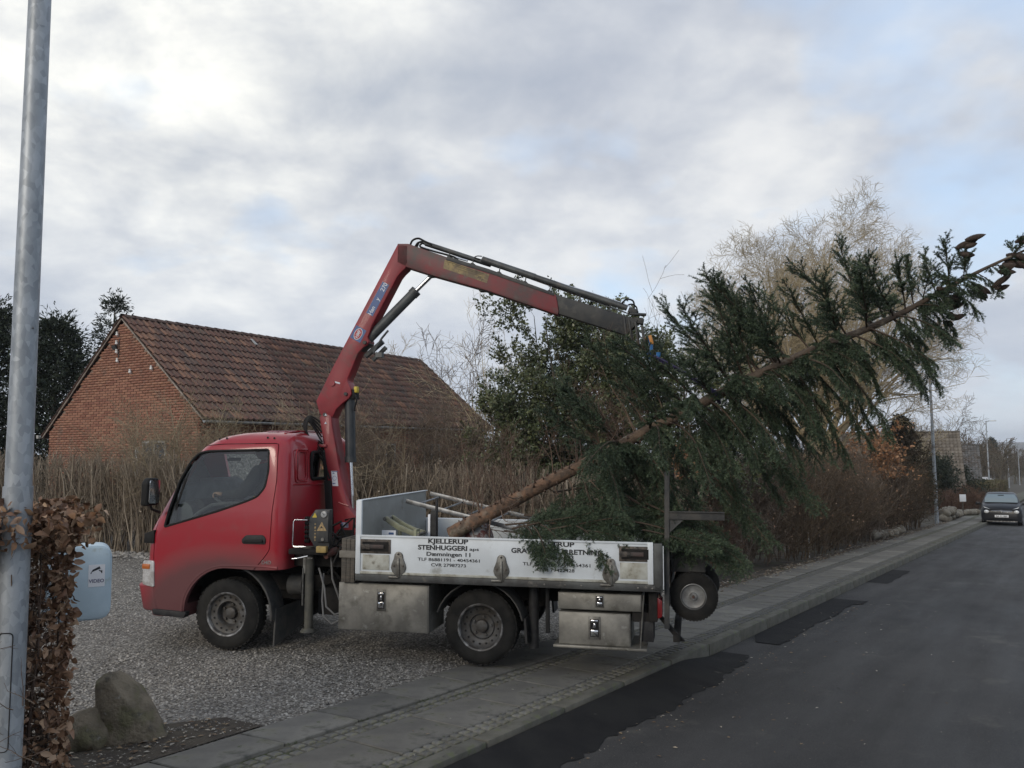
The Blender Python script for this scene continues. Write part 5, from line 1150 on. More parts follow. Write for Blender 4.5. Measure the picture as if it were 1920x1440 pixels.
def conifer(name, label, x, y, h, r, seed, mt=M_conf, z0=.4, n=130, tw=16, group=None, lsz=.11, cat='tree', droop=-.03, lpn=9):
    g = np.random.default_rng(seed); b = gp(x, y)
    tp = grow(b[None], np.array([[0,0,1.]]), np.array([h]), 8, .01, 0, g); tr_ = np.linspace(h*.018,h*.002,9)[None]
    t = np.sort(g.uniform(z0/h, .99, n)); pos, _ = sample(np.repeat(tp,n,0), t); a = np.arange(n)*2.399; L = r*(1-t)**.75*g.uniform(.75,1.12,n)+.12
    d = np.stack([np.cos(a), np.sin(a), .25+.6*t], -1); P = grow(pos, d, L, 6, .05, droop, g); R0 = np.linspace(1,.2,7)[None]*(.004+.012*L)[:,None]
    P1, R1, _ = kids(P, R0, tw, .8, r*.38, .1, 1, 3, .1, droop, .5, .4, g, rmin=.002)
    nl = len(P1)*lpn; idx = np.repeat(np.arange(len(P1)), lpn); pos, tan = sample(P1[idx], g.uniform(0,1,nl)); dd = unit(tan+rdir(nl,g)*.8); LL = lsz*g.uniform(.6,1.3,nl)
    return plant(name, label, cat, tuple(b), [('trunk', M_bark, [tubes(tp,tr_,8,g=g), tubes(P,R0,4,g=g)], None),('needles', mt, [leafquads(pos, dd, rdir(nl,g), LL, LL*.30, .1, g)], 'stuff')], group)

# ---- background, left: dark conifers behind the house
conifer('conifer', 'dark bushy conifer behind the lamp post, at the picture edge left of the brick house', -17.6, 27.5, 6.6, 3.0, 21, tw=20, n=170, lsz=.15, group='dark conifers beside the brick house')
conifer('conifer', 'dark conifer against the gable of the brick house, nearest the red brickwork', -14.7, 26.6, 5.9, 2.6, 22, tw=20, n=160, lsz=.15, group='dark conifers beside the brick house')
conifer('conifer', 'spiky-topped spruce rising behind the left eave of the brick house', -16.0, 33.0, 8.0, 2.0, 23, tw=14, n=90, lsz=.16, group='dark conifers beside the brick house', lpn=6)
leafy_tree('evergreen_tree', 'dark evergreen tree seen between the picture edge and the galvanised lamp post', -17.6, 24.6, 2.4, 2.4, .5, 5.8, M_conf, 24, nl=14000, lsize=.10)

# ---- cane hedge along the back of the drive
def cane_hedge():
    g = np.random.default_rng(5); A = [(-14.5,17.2),(-10.5,16.6),(-6.2,15.3),(-1.5,13.9),(2.6,12.8)]
    ax = np.array([a[0] for a in A]); ay = np.array([a[1] for a in A]); n = 1350
    t = g.uniform(0,1,n); X = np.interp(t*4, range(5), ax)+g.normal(0,.05,n); Y = np.interp(t*4, range(5), ay)+g.normal(0,.17,n)+.25
    H = np.interp(t, [0,.3,.6,1], [1.75,1.72,1.62,1.5])*g.normal(1,.055,n)
    p0 = np.stack([X,Y,GZ(X,Y)-.03],-1); d = np.stack([g.normal(0,.10,n), g.normal(0,.10,n), np.ones(n)],-1)
    P = grow(p0, d, H*1.02, 6, .085, .03, g); r0 = g.choice([.006,.009,.014,.024], n, p=[.34,.32,.2,.14]); R0 = np.linspace(1,.55,7)[None]*r0[:,None]
    P1, R1, _ = kids(P, R0, 7, .45, .55, .15, .98, 3, .10, .08, .55, .5, g, rmin=.0025)
    P2, R2, _ = kids(P1, R1, 3, .5, .20, .2, 1, 1, .12, .05, .6, .5, g, rmin=.002)
    nl = 5200; ix = g.integers(0,len(P2),nl); ps, tn = sample(P2[ix], g.uniform(0,1,nl)); Lf = .045*g.uniform(.6,1.3,nl)
    # cap twigs that stand proud of the cut top
    plant('cane_hedge', 'long bare cut-back hedge of brown canes closing the back of the gravel drive', 'hedge', (-6.2,15.4,0), [('canes', M_cane, [tubes(P,R0,5,g=g)], 'stuff'),('twigs', M_cane, [tubes(P1,R1,3,g=g), tubes(P2,R2,3,g=g)], 'stuff'),('dry_leaves', M_cane, [leafquads(ps, unit(tn*.4+rdir(nl,g)), rdir(nl,g), Lf, Lf*.5, .25, g)], 'stuff')])
cane_hedge()
# ---- shrubs in front of the house
bush('bare_shrub', 'tan twiggy shrub rising over the hedge before the gable corner of the brick house', -6.8, 16.6, 1.3, .8, 3.0, M_twigtan, 31, 42, 12, 9, .0030, arch=.16, r0=.016, lv3=0, l1=.5, bottom=.3, spreadang=.5)
bush('bare_shrub', 'low dark brown shrub against the gable wall left of the tan one', -8.9, 17.7, 1.8, .8, 2.1, M_twigbr, 32, 34, 10, 8, .0028, r0=.012, l1=.5, bottom=.3)
bush('thicket', 'dense brown bramble thicket between the crane column and the holly', -2.1, 15.4, 2.2, 1.1, 2.95, M_twigbr, 33, 84, 12, 9, .0026, arch=.16, r0=.011, lv3=2, l1=.48, spreadang=.35)
bush('thicket', 'tan arching brambles before the lower part of the tiled roof', -2.7, 15.0, 1.6, .8, 3.2, M_twigtan, 34, 24, 9, 7, .003, arch=.30, r0=.014, l1=.5, bottom=.35, spreadang=.6)
bush('bare_shrub', 'brown shrub beside the cab roof between house wall and hedge', -4.9, 16.2, 1.3, .8, 1.65, M_twigbr, 35, 34, 10, 8, .0028, r0=.012, l1=.5, bottom=.3)
bare_tree('bare_tree', 'grey twiggy little tree with few dry leaves at the right end of the tiled roof', -1.1, 21.0, 5.2, .05, .9, .9, M_twigbr, 36, nmain=8, tw=.006, counts=(6,5,4,4), trunk_frac=.2)
bare_tree('bare_tree', 'pale slender bare tree standing behind the holly under the crane jib', -.45, 21.5, 5.3, .06, .75, .9, M_oak, 37, nmain=9, tw=.0045, counts=(6,5,3,3), fan=.6, trunk_frac=.15)
bare_tree('bare_tree', 'tall sparse bare sapling right of the crane tip', 3.5, 19.5, 6.2, .030, .8, .9, M_twigbr, 38, nmain=13, tw=.0045, counts=(5,3,3,3), fan=.50, trunk_frac=.12, levels=3)
bare_tree('bare_tree', 'faint bare tree crown showing over the roof ridge', -5.6, 38.0, 6.6, .08, .9, 1.0, M_oak, 39, nmain=9, tw=.009, counts=(6,5,4,4))
leafy_tree('holly_tree', 'big glossy evergreen holly tree rising behind the bed of the truck', 1.45, 15.9, 1.55, 1.1, .3, 4.8, M_holly, 41, nl=64000, stems=9, lsize=.062, tr=.055)
leafy_tree('holly_tree', 'lower dark evergreen between the thicket and the big holly', -.05, 15.2, .95, .8, .5, 3.3, M_holly, 42, nl=15000, stems=5, lsize=.06, tr=.07)
leafy_tree('holly_tree', 'dark evergreen behind the crane tip, right of the big holly', 3.2, 15.9, 1.15, 1.0, .4, 4.2, M_holly, 43, nl=24000, stems=6, lsize=.06, tr=.05)
leafy_tree('holly_tree', 'narrow pale-tipped evergreen spire poking above the crane jib', 1.0, 15.6, .33, .33, 1.5, 5.45, M_holly, 44, nl=2600, stems=2, lsize=.06, tr=.03)

# ---- roadside hedge on the right
for k, (d, q, rx, ry, h, mt, lab, st, kw) in enumerate([
    (13.0, 2.6, 1.6,.9, 1.5, M_twigred, 'low red-brown shrub right behind the truck tail', 60, dict(arch=.1)),
    (14.6, 2.9, 2.0,1.1, 2.1, M_twigred, 'red-brown twiggy shrub under the hanging spruce boughs', 66, dict()),
    (17.0, 3.0, 2.3,1.3, 2.75, M_twigbr, 'tall brown twiggy shrub beside the short pale stake', 74, dict()),
    (20.2, 2.45, 2.6,1.0, 2.9, M_twigdark, 'dark brown dense shrub just past the short pale stake', 80, dict()),
    (23.6, 2.45, 2.6,1.0, 3.0, M_twigdark, 'dark twiggy shrub in the middle of the roadside hedge', 80, dict()),
    (27.2, 2.45, 2.6,1.0, 2.9, M_twigbr, 'brown shrub above the pale stones at the pavement edge', 80, dict()),
    (31.0, 2.45, 2.6,1.0, 3.0, M_twigdark, 'dark shrub near the far end of the roadside hedge', 80, dict()),
    (35.4, 2.45, 2.8,1.0, 3.2, M_twigdark, 'last dark shrub of the hedge beside the nearest far street lamp', 84, dict())]):
    x, y = XY(d, q); far = 1+max(0, d-14)*.045
    bush('roadside_shrub', lab, x, y, rx, ry, h, mt, 60+k, st, 12, 7, .0021*far, r0=.012*far**.5, lv3=2 if d < 26 else 0, l1=.42, rz=PI/2-AZ, group='bare shrubs of the roadside hedge', bottom=.03, spreadang=.25, nleaf=700, leafmt=M_beech, lsize=.045*far**.7, **kw)
# copper leaves that still hang on
def hx(d, q): return XY(d, q)
def patch_leaves(name, label, d, q, z, rr, n, ls, seed, mt=M_orangeleaf, zr=None):
    g = np.random.default_rng(seed); x, y = XY(d, q); b = gp(x, y); st = 14
    p0 = np.stack([x+g.normal(0,.2,st), y+g.normal(0,.2,st), np.full(st,b[2])],-1); dd = np.stack([g.normal(0,.25,st),g.normal(0,.25,st),np.ones(st)],-1)
    P = grow(p0, dd, np.full(st, z+rr*.8)*g.uniform(.8,1,st), 7, .06, .02, g); R0 = np.linspace(1,.3,8)[None]*np.full(st,.014)[:,None]
    P1,R1,_ = kids(P,R0,12,.9,rr*1.2,.5,1,4,.1,0,.5,.4,g,rmin=.003)
    P2,R2,_ = kids(P1,R1,6,.7,rr*.4,.2,1,3,.1,0,.6,.4,g,rmin=.002)
    idx = g.integers(0,len(P2),n); pos,tan = sample(P2[idx], g.uniform(0,1,n)); keep = (pos[:,2]-b[2] > z-(zr or rr)); pos = pos[keep]; m = len(pos)
    dd = unit(rdir(m,g)+np.array([0,0,-.5])); L = ls*g.uniform(.7,1.3,m)
    return plant(name, label, 'bush', tuple(b), [('stems', M_twigbr, [tubes(P,R0,5,g=g),tubes(P1,R1,3,g=g),tubes(P2,R2,3,g=g)], 'stuff'),('leaves', mt, [leafquads(pos,dd,rdir(m,g),L,L*.7,.2,g)], 'stuff')])
patch_leaves('beech_bush', 'clump of pale copper beech leaves hanging beneath the spruce boughs', 13.1, 2.3, 2.0, .34, 520, .085, 71)
patch_leaves('beech_bush', 'broad patch of rust-coloured beech leaves high in the roadside hedge', 30.0, 2.2, 2.75, 1.15, 2600, .095, 72, zr=.95)
x_, y_ = 17.2, 36.6; conifer('evergreen_shrub', 'bronze-green conical evergreen standing above the roadside hedge', x_, y_, 4.3, 1.7, 73, M_everbr, .3, n=150, tw=14, lsz=.13, cat='bush', droop=.03)
x_, y_ = 15.7, 34.4; conifer('evergreen_shrub', 'dark green-brown evergreen bulk inside the roadside hedge left of the far lamp', x_, y_, 3.0, 1.8, 74, M_everbr, .3, n=110, tw=12, lsz=.13, cat='bush', droop=.03)

# ---- the big bare oak
bare_tree('bare_tree', 'huge pale bare oak with a broad rounded crown behind the felled spruce', 11.95, 31.0, 11.2, .33, 1.08, 1.0, M_oak, 181, lean=(-.13,0), nmain=18, fan=.90, counts=(10,8,7,4), levels=5, tw=.0050, trunk_frac=.28, upb=.045)
bare_tree('bare_tree', 'low spreading bare tree to the right of the oak trunk', 15.7, 35.5, 4.3, .09, 1.5, 1.0, M_twigdark, 82, nmain=10, fan=1.15, counts=(7,6,4,4), tw=.008, upb=.02, trunk_frac=.3)
bare_tree('bare_tree', 'drooping twiggy birch rising over the brown-tiled roof', 32.4, 64.0, 7.6, .08, 1.0, .9, M_twigbr, 83, nmain=11, fan=.9, counts=(8,6,5,4), tw=.010, upb=-.05, trunk_frac=.35)
bare_tree('bare_tree', 'bare tree behind the hedge between oak and tiled house', 20.8, 45.0, 5.8, .10, 1.2, .8, M_oak, 84, nmain=10, fan=.9, counts=(7,5,4,4), tw=.010, upb=.02, trunk_frac=.3)
# ------------------------------------------------------------------ the felled spruce hanging from the crane
M_need = mat('spruce_needles', (.03,.05,.03), .55, rnd=[(.020,.034,.021),(.034,.055,.033),(.054,.083,.048),(.10,.14,.082),(.16,.20,.115)], spec=.4)
M_strunk = mat('spruce_bark', (.20,.115,.065), .9, rnd=[(.215,.125,.078),(.21,.125,.08),(.17,.125,.09),(.12,.095,.075),(.085,.070,.058),(.075,.062,.052)], col2=(.10,.072,.054), scale=14, bump=.7, bscale=50, stretch=(1,1,1), dirt=[((.27,.24,.19), 5, .56, .68), ((.06,.05,.03), 9, .6, .7)])
M_dead = mat('dead_spruce_twigs', (.15,.09,.06), .9, rnd=[(.10,.062,.045),(.155,.10,.07),(.21,.15,.11),(.085,.05,.038)])
M_limb = mat('spruce_limb', (.075,.05,.036), .9, rnd=[(.05,.036,.026),(.09,.062,.044)])
M_cone = mat('spruce_cone', (.085,.058,.045), .8, col2=(.045,.034,.028), scale=60)
tree_pts = [(.491,.10,1.080),(.190,.10,1.244),(-.162,.10,1.434),(-.508,.10,1.615),(-.928,.10,1.826),(-1.366,.10,2.058),(-1.895,.11,2.326),(-2.291,.12,2.539),(-2.631,.14,2.694),(-3.060,.16,2.885),(-3.434,.18,3.024),(-3.756,.20,3.171),(-4.030,.22,3.323),(-4.389,.24,3.513),(-4.806,.27,3.702)]
tree_rad = [.073,.071,.068,.063,.057,.053,.048,.044,.041,.035,.031,.026,.021,.015,.008]
TPt = np.array([tuple(TW(*p)) for p in tree_pts])
spruce = empty('felled_spruce', tuple(TPt[0]))
tag(spruce, 'felled green spruce with cones at its tip slung from the crane above the truck bed', 'tree')
def local_mesh(name, geo, mt, parent, kind=None, smooth=False):
    V, F, r = join_np(geo) if isinstance(geo, list) else geo
    return link(name, npmesh(name, V-TPt[0], F, r, smooth), mt, parent, kind)
def fine(P, n):
    t = np.linspace(0, len(P)-1, n); i = np.clip(t.astype(int), 0, len(P)-2); f = (t-i)[:,None]
    p0 = P[np.maximum(i-1,0)]; p1 = P[i]; p2 = P[i+1]; p3 = P[np.minimum(i+2,len(P)-1)]
    return .5*((2*p1)+(p2-p0)*f+(2*p0-5*p1+4*p2-p3)*f*f+(3*p1-p0-3*p2+p3)*f**3)
g = np.random.default_rng(77)
TF = fine(TPt, 80); RF = np.interp(np.linspace(0,14,80), range(15), tree_rad)*(1+g.normal(0,.02,80))
V, F, r = tubes(TF[None], RF[None], 14); r = np.repeat(np.linspace(0,1,80), 14)
b = MB(); b.tube([Vector(TF[0]-(TF[1]-TF[0])*.02), Vector(TF[0])], float(RF[0])*.99, 14); 
local_mesh('trunk', (V,F,r), M_strunk, spruce, smooth=True)
ce = b.mesh('cut_face'); ce.transform(Matrix.Translation(-Vector(TPt[0]))); link('cut_face', ce, mat('cut_wood',(.22,.11,.07),.8,col2=(.30,.18,.11),scale=20), spruce)
# cut branch stubs along the bare part
b = MB()
for k in range(110):
    u = g.uniform(.03,.40); p, t = sample(TF[None], np.array([u])); a = g.uniform(0,2*PI); n_ = perp(t, np.array([a]))[0]; rr = float(np.interp(u*79, range(80), RF)); L_ = rr+g.uniform(.008,.03)
    b.tube([Vector(p[0]+n_*rr*.7), Vector(p[0]+n_*L_+t[0]*.012)], float(g.uniform(.006,.012)), 5)
for v in range(len(b.v)): b.v[v] = tuple(Vector(b.v[v])-Vector(TPt[0]))
b.build('branch_stubs', M_dead, spruce, kind='stuff')

def needles(P, per_m, L=.022, w=.0052, g=g):
    """needle triangles all round each polyline"""
    seg = np.linalg.norm(P[:,-1]-P[:,0], axis=1); m = np.maximum((seg*per_m).astype(int), 3); idx = np.repeat(np.arange(len(P)), m); n = len(idx)
    t = g.uniform(0.02,1.0,n); pos, tan = sample(P[idx], t); az = g.uniform(0,2*PI,n); out = perp(tan, az); d = unit(tan*.75+out*1.0+np.array([0,0,.10])); LL = (L*g.uniform(.75,1.15,n)*(1-.25*(t>.9)))[:,None]
    s = unit(np.cross(d, g.normal(0,1,(n,3))))*(w/2)
    a = pos-s; c = pos+s; e = pos+d*LL
    V = np.stack([a,c,e],1).reshape(-1,3); F = np.arange(3*n).reshape(-1,3); base = g.uniform(0,1,len(P))[idx]*.55+g.uniform(0,.35,n)+.12*(t>.8)
    return V, F, np.repeat(np.clip(base,0,1),3)

def limb(u, az, L, ang, seed, sag=.03, dens=1.0, green0=.12, L2=.36, name='branch', needle=True, mtb=M_limb, spl=.062):
    g = np.random.default_rng(seed); p, t = sample(TF[None], np.array([u]))
    d = t[0]*math.cos(ang)+perp(t, np.array([az]))[0]*math.sin(ang)
    k = 9; P = grow(p, d[None], np.array([L]), k, .045, np.linspace(-sag*.4,-sag*1.6,k)+ (0.0), g); r0 = .0035+.008*L; R0 = np.linspace(1,.25,k+1)[None]*r0
    # flat sprays: side shoots left and right, drooping
    m = max(4, int(L/spl*dens)*2); tt = green0+(1-green0)*(np.arange(m)+g.uniform(0,.6,m))/m; tt = np.clip(tt,0,.985); pos, tan = sample(np.repeat(P,m,0), tt)
    up = np.array([0,0,1.]); side = unit(np.cross(tan, up)); sg = np.where(np.arange(m)%2==0, 1, -1)[:,None]
    d2 = unit(tan*1.0+side*sg*.38+perp(tan, g.uniform(0,2*PI,m))*.42+np.array([0,0,-.42 if sag > .02 else .05])); Ls = np.minimum(L2, L*.45)*(1-.62*tt)*g.uniform(.7,1.15,m)+.035
    P1 = grow(pos, d2, Ls, 4, .06, -.11 if sag > .02 else .02, g); R1 = np.linspace(1,.4,5)[None]*np.full(m,.0030)[:,None]
    q = 4; idx = np.repeat(np.arange(m), q); t3 = .15+.8*(np.tile(np.arange(q),m)+g.uniform(0,.7,m*q))/q; pos3, tan3 = sample(P1[idx], np.clip(t3,0,.97)); s3 = unit(np.cross(tan3, up)); sg3 = np.where(np.tile(np.arange(q),m)%2==0,1,-1)[:,None]
    d3 = unit(tan3*1.0+s3*sg3*.52+g.normal(0,.17,(m*q,3))+np.array([0,0,-.16])); L3 = Ls[idx]*.46*(1-.5*t3)*g.uniform(.7,1.2,m*q)+.03; keep = L3 > .032
    P2 = grow(pos3[keep], d3[keep], L3[keep], 2, .06, -.02, g); R2 = np.linspace(1,.6,3)[None]*np.full(len(P2),.0018)[:,None]
    if u > .80: TIPS.append((u, P[0])); TIPS.append((u, P1[m//3])); TIPS.append((u, P1[2*m//3]))
    o = local_mesh(name, [tubes(P,R0,6,g=g), tubes(P1,R1,3,g=g)], mtb, spruce)
    if needle:
        # recent growth of the limb itself bears needles too
        i0 = int(k*.45); geo = [needles(P[:,i0:], 700, g=g), needles(P1, 650, g=g), needles(P2, 590, g=g)]
        local_mesh('needles', geo, M_need, o, 'stuff')
    return P
nl = 0
TIPS = []
whorls = np.concatenate([np.arange(.30,.60,.040), np.arange(.60,.97,.040)])
Lu = lambda u: float(np.interp(u, [.28,.36,.45,.6,.70,.78,.86,.93,.98],[1.10,1.38,1.38,1.15,1.0,.82,.58,.38,.20]))
for wi, u in enumerate(whorls):
    nb = 7 if u < .60 else (6 if u < .8 else 5); off = g.uniform(0,2*PI)
    for k in range(nb):
        az = off+2*PI*k/nb+g.normal(0,.22); uu = float(np.clip(u+g.normal(0,.010), .27, .985))
        pos_, tdir = sample(TF[None], np.array([uu])); radial = perp(tdir, np.array([az]))[0]; L = Lu(uu)*g.uniform(.72,1.15)
        up_ = radial[2] > .25
        an = float(np.interp(uu, [.28,.6,.75,.9,1],[1.75,1.72,1.5,1.2,.9])) if up_ else float(np.interp(uu, [.28,.5,.7,.85,1],[1.55,1.35,1.22,1.05,.9]))
        an *= 1+g.normal(0,.07)
        if up_: L *= (.80 if uu < .78 else .66)
        elif uu > .42: L *= (.90 if uu < .64 else (.74 if uu < .8 else .60))
        dz_ = (tdir[0]*math.cos(an)+radial*math.sin(an))[2]; hloc = pos_[0][2]-1.32; xl = (Vector(pos_[0])-Vector((TO[0],TO[1],0))).dot(_f)
        if dz_ < -.15 and xl > -1.75: L = min(L, max(.35, hloc/(-dz_+.25)))
        limb(uu, az, L, an, 1000+nl, sag=(.0 if up_ else .06), dens=.95, L2=.34 if uu<.6 else (.24 if uu < .8 else .18), green0=.16 if uu < .36 else .08, spl=.092 if uu < .66 else .074)
        nl += 1
    for k in range(2):   # short sprays on the near side that hide parts of the stem
        if g.uniform() < .62 or u > .88: continue
        uu = float(np.clip(u+g.uniform(-.02,.02),.30,.96)); pos_, tdir = sample(TF[None], np.array([uu])); cs = np.array([.1,-1,.1+.5*g.uniform(-1,1)]); a0 = perp(tdir, np.array([0.]))[0]; b0 = np.cross(tdir[0], a0); az = math.atan2(cs@b0, cs@a0)+g.normal(0,.25)
        limb(uu, az, Lu(uu)*g.uniform(.32,.55), 1.0*(1+g.normal(0,.15)), 3000+nl*3+k, sag=.05, dens=1.0, L2=.22, green0=.08, spl=.07)
# leader at the very tip
limb(.985, 0.0, .30, .06, 5000, sag=0, dens=1.1, L2=.16, green0=.0, spl=.05)
# lower boughs lying over the drop side and the tail, and hanging to the ground side
def free_limb(p, d, L, seed, sag=.05, L2=.30, dens=.9, name='branch', bend=None):
    g = np.random.default_rng(seed); p = np.array([tuple(TW(*p))]); dv = Vector(d); dw = _f*dv.x+_l*dv.y+_u*dv.z
    k = 9; P = grow(p, np.array([tuple(dw)]), np.array([L]), k, .03, -sag, g); R0 = np.linspace(1,.25,k+1)[None]*(.004+.007*L)
    m = max(4,int(L/.055*dens)*2); tt = np.clip(.15+.85*(np.arange(m)+g.uniform(0,.6,m))/m,0,.985); pos,tan = sample(np.repeat(P,m,0),tt)
    cam_side = np.array([tuple(_l)]); side = unit(np.cross(tan, unit(cam_side+np.array([[0,0,.8]])))); sg = np.where(np.arange(m)%2==0,1,-1)[:,None]
    d2 = unit(tan*.85+side*sg*.62+g.normal(0,.15,(m,3))+np.array([0,0,-.12])); Ls = L2*(1-.6*tt)*g.uniform(.75,1.1,m)+.03
    P1 = grow(pos,d2,Ls,4,.06,-.04,g); R1 = np.linspace(1,.4,5)[None]*np.full(m,.003)[:,None]
    q = 5; idx = np.repeat(np.arange(m),q); t3 = .15+.8*(np.tile(np.arange(q),m)+g.uniform(0,.7,m*q))/q; pos3,tan3 = sample(P1[idx],np.clip(t3,0,.97)); s3 = unit(np.cross(tan3, unit(cam_side+np.array([[0,0,.8]])))); sg3 = np.where(np.tile(np.arange(q),m)%2==0,1,-1)[:,None]
    P2 = grow(pos3, unit(tan3*.85+s3*sg3*.6+g.normal(0,.2,(m*q,3))), Ls[idx]*.42*(1-.5*t3)+.02, 2,.05,-.01,g)
    o = local_mesh(name,[tubes(P,R0,6,g=g),tubes(P1,R1,3,g=g)],M_limb,spruce); local_mesh('needles',[needles(P[:,3:],620,g=g),needles(P1,560,g=g),needles(P2,500,g=g)],M_need,o,'stuff')
LB = [
    # resting in the bed, tips towards the tail
    ((-.15,.45,1.22),(-1,.3,.10),.80,.012,.24), ((-.30,.30,1.30),(-1,.35,.05),.95,.012,.26), ((-.45,.60,1.24),(-1,.15,.12),.9,.012,.24), ((-.60,.10,1.35),(-1,.35,.0),1.0,.015,.28), ((-.75,.50,1.30),(-1,.15,.05),.95,.012,.26),
    ((-.55,.70,1.20),(-1,.02,.18),.85,.015,.20), ((-.25,.62,1.20),(-.9,.12,.28),.75,.015,.20), ((-.9,.30,1.40),(-1,.3,-.1),1.0,.03,.3), ((-.95,.60,1.28),(-.95,.1,.05),.80,.012,.20), ((-.5,-.2,1.5),(-.6,.4,.1),.9,.03,.3), ((-1.0,-.1,1.55),(-.6,.4,-.3),.9,.03,.3), ((-1.3,.1,1.6),(-.5,.35,-.5),.9,.03,.3),
    ((-.85,.2,1.7),(-.15,.45,-.6),.75,.015,.28), ((-1.1,.1,1.85),(-.25,.4,-.7),.9,.03,.32), ((-.65,.1,1.6),(-.1,.5,-.4),.7,.012,.26),
    # spilling over the near drop side, in front of the lettering
    ((-.40,.82,1.26),(-.42,.50,.0),.46,.17,.17), ((-.50,.86,1.24),(-.32,.46,-.05),.40,.16,.17), ((-.56,.84,1.26),(-.5,.40,-.02),.44,.17,.16), ((-.88,.86,1.26),(-.55,.36,-.05),.46,.17,.13), ((-.95,.88,1.22),(-.85,.15,.06),.40,.03,.12), ((-.22,.82,1.20),(-.7,.25,.08),.30,.05,.12),
    # across the tail and down outside it
    ((-1.35,.75,1.30),(-.95,.22,-.05),.75,.04,.18), ((-1.45,.85,1.24),(-.95,.12,-.10),.62,.04,.15), ((-1.2,.40,1.55),(-.80,.25,-.42),1.25,.02,.28), ((-1.45,.5,1.45),(-.9,.3,-.30),1.0,.04,.24),
    ((-1.5,.2,1.85),(-.60,.25,-.72),1.15,.01,.26), ((-1.75,.1,2.05),(-.62,.22,-.72),1.25,.02,.26), ((-1.3,.2,1.9),(-.25,.35,-.85),.95,.01,.30), ((-1.5,.35,1.75),(-.35,.3,-.80),.85,.02,.28), ((-2.15,.15,2.2),(-.85,.15,-.55),1.15,.02,.22)]
for k,(p,d,L,sag,L2) in enumerate(LB):
    free_limb(p, d, L, 6000+k, sag, L2)
# dead brown twigs on the lower stem
m = 72; gg = np.random.default_rng(9); u = gg.uniform(.05,.40,m); pos, tan = sample(np.repeat(TF[None],m,0), u); az = gg.uniform(0,2*PI,m); dd = unit(tan*gg.normal(-.05,.25,(m,1))+perp(tan,az)+np.array([0,0,.35]))
P = grow(pos, dd, gg.uniform(.35,1.15,m), 7, .10, .05, gg); R0 = np.linspace(1,.25,8)[None]*np.full(m,.0062)[:,None]
P1,R1,_ = kids(P,R0,8,.6,.38,.2,1,4,.12,.02,.55,.4,gg,rmin=.0016); P2,R2,_ = kids(P1,R1,4,.6,.16,.2,1,2,.12,.0,.6,.5,gg,rmin=.0014)
local_mesh('dead_branches', [tubes(P,R0,5,g=gg),tubes(P1,R1,3,g=gg),tubes(P2,R2,3,g=gg)], M_dead, spruce, 'stuff')
# cones hanging near the tip
cone_me = None
def cone_mesh():
    b = MB(); prof_ = []
    n = 14
    for k in range(n):
        t = k/(n-1); r = .021*math.sin(PI*min(1,(t*.86+.12)))**.7; prof_ += [(r*1.2, -t*.135), (r*.95, -t*.135-.005)]
    b.lathe([(0,.002)]+prof_+[(0,-.142)], 9, lambda p,q,h:(p,q,h)); return b.mesh('cone', smooth=True, sharp=60)
cme = cone_mesh(); cme.materials.append(M_cone); gc = random.Random(4)
def cone_at(w, tilt):
    o = bpy.data.objects.new('cone', cme); COL.objects.link(o); o.parent = spruce; o.location = Vector(w)-Vector(TPt[0])
    o.rotation_euler = (gc.uniform(-.5,.5), tilt, gc.uniform(-.6,.6)); s = gc.uniform(.9,1.2); o.scale = (s,s,s)
ups = [(u, P) for u, P in TIPS if .82 < u < .975]
for k in range(14):
    u, P = gc.choice([t for t in ups if t[0] > (.86 if k < 9 else .82)]); i = gc.randrange(max(1,len(P)//2), len(P)); tl_ = gc.choice([-2.0,-1.7,-1.3,-.9])
    for j in range(gc.choice([2,3,4])): cone_at(Vector(P[i])+Vector((gc.uniform(-.05,.05),gc.uniform(-.04,.04),gc.uniform(-.035,.035))), tl_+gc.uniform(-.35,.35))
# sling from the hook round the stem
sl_ = MB(); hk = TW(-1.52,0,2.86)
def to_w(p): return TW(*p)
a = to_w((-1.52,.0,2.83)); 
pts = curve_pts([to_w((-1.50,.02,2.84)), to_w((-1.72,.04,2.72)), to_w((-1.98,.07,2.55)), to_w((-2.12,.17,2.44)), to_w((-2.12,.20,2.40)), to_w((-2.14,.10,2.37)), to_w((-2.13,.05,2.45))])
sl_.tube(pts, .014, 7); sl_.tube([p+_l*.03+_u*.012 for p in pts[:-6]], .011, 7); so = sl_.build('lifting_sling', mat('purple_webbing',(.055,.04,.15),.75,col2=(.03,.03,.06),scale=20), None, smooth=True)
tag(so, 'dark violet webbing sling running from the crane hook to the spruce stem', 'sling')
# ------------------------------------------------------------------ brick house
C0 = np.array([-7.584,20.0]); HD = np.array([.512,.859]); WD = np.array([-.859,.512])
house = empty('brick_house', (C0[0],C0[1],0)); house.rotation_euler = (0,0,math.atan2(HD[1],HD[0]))   # local X along the ridge, local Y across to the left
tag(house, 'red brick house with a mossy red pantile roof behind the bare hedge', 'house')
M_brick = mat('brick', (.26,.095,.055), .9, rvar=.0, rnd=[(.24,.105,.072),(.31,.15,.098),(.37,.19,.125),(.27,.12,.082),(.34,.165,.11)], bump=.3, bscale=60, dirt=((.20,.13,.10), 2.5, .56, .74))
M_mortar = mat('mortar', (.28,.22,.18), .95, col2=(.20,.15,.12), scale=4)
M_tile = mat('pantile', (.16,.07,.05), .9, rnd=[(.102,.062,.052),(.125,.070,.056),(.148,.082,.063),(.215,.118,.080),(.120,.080,.066),(.135,.072,.057),(.092,.060,.052)], bump=.4, bscale=30, dirt=[((.12,.115,.085), 5, .56, .70), ((.07,.055,.05), 2, .52, .66)])
EZ, LZ, RZ, RW, LW, HL = 2.92, 2.60, 5.46, 3.05, 6.25, 12.8
def groof(w): return np.interp(w, [0,RW,LW],[EZ,RZ,LZ])
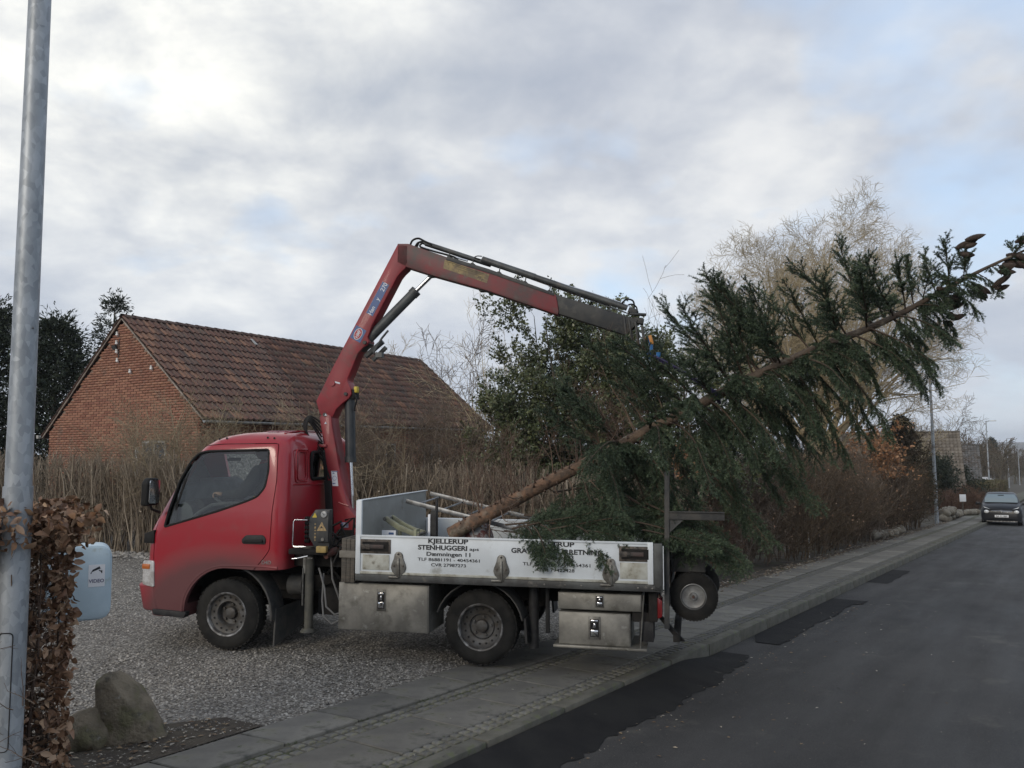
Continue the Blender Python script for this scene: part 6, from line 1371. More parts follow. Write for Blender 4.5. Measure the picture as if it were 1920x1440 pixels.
# core walls, slightly behind the brick faces
b = MB(); b.prism([(0.012,-.3),(LW-.012,-.3),(LW-.012,LZ-.05),(RW,RZ-.08),(.012,EZ-.05)], .012, HL-.012, lambda u,v,w:(w,u,v)); b.build('wall', M_mortar, house)
def brick_field():
    g = random.Random(8); out = []
    for row in range(int(RZ/.0667)+1):
        z = row*.0667+.03; off = .0 if row%2 else .12
        # gable, facing the camera (local x = 0)
        x = -.12+off
        while x < LW:
            a, c = max(x, 0), min(x+.23, LW)
            if c-a > .05 and z+.03 < groof((a+c)/2)-.03 and z > .8 and not (1.15 < (a+c)/2 < 2.08 and .95 < z < 2.26): out.append(('g', (a+c)/2, z, c-a-.011))
            x += .24
        x = -.12+off
        while x < HL and z < EZ-.06:
            a, c = max(x,0), min(x+.23,HL)
            if c-a > .05 and z > .9 and z < EZ and not any(k0 < (a+c)/2 < k0+.9 and z < 2.2 for k0 in (6.6,9.0)): out.append(('s', (a+c)/2, z, c-a-.011))
            x += .24
    return out
br = brick_field()
def near_key(t): return (0 if t[0]=='g' else 1, abs(t[2]-3.0)+abs(t[1]-3.2)*.4)
br.sort(key=near_key)
bvar = []
for k in range(6):
    b = MB(); b.box((0,0,0),(.03,.219,.054)); me = b.mesh('brick'); a = me.attributes.new('rnd','FLOAT','POINT'); a.data.foreach_set('value', [k/5]*len(me.vertices)); me.materials.append(M_brick); bvar.append(me)
g = random.Random(2); V = []; F = []; Rn = []
for k, (sd_, u, z, l) in enumerate(br):
    pr = g.uniform(-.003,.003)
    if k < 290 and abs(l-.219) < .002:
        o = bpy.data.objects.new('brick', g.choice(bvar)); COL.objects.link(o); o.parent = house; o.location = (pr,u,z) if sd_ == 'g' else (u,pr,z)
        if sd_ == 's': o.rotation_euler = (0,0,-PI/2)
        continue
    n0 = len(V); h = .027; l2 = l/2
    if sd_ == 'g': P_ = [(x,u+a*l2,z+c*h) for x in (-.012+pr,.014) for a, c in ((-1,-1),(1,-1),(1,1),(-1,1))]
    else: P_ = [(u+a*l2,y,z+c*h) for y in (-.012+pr,.014) for a, c in ((-1,-1),(1,-1),(1,1),(-1,1))]
    V += P_; F += [(n0,n0+1,n0+2,n0+3),(n0,n0+4,n0+5,n0+1),(n0+1,n0+5,n0+6,n0+2),(n0+2,n0+6,n0+7,n0+3),(n0+3,n0+7,n0+4,n0)]; Rn += [g.random()]*8
link('brickwork', npmesh('brickwork', V, F, Rn), M_brick, house, 'stuff')
# roof planes
SL = math.hypot(RW, RZ-EZ); sa = math.atan2(RZ-EZ, RW)
def roofpt(x, s, lift=0, side=0):   # s up the slope from the eave
    if side == 0: return (x, s*math.cos(sa)-lift*math.sin(sa), EZ+s*math.sin(sa)+lift*math.cos(sa))
    W2 = LW-RW; a2 = math.atan2(RZ-LZ, W2); return (x, LW-s*math.cos(a2)+lift*math.sin(a2), LZ+s*math.sin(a2)+lift*math.cos(a2))
SL2 = math.hypot(LW-RW, RZ-LZ)
b = MB(); b.prism([(-.30,0),(SL,0),(SL,.05),(-.30,.05)], -.05, HL+.05, lambda s,l,x: roofpt(x,s,l)); b.prism([(-.30,0),(SL2,0),(SL2,.05),(-.30,.05)], -.05, HL+.05, lambda s,l,x: roofpt(x,s,l,1)); b.build('roof', mat('roof_board',(.05,.035,.03),.9), house)
tvar = []
TWd, TLn = .180, .33
for k in range(7):
    b = MB(); prof_ = [(-.101,.015),(-.075,.044),(-.040,.046),(-.009,.020),(.040,.004),(.079,.012),(.093,.028)]
    n = len(prof_); vs = []
    for s, lf_ in ((0,.040),(TLn+.05,.0)):
        for (x, h) in prof_: vs.append((x, s, h+lf_))
    for (x, h) in prof_: vs.append((x, 0, h-.004))
    fs = [(i,i+1,n+i+1,n+i) for i in range(n-1)]+[(2*n+i,2*n+i+1,i+1,i) for i in range(n-1)]
    me = bpy.data.meshes.new('roof_tile'); me.from_pydata(vs, [], fs); me.polygons.foreach_set('use_smooth',[True]*len(fs)); me.set_sharp_from_angle(angle=R(50))
    a = me.attributes.new('rnd','FLOAT','POINT'); a.data.foreach_set('value',[k/6]*len(vs)); me.materials.append(M_tile); tvar.append(me)
tl = []
rows = int((SL+.32)/TLn)+1
for rI in range(rows):
    for c_ in range(int(HL/TWd)+1): tl.append((c_*TWd+.03, -.34+rI*(SL+.30)/rows, rI))
tl.sort(key=lambda t: t[0]-t[1]*.3)
roof_tiles = 0; Vt = []; Ft = []; Rt = []
Mx = lambda s, x, jit: Matrix.Translation(roofpt(x, s, .055)) @ Matrix.Rotation(jit,4,'Z') @ Matrix.Rotation(sa,4,'X')
for (x, s, rI) in tl:
    M4 = Mx(s, x+g.uniform(-.006,.006), g.uniform(-.02,.02)); M4 = M4 @ Matrix.Rotation(g.uniform(-.02,.02),4,'Y') @ Matrix.Rotation(g.uniform(-.02,.025),4,'X')
    k = g.choice([0,1,2,4,5,6,0,1,5,3]) if x > .5 else g.choice([2,3,3,1])
    if g.random() < .012: k = 3
    me = tvar[k]
    if roof_tiles < 290:
        o = bpy.data.objects.new('roof_tile', me); COL.objects.link(o); o.parent = house; o.matrix_basis = M4; roof_tiles += 1
    else:
        n0 = len(Vt); Vt += [tuple(M4 @ v.co) for v in me.vertices]; Ft += [tuple(i+n0 for i in p.vertices) for p in me.polygons]; Rt += [k/6]*len(me.vertices)
rows2 = int((SL2+.3)/TLn)+1; a2 = math.atan2(RZ-LZ, LW-RW)
for rI in range(rows2):
    for c_ in range(0, int(HL/TWd)+1):
        s = -.34+rI*(SL2+.3)/rows2; M4 = Matrix.Translation(roofpt(c_*TWd+.03, s, .055, 1)) @ Matrix.Rotation(PI,4,'Z') @ Matrix.Rotation(a2,4,'X'); me = tvar[0]; n0 = len(Vt)
        Vt += [tuple(M4 @ v.co) for v in me.vertices]; Ft += [tuple(i+n0 for i in p.vertices) for p in me.polygons]; Rt += [.2]*len(me.vertices)
link('roof_tiles_joined', npmesh('roof_tiles_joined', Vt, Ft, Rt, smooth=True), M_tile, house, 'stuff')
for k in range(int(HL/.33)+1):   # ridge tiles
    b = MB(); x0 = -.05+k*.33
    for i, x in enumerate((x0, x0+.34)):
        for j in range(7):
            a = PI*(j/6); r_ = .115-.012*i; b.v.append((x, RW+r_*math.cos(a)*1.1, RZ+.05+r_*math.sin(a)*.8+.01*(1-i)))
    b.f = [(j,j+1,j+8,j+7) for j in range(6)]
    me = b.mesh('ridge_tile', smooth=True); a_ = me.attributes.new('rnd','FLOAT','POINT'); a_.data.foreach_set('value',[g.choice([.0,.66,.9])]*len(me.vertices)); link('ridge_tile', me, M_tile, house)
M_wtrim = mat('white_trim', (.42,.42,.40), .6, col2=(.26,.26,.25), scale=6)
M_verge = mat('verge_mortar', (.34,.29,.25), .9, col2=(.22,.19,.16), scale=10)
b = MB()
for (s0,s1,side) in ((-.3,SL,0),(-.3,SL2,1)):
    for k in range(18):
        t0, t1 = s0+(s1-s0)*k/18, s0+(s1-s0)*(k+1)/18; P0, P1 = Vector(roofpt(-.055,t0,.01,side)), Vector(roofpt(-.055,t1,.01,side)); b.tube([P0,P1], .022+.006*math.sin(k*1.7), 5)
b.build('verge_pointing', M_verge, house)
M_gut = mat('gutter_zinc', (.55,.56,.55), .6, metal=.1, col2=(.3,.3,.29), scale=5)
def gutter(y, z, s):
    b = MB(); n = 8; L0, L1 = -.10, HL+.1
    for x in (L0, L1):
        for r_ in (.062,.056):
            for j in range(n+1): a = PI+PI*j/n; b.v.append((x, y+r_*math.cos(a), z+r_*math.sin(a)))
    m = n+1
    for j in range(n): b.f += [(j,j+1,2*m+j+1,2*m+j),(m+j+1,m+j,3*m+j,3*m+j+1),(j,m+j,m+j+1,j+1)]
    b.f += [(0,2*m,3*m,m),(n,m+n,3*m+n,2*m+n)]
    return b.build('gutter', M_gut, house)
gutter(-.33, EZ-.20, 1); gutter(LW+.33, LZ-.17, -1)
# windows: one in the gable, two in the long wall
def window(par, c, w, h, face):
    fr = MB(); t = .05
    def B(u0,u1,v0,v1,d0,d1):
        if face == 'g': fr_.bb(d0,d1,c[0]+u0,c[0]+u1,c[1]+v0,c[1]+v1)
        else: fr_.bb(c[0]+u0,c[0]+u1,d0,d1,c[1]+v0,c[1]+v1)
    fr_ = MB(); B(-w/2,w/2,h/2-t,h/2,-.03,.03); B(-w/2,w/2,-h/2,-h/2+t,-.03,.03); B(-w/2,-w/2+t,-h/2+t,h/2-t,-.03,.03); B(w/2-t,w/2,-h/2+t,h/2-t,-.03,.03); B(-t/2,t/2,-h/2+t,h/2-t,-.025,.03)
    o = fr_.build('window', M_wtrim, par)
    fr_ = MB(); B(-w/2+t,-t/2,-h/2+t,h/2-t,-.004,.006); fr_.build('pane', mat('dark_window_glass',(.02,.025,.03),.08,coat=.5), o)
    fr_ = MB(); B(t/2,w/2-t,-h/2+t,h/2-t,-.004,.006); fr_.build('pane', MATS['dark_window_glass'], o)
    fr_ = MB(); B(-w/2-.05,w/2+.05,-h/2-.06,-h/2-.005,-.06,.02); fr_.build('sill', M_verge, o)
def lint():
    pass
window(house, (1.615,1.60), .93, 1.30, 'g'); window(house, (7.05,1.65), .9, 1.1, 's'); window(house, (9.45,1.65), .9, 1.1, 's')
# insulators, lamp and conduit on the gable
M_porc = mat('white_porcelain', (.7,.7,.68), .3)
for (w, z) in ((3.2,5.09),(3.21,4.86),(3.2,4.63),(3.16,4.39),(2.61,4.07),(1.75,4.11)):
    b = MB(); b.lathe([(.0,.05),(.028,.045),(.032,.02),(.024,.0),(.038,-.02),(.038,-.05),(0,-.05)], 10, lambda p,q,h,w=w,z=z:(-.07+p,w+q,z+h)); b.tube([(0.02,w-.0,z-.07),(-.07,w,z-.07),(-.07,w,z-.03)], .008, 5); b.build('insulator', M_porc, house, smooth=True)
b = MB(); b.tube([(-.05,3.28,4.68),(-.09,3.30,4.78)], .07, 10); b.tube([(-.02,3.16,4.95),(-.02,3.18,4.45)], .012, 6); b.build('gable_box', M_boomd, house, smooth=True)
b = MB(); b.bb(-.05,-.02,2.2,2.35,.95,2.1); b.build('curtain_box', M_wtrim, house)
# white end of the left gutter
b = MB(); b.box((-.13,LW+.33,LZ-.17),(.04,.10,.09)); b.build('gutter_end', M_wtrim, house)
# lean-to: dark band of the roof over the lower wall
# a single slipped pale tile
b = MB(); P0 = Vector(roofpt(4.05, 3.55, .12)); b.box(P0, (.10,.30,.02), Matrix.Rotation(sa,3,'X')); b.build('slipped_slate', mat('pale_slate',(.35,.35,.34),.7), house)

# ------------------------------------------------------------------ galvanised street lamps
def galv(name='galvanised_steel', a=(.42,.455,.49), c=(.24,.265,.29)):
    m = mat(name, a, .48, metal=.35); nt = m.node_tree; N = nt.nodes; L = nt.links; b = N['Principled BSDF']
    tc = N.new('ShaderNodeTexCoord'); mp = N.new('ShaderNodeMapping'); mp.inputs['Scale'].default_value = (1,1,.55); L.new(tc.outputs['Object'], mp.inputs[0])
    v = N.new('ShaderNodeTexVoronoi'); v.inputs['Scale'].default_value = 42; L.new(mp.outputs[0], v.inputs['Vector']); sp = N.new('ShaderNodeSeparateColor'); L.new(v.outputs['Color'], sp.inputs[0])
    n = N.new('ShaderNodeTexNoise'); n.inputs['Scale'].default_value = 9; n.inputs['Detail'].default_value = 8; L.new(mp.outputs[0], n.inputs['Vector'])
    ad = N.new('ShaderNodeMath'); ad.operation = 'MULTIPLY_ADD'; L.new(sp.outputs[0], ad.inputs[0]); ad.inputs[1].default_value = .38; L.new(n.outputs[0], ad.inputs[2])
    r = N.new('ShaderNodeValToRGB'); L.new(ad.outputs[0], r.inputs[0]); e = r.color_ramp.elements; e[0].position = .42; e[0].color = (*c,1); e[1].position = .95; e[1].color = (*a,1); L.new(r.outputs[0], b.inputs['Base Color']); return m
M_galv = galv()
M_lamph = mat('lamp_head_grey', (.55,.56,.57), .35, metal=.4)
def lamp(x, y, label, lean=(0,0), h=7.15, r0=.085, r1=.045, door=False, detailed=False, arm_az=None, cat='street lamp', head=.55):
    z = G(x, y); o = empty('street_lamp', (x,y,z)); tag(o, label, cat, 'galvanised street lamps along the road'); o.rotation_euler = (lean[0], lean[1], 0)
    b = MB(); n = 28 if detailed else 10
    b.tube([(0,0,-.2),(0,0,h*.5),(0,0,h)], [r0,(r0+r1)/2,r1], n); p = b.build('pole', M_galv, o, smooth=True)
    az = math.atan2(RN[1], RN[0])+PI if arm_az is None else arm_az
    c, s = math.cos(az), math.sin(az)
    b = MB(); b.tube([(0,0,h-.02),(c*.35,s*.35,h+.015)], [r1*.9,.022], 8); b.build('arm', M_galv, o, smooth=True)
    b = MB(); b.prism(rounded([(.30,-.10),(.30+head*.6,-.12),(.30+head,-.07),(.30+head,.07),(.30+head*.6,.12),(.30,.10)], .04), -.03, .045, lambda u,v,w:(u*c-v*s, u*s+v*c, h+.02+w)); hd_ = b.build('lamp_head', M_lamph, o, bevel=.015)
    b = MB(); b.prism([(.36,-.08),(.24+head,-.08),(.24+head,.08),(.36,.08)], -.034, -.0305, lambda u,v,w:(u*c-v*s, u*s+v*c, h+.02+w)); b.build('lens', M_lens, hd_)
    if detailed:
        b = MB(); b.tube([(0,0,-.2),(0,0,1.62)], [r0*1.015,r0*1.0], 28); b.build('sleeve', M_galv, o, smooth=True)
        # service door outline facing the road
        pl = rounded([(-.030,.42),(.030,.42),(.030,.95),(-.030,.95)], .02); rr_ = r0*1.015
        dz = -1.42
        b = MB(); b.tube([(math.cos(dz+u/rr_)*rr_, math.sin(dz+u/rr_)*rr_, v) for u, v in pl+[pl[0]]], .0028, 5, cap=False); b.build('service_door', M_blkp, o)
        b = MB(); b.lathe([(r0*.80,2.362),(r0*.868,2.365),(r0*.868,2.370),(r0*.80,2.373)], 24, lambda p_,q,h_:(p_,q,h_)); b.tube([(r0*.8,-.02,2.37),(r0*.92,-.04,2.375)], .0025, 5); b.build('wire_band', M_gmetal, o)
    return o
lamp(-2.35, 3.95, 'thick mottled galvanised lamp post close by at the left, wrapped in beech hedge', (0.0, 0.004), r0=.064, r1=.043, detailed=True, h=6.2, arm_az=math.atan2(-RN[1],-RN[0]))
for (x, y, lab) in ((18.661,36.85,'nearest of the far street lamps, beside the end of the brown hedge'),(46.4,81.2,'second far street lamp, rising behind the black car'),(73.8,124.0,'third far street lamp along the road'),(91.2,150.0,'fourth far street lamp along the road'),(117.0,190.0,'smallest and most distant street lamp at the picture edge')):
    lamp(x, y, lab, (0,0), h=7.2, head=.60)

# ------------------------------------------------------------------ beech hedge by the lamp post
def beech_hedge():
    g = np.random.default_rng(51); hx0, hy0 = XY(1.95,1.6); base = np.array([hx0,hy0,G(hx0,hy0)]); o = empty('beech_hedge', tuple(base)); tag(o, 'clipped copper beech hedge with dry leaves round the near lamp post', 'hedge')
    D0, D1, Q0, Q1 = 1.25, 2.33, 1.02, 2.4
    n = 230; D = g.uniform(D0+.1,D1-.08,n); Q = Q0+.05+(Q1-Q0)*g.uniform(0,1,n)**1.9; X, Y = XY(D,Q); p0 = np.stack([X,Y,GZ(X,Y)-.03],-1)
    P = grow(p0, np.stack([g.normal(0,.10,n),g.normal(0,.10,n),np.ones(n)],-1), g.uniform(1.15,1.50,n), 8, .07, .04, g); R0 = np.linspace(1,.3,9)[None]*g.uniform(.005,.013,n)[:,None]; e_ = P[:,-1]; ed, eq = DQ(e_[:,0], e_[:,1]); ok_ = (ed < D1-.02)&(P[:,4,0]*RD[0]+P[:,4,1]*RD[1] < D1-.03); P = P[ok_]; R0 = R0[ok_]
    P1,R1,_ = kids(P,R0,22,1.1,.36,.05,1,3,.14,.02,.5,.4,g,rmin=.0020); P2,R2,_ = kids(P1,R1,5,.8,.14,.2,1,2,.15,0,.6,.5,g,rmin=.0015)
    def clip(P_, m):
        e = P_[:,-1]; d, q = DQ(e[:,0], e[:,1]); lump = .03*np.sin(e[:,2]*9+d*7)
        return (d < D1+m+lump)&(q > Q0-m-.10*(e[:,2] > 1.45)+lump)&(q < Q1+.1)&(e[:,2] < 1.615+m)
    k1 = clip(P1,.02); k2 = clip(P2,.03)
    M_bt = mat('beech_twigs',(.1,.06,.04),.9,rnd=[(.045,.030,.024),(.085,.056,.042),(.13,.09,.066),(.22,.17,.13)])
    V,F,r = join_np([tubes(P,R0,5,g=g),tubes(P1[k1],R1[k1],4,g=g),tubes(P2[k2],R2[k2],3,g=g)]); link('twigs', npmesh('twigs',V-base,F,r), M_bt, o, 'stuff')
    lv = []
    for k in range(5):
        L_, W_ = .049, .031; cu = (.35,.7,-.5,.9,.2)[k]; m = 5; vs = []
        for i in range(m):
            t = i/(m-1); w = W_/2*math.sin(PI*(t*.92+.04))**.8; z = -cu*L_*t*t+.006*math.sin(7*t+k); vs += [(t*L_, -w, z+w*.45), (t*L_, 0, z), (t*L_, w, z+w*.45*(1 if k%2 else .2))]
        fs = []
        for i in range(m-1): a = 3*i; fs += [(a,a+1,a+4,a+3),(a+1,a+2,a+5,a+4)]
        for sh in range(4):
            me = bpy.data.meshes.new('leaf'); me.from_pydata(vs,[],fs); me.polygons.foreach_set('use_smooth',[True]*len(fs)); a_ = me.attributes.new('rnd','FLOAT','POINT'); a_.data.foreach_set('value',[(k*4+sh)/19]*len(vs)); me.materials.append(M_beech); lv.append(me)
    # leaves sit on the clipped skin: top, the end towards the road, the corner by the drive
    nL = 9500; f = g.choice(4, nL, p=[.34,.34,.22,.10]); D = g.uniform(D0,D1,nL); Q = Q0+(Q1-Q0)*g.uniform(0,1,nL)**2.0; Z = 1.55*g.uniform(0,1,nL)**.8
    Z = np.where(f==0, 1.50-np.abs(g.normal(0,.07,nL)), Z); Q = np.where(f==1, Q0+np.abs(g.normal(0,.06,nL)), Q); D = np.where(f==2, D1-np.abs(g.normal(0,.06,nL)), D)
    Q = np.where((Z>1.32)&(f<2)&(D>1.55), Q-.28*g.uniform(0,1,nL)**1.5, Q); thin = (f==1)&(Z<1.25)&(g.uniform(0,1,nL)<.45); Zs = Z[~thin]; D = D[~thin]; Q = Q[~thin]
    x, y = XY(D,Q); tips = np.stack([x,y,GZ(x,y)+Zs],-1); dirs = rdir(len(tips),g); d, q = D, Q
    pr = (tips[:,0]/tips[:,1] > -.66)*1.0; key = -pr*3-(Zs > 1.38)*.6-(q < Q0+.1)*.8-(d > D1-.1)*.8+g.uniform(0,.6,len(tips)); idx = np.argsort(key)
    gr = random.Random(6); V = []; F = []; Rn = []
    for k, i in enumerate(idx):
        dv = Vector(dirs[i])+Vector((gr.uniform(-.5,.5),gr.uniform(-.6,.4),gr.uniform(-.7,.3))); qt = dv.to_track_quat('X','Z') @ Matrix.Rotation(gr.uniform(-1.6,1.6),3,'X').to_quaternion(); s = gr.uniform(.5,1.15)
        M4 = Matrix.Translation(Vector(tips[i]-base)) @ qt.to_matrix().to_4x4() @ Matrix.Scale(s,4); me = gr.choice(lv)
        if k < 295: ob = bpy.data.objects.new('leaf', me); COL.objects.link(ob); ob.parent = o; ob.matrix_basis = M4
        else:
            n0 = len(V); V += [tuple(M4 @ v.co) for v in me.vertices]; F += [tuple(j+n0 for j in p.vertices) for p in me.polygons]; Rn += [gr.random()]*len(me.vertices)
    link('leaves_joined', npmesh('leaves_joined',V,F,Rn,smooth=True), M_beech, o, 'stuff')
    # stray twigs crossing in front of the post
    m = 44; Dm = g.uniform(1.75,2.2,m); Qm = g.uniform(.72,1.0,m); xm, ym = XY(Dm,Qm); ps = np.stack([xm,ym,g.uniform(.35,1.55,m)],-1); dd = np.stack([g.normal(.2,.7,m),g.normal(-.5,.35,m),g.uniform(-.1,.9,m)],-1)
    P = grow(ps, dd, g.uniform(.10,.24,m), 5, .16, .0, g); R0 = np.linspace(1,.4,6)[None]*np.full(m,.0025)[:,None]
    P1,R1,_ = kids(P,R0,3,.7,.09,.2,1,3,.15,0,.6,.5,g,rmin=.0011); V,F,r = join_np([tubes(P,R0,4,g=g),tubes(P1,R1,3,g=g)]); link('stray_twigs', npmesh('stray_twigs',V-base,F,r), M_bt, o, 'stuff')
beech_hedge()

# ------------------------------------------------------------------ mailbox with the video sign
mb = empty('mailbox', (-2.82,5.45,G(-2.82,5.45)-.03)); tag(mb, 'pale blue rounded mailbox with a VIDEO camera sticker beside the beech hedge', 'mailbox')
mb.rotation_euler = (0,0,R(28))
M_mail = mat('pale_blue_enamel', (.50,.62,.70), .5, col2=(.44,.56,.64), scale=5, dirt=((.30,.33,.28), 9, .62, .8))
b = MB(); b.prism(rounded([(-.20,.845),(.19,.845),(.19,1.315),(-.20,1.315)], .085, 7), -.12, .12, XZ); mbody = b.build('box', M_mail, mb, bevel=.008)
b = MB(); b.prism(rounded([(-.19,.855),(.18,.855),(.18,1.305),(-.19,1.305)], .08, 7), -.126, -.1205, XZ); mdoor = b.build('door', M_mail, mb, bevel=.003)
b = MB(); b.tube([(-.34,.02,-.2),(-.34,.02,1.2)], .022, 12); b.tube([(-.34,.02,1.1),(-.18,.0,1.1)], .015, 8); b.build('post', M_galv, mb, smooth=True)
b = MB(); b.bb(.055,.150,-.1282,-.1268,1.055,1.195); stk = b.build('sticker', M_stickw, mdoor)
for (poly) in ([(.070,1.148),(.078,1.163),(.118,1.183),(.124,1.168)],[(.066,1.140),(.071,1.150),(.075,1.147),(.071,1.137)],[(.112,1.158),(.128,1.146),(.131,1.150),(.118,1.162)],[(.128,1.139),(.134,1.139),(.134,1.158),(.128,1.158)]):
    b = MB(); b.prism(poly, -.1288, -.1284, XZ); b.build('camera_symbol', M_txt, stk)
me = text_mesh('VIDEO', .030, bold=.0007); me.transform(Matrix.Rotation(PI/2,4,'X')); o_ = link('lettering', me, mat('sticker_print',(.12,.12,.20),.5), stk); o_.location = (.1025,-.1290,1.082)
b = MB(); b.bb(-.21,.20,.0,.02,.0,.0); 

# ------------------------------------------------------------------ boulders
M_rock = mat('mossy_rock', (.22,.185,.135), .95, col2=(.13,.11,.082), scale=6, bump=1.0, bscale=34, bdist=.02, dirt=[((.14,.13,.075), 4.6, .50, .62), ((.26,.25,.23), 13, .64, .72), ((.035,.032,.028), 7, .58, .7)])
def rock(name, label, loc, size, seed, rot=(0,0,0), cat='boulder', mt=None, sub=4, rough=.16, cuts=(), group=None, parent=None):
    bm = bmesh.new(); bmesh.ops.create_icosphere(bm, subdivisions=sub, radius=1.0)
    from mathutils import noise
    for v in bm.verts:
        p = v.co.copy()
        for n_, d_ in cuts:
            n_ = Vector(n_).normalized(); e = p.dot(n_)-d_
            if e > 0: p -= n_*e*.85
        q = p*1.2+Vector((seed*3.1,seed*1.7,0)); p += p.normalized()*(noise.noise(q)*rough*1.6+noise.noise(q*3.1)*rough*.45+noise.noise(q*9)*rough*.12); v.co = Vector((p.x*size[0],p.y*size[1],p.z*size[2]))
    me = bpy.data.meshes.new(name); bm.to_mesh(me); bm.free(); me.polygons.foreach_set('use_smooth',[True]*len(me.polygons))
    o = link(name, me, mt or M_rock, parent); o.location = loc; o.rotation_euler = rot
    if parent is None: tag(o, label, cat, group)
    return o
bx, by = -2.56, 5.62
rock('boulder', 'big leaning mossy boulder at the edge of the gravel drive', (bx, by, G(bx,by)+.14), (.31,.19,.37), 2, (0,R(0),R(6)), cuts=(((.72,-.10,.70),.27),((-1,-.1,.05),.56),((-.1,-1,.25),.60),((-.35,0,1),.74),((.45,-.9,.15),.58)), rough=.12, sub=5)
sx_, sy_ = -2.76, 5.50
rock('boulder', 'smaller dark rounded stone tucked against the foot of the big boulder', (sx_, sy_, G(sx_,sy_)+.07), (.15,.14,.15), 5, (0,.3,0), cuts=(((.3,-.6,.8),.7),))

# ------------------------------------------------------------------ roadside details on the right
stx, sty = 6.933, 19.72
b = MB(); b.tube([(0,0,-.1),(.005,0,.25),(-.01,0,.54)], [.032,.030,.026], 10); so_ = b.build('marker_stake', mat('flaking_white_paint',(.36,.35,.32),.8,col2=(.07,.06,.05),scale=22,lo=.48,hi=.54), None, smooth=True); so_.location = (stx,sty,G(stx,sty)); tag(so_, 'short stake with flaking pale paint at the foot of the roadside hedge', 'stake')
M_stone = mat('pale_fieldstone', (.24,.22,.18), .9, col2=(.15,.135,.11), scale=4, bump=.8, bscale=14, bdist=.02, dirt=((.10,.09,.07), 6, .55, .68))
sw = empty('stone_edging', XY(29.4,1.75)+(G(*XY(29.4,1.75)),)); tag(sw, 'row of pale rough stones along the foot of the brown hedge', 'stone edging')
grs = random.Random(12)
for k in range(16):
    d = 27.9+k*.23+grs.uniform(-.08,.08); x, y = XY(d, 1.78+grs.uniform(-.12,.25)); r_ = grs.uniform(.13,.22)
    ob = rock('stone', None, (x-sw.location.x, y-sw.location.y, G(x,y)-sw.location.z+r_*.5), (r_*1.3,r_*.8,r_*.75), k+20, (grs.uniform(-.4,.4),grs.uniform(-.4,.4),grs.uniform(0,3)), mt=M_stone, sub=2, rough=.22, parent=sw)
swp = (21.0,40.3); sw2 = empty('stone_wall', swp+(G(*swp),)); tag(sw2, 'low wall of rounded pale stones just beyond the nearest far street lamp', 'stone wall')
wl_ = [(20.0,38.6),(21.6,41.2),(23.6,44.2),(25.0,45.2)]
for k in range(44):
    t = (k%22)/21*3; i = min(int(t),2); f_ = t-i; row = k//22; x = wl_[i][0]*(1-f_)+wl_[i+1][0]*f_+grs.uniform(-.06,.06); y = wl_[i][1]*(1-f_)+wl_[i+1][1]*f_+grs.uniform(-.08,.08); r_ = grs.uniform(.15,.25)
    if row and t > 1.2: continue
    rock('stone', None, (x-swp[0], y-swp[1], G(x,y)-sw2.location.z+.12+row*.28), (r_*1.2,r_*.9,r_*.8), k+60, (grs.uniform(-.4,.4),grs.uniform(-.4,.4),grs.uniform(0,3)), mt=M_stone, sub=2, rough=.2, parent=sw2)
# white board on a post
wx, wy = 23.7, 44.0; wz = -1.0
b = MB(); b.box((0,0,.0),(.33,.03,.38)); wb = b.build('white_board', mat('white_board_paint',(.8,.82,.84),.5), None, bevel=.004); wb.location = (wx,wy,-.72+.02); tag(wb, 'small blank white board on a post in front of the red-brown hedge', 'sign')
b = MB(); b.tube([(0,.03,-1.3),(0,.03,-.1)], .03, 8); b.build('post', M_wood, wb)
for (x,y,rx,ry,h,mt,lab,seed) in ((24.6,47.3,2.2,1.2,1.45,M_twigred,'low red-brown hedge behind the white board',91),(27.6,51.4,2.8,1.2,1.6,M_twigred,'red-brown hedge next to the parked black car',92),(31.2,56.6,2.8,1.2,1.5,M_twigbr,'brown hedge end beyond the black car',93)):
    bush('red_hedge', lab, x, y, rx, ry, h, mt, seed, 80, 12, 9, .006, r0=.02, l1=.4, rz=PI/2-AZ, cat='hedge', bottom=.03)
leafy_tree('evergreen_bush','dark rounded evergreen in front of the tiled gable roof', 25.2, 50.6, 2.0, 1.8, -1.8, 1.25, M_conf, 94, nl=13000, stems=8, lsize=.12, cat='bush')
leafy_tree('evergreen_bush','lower dark evergreen right of the tiled gable roof', 29.3, 55.5, 1.9, 1.8, -2.0, .35, M_conf, 95, nl=9000, stems=6, lsize=.12, cat='bush')
# clipped olive hedge further down
def box_hedge(name, label, d0, d1, q0, q1, h, mt, seed, n=16000, ls=.12):
    g = np.random.default_rng(seed); d = g.uniform(d0,d1,n); q = g.uniform(q0,q1,n); z = g.uniform(0,1,n)**.7*h; f = g.integers(0,4,n)
    z = np.where(f==0,h+g.normal(0,.04,n),z); q = np.where(f==1,q0+g.normal(0,.04,n),q); d = np.where(f==2,d0+g.normal(0,.05,n),d)
    x,y = XY(d,q); pos = np.stack([x,y,GZ(x,y)+z],-1); dd = rdir(n,g); L = ls*g.uniform(.6,1.3,n); bx_ = XY(d0,q0)
    m = 240; dm = g.uniform(d0,d1,m); qm = g.uniform(q0,q1,m); xm,ym = XY(dm,qm); P = grow(np.stack([xm,ym,GZ(xm,ym)],-1), np.tile([[0,0,1.]],(m,1)), np.full(m,h*.95), 4, .1, 0, g); R0 = np.full((m,5),.025)
    plant(name,label,'hedge',(bx_[0],bx_[1],G(*bx_)),[('stems',M_twigdark,[tubes(P,R0,4,g=g)],'stuff'),('leaves',mt,[leafquads(pos,dd,rdir(n,g),L,L*.6,.2,g)],'stuff')])
M_olive = mat('olive_hedge', (.1,.1,.05), .8, rnd=[(.075,.068,.035),(.11,.10,.05),(.15,.13,.07),(.09,.075,.042)])
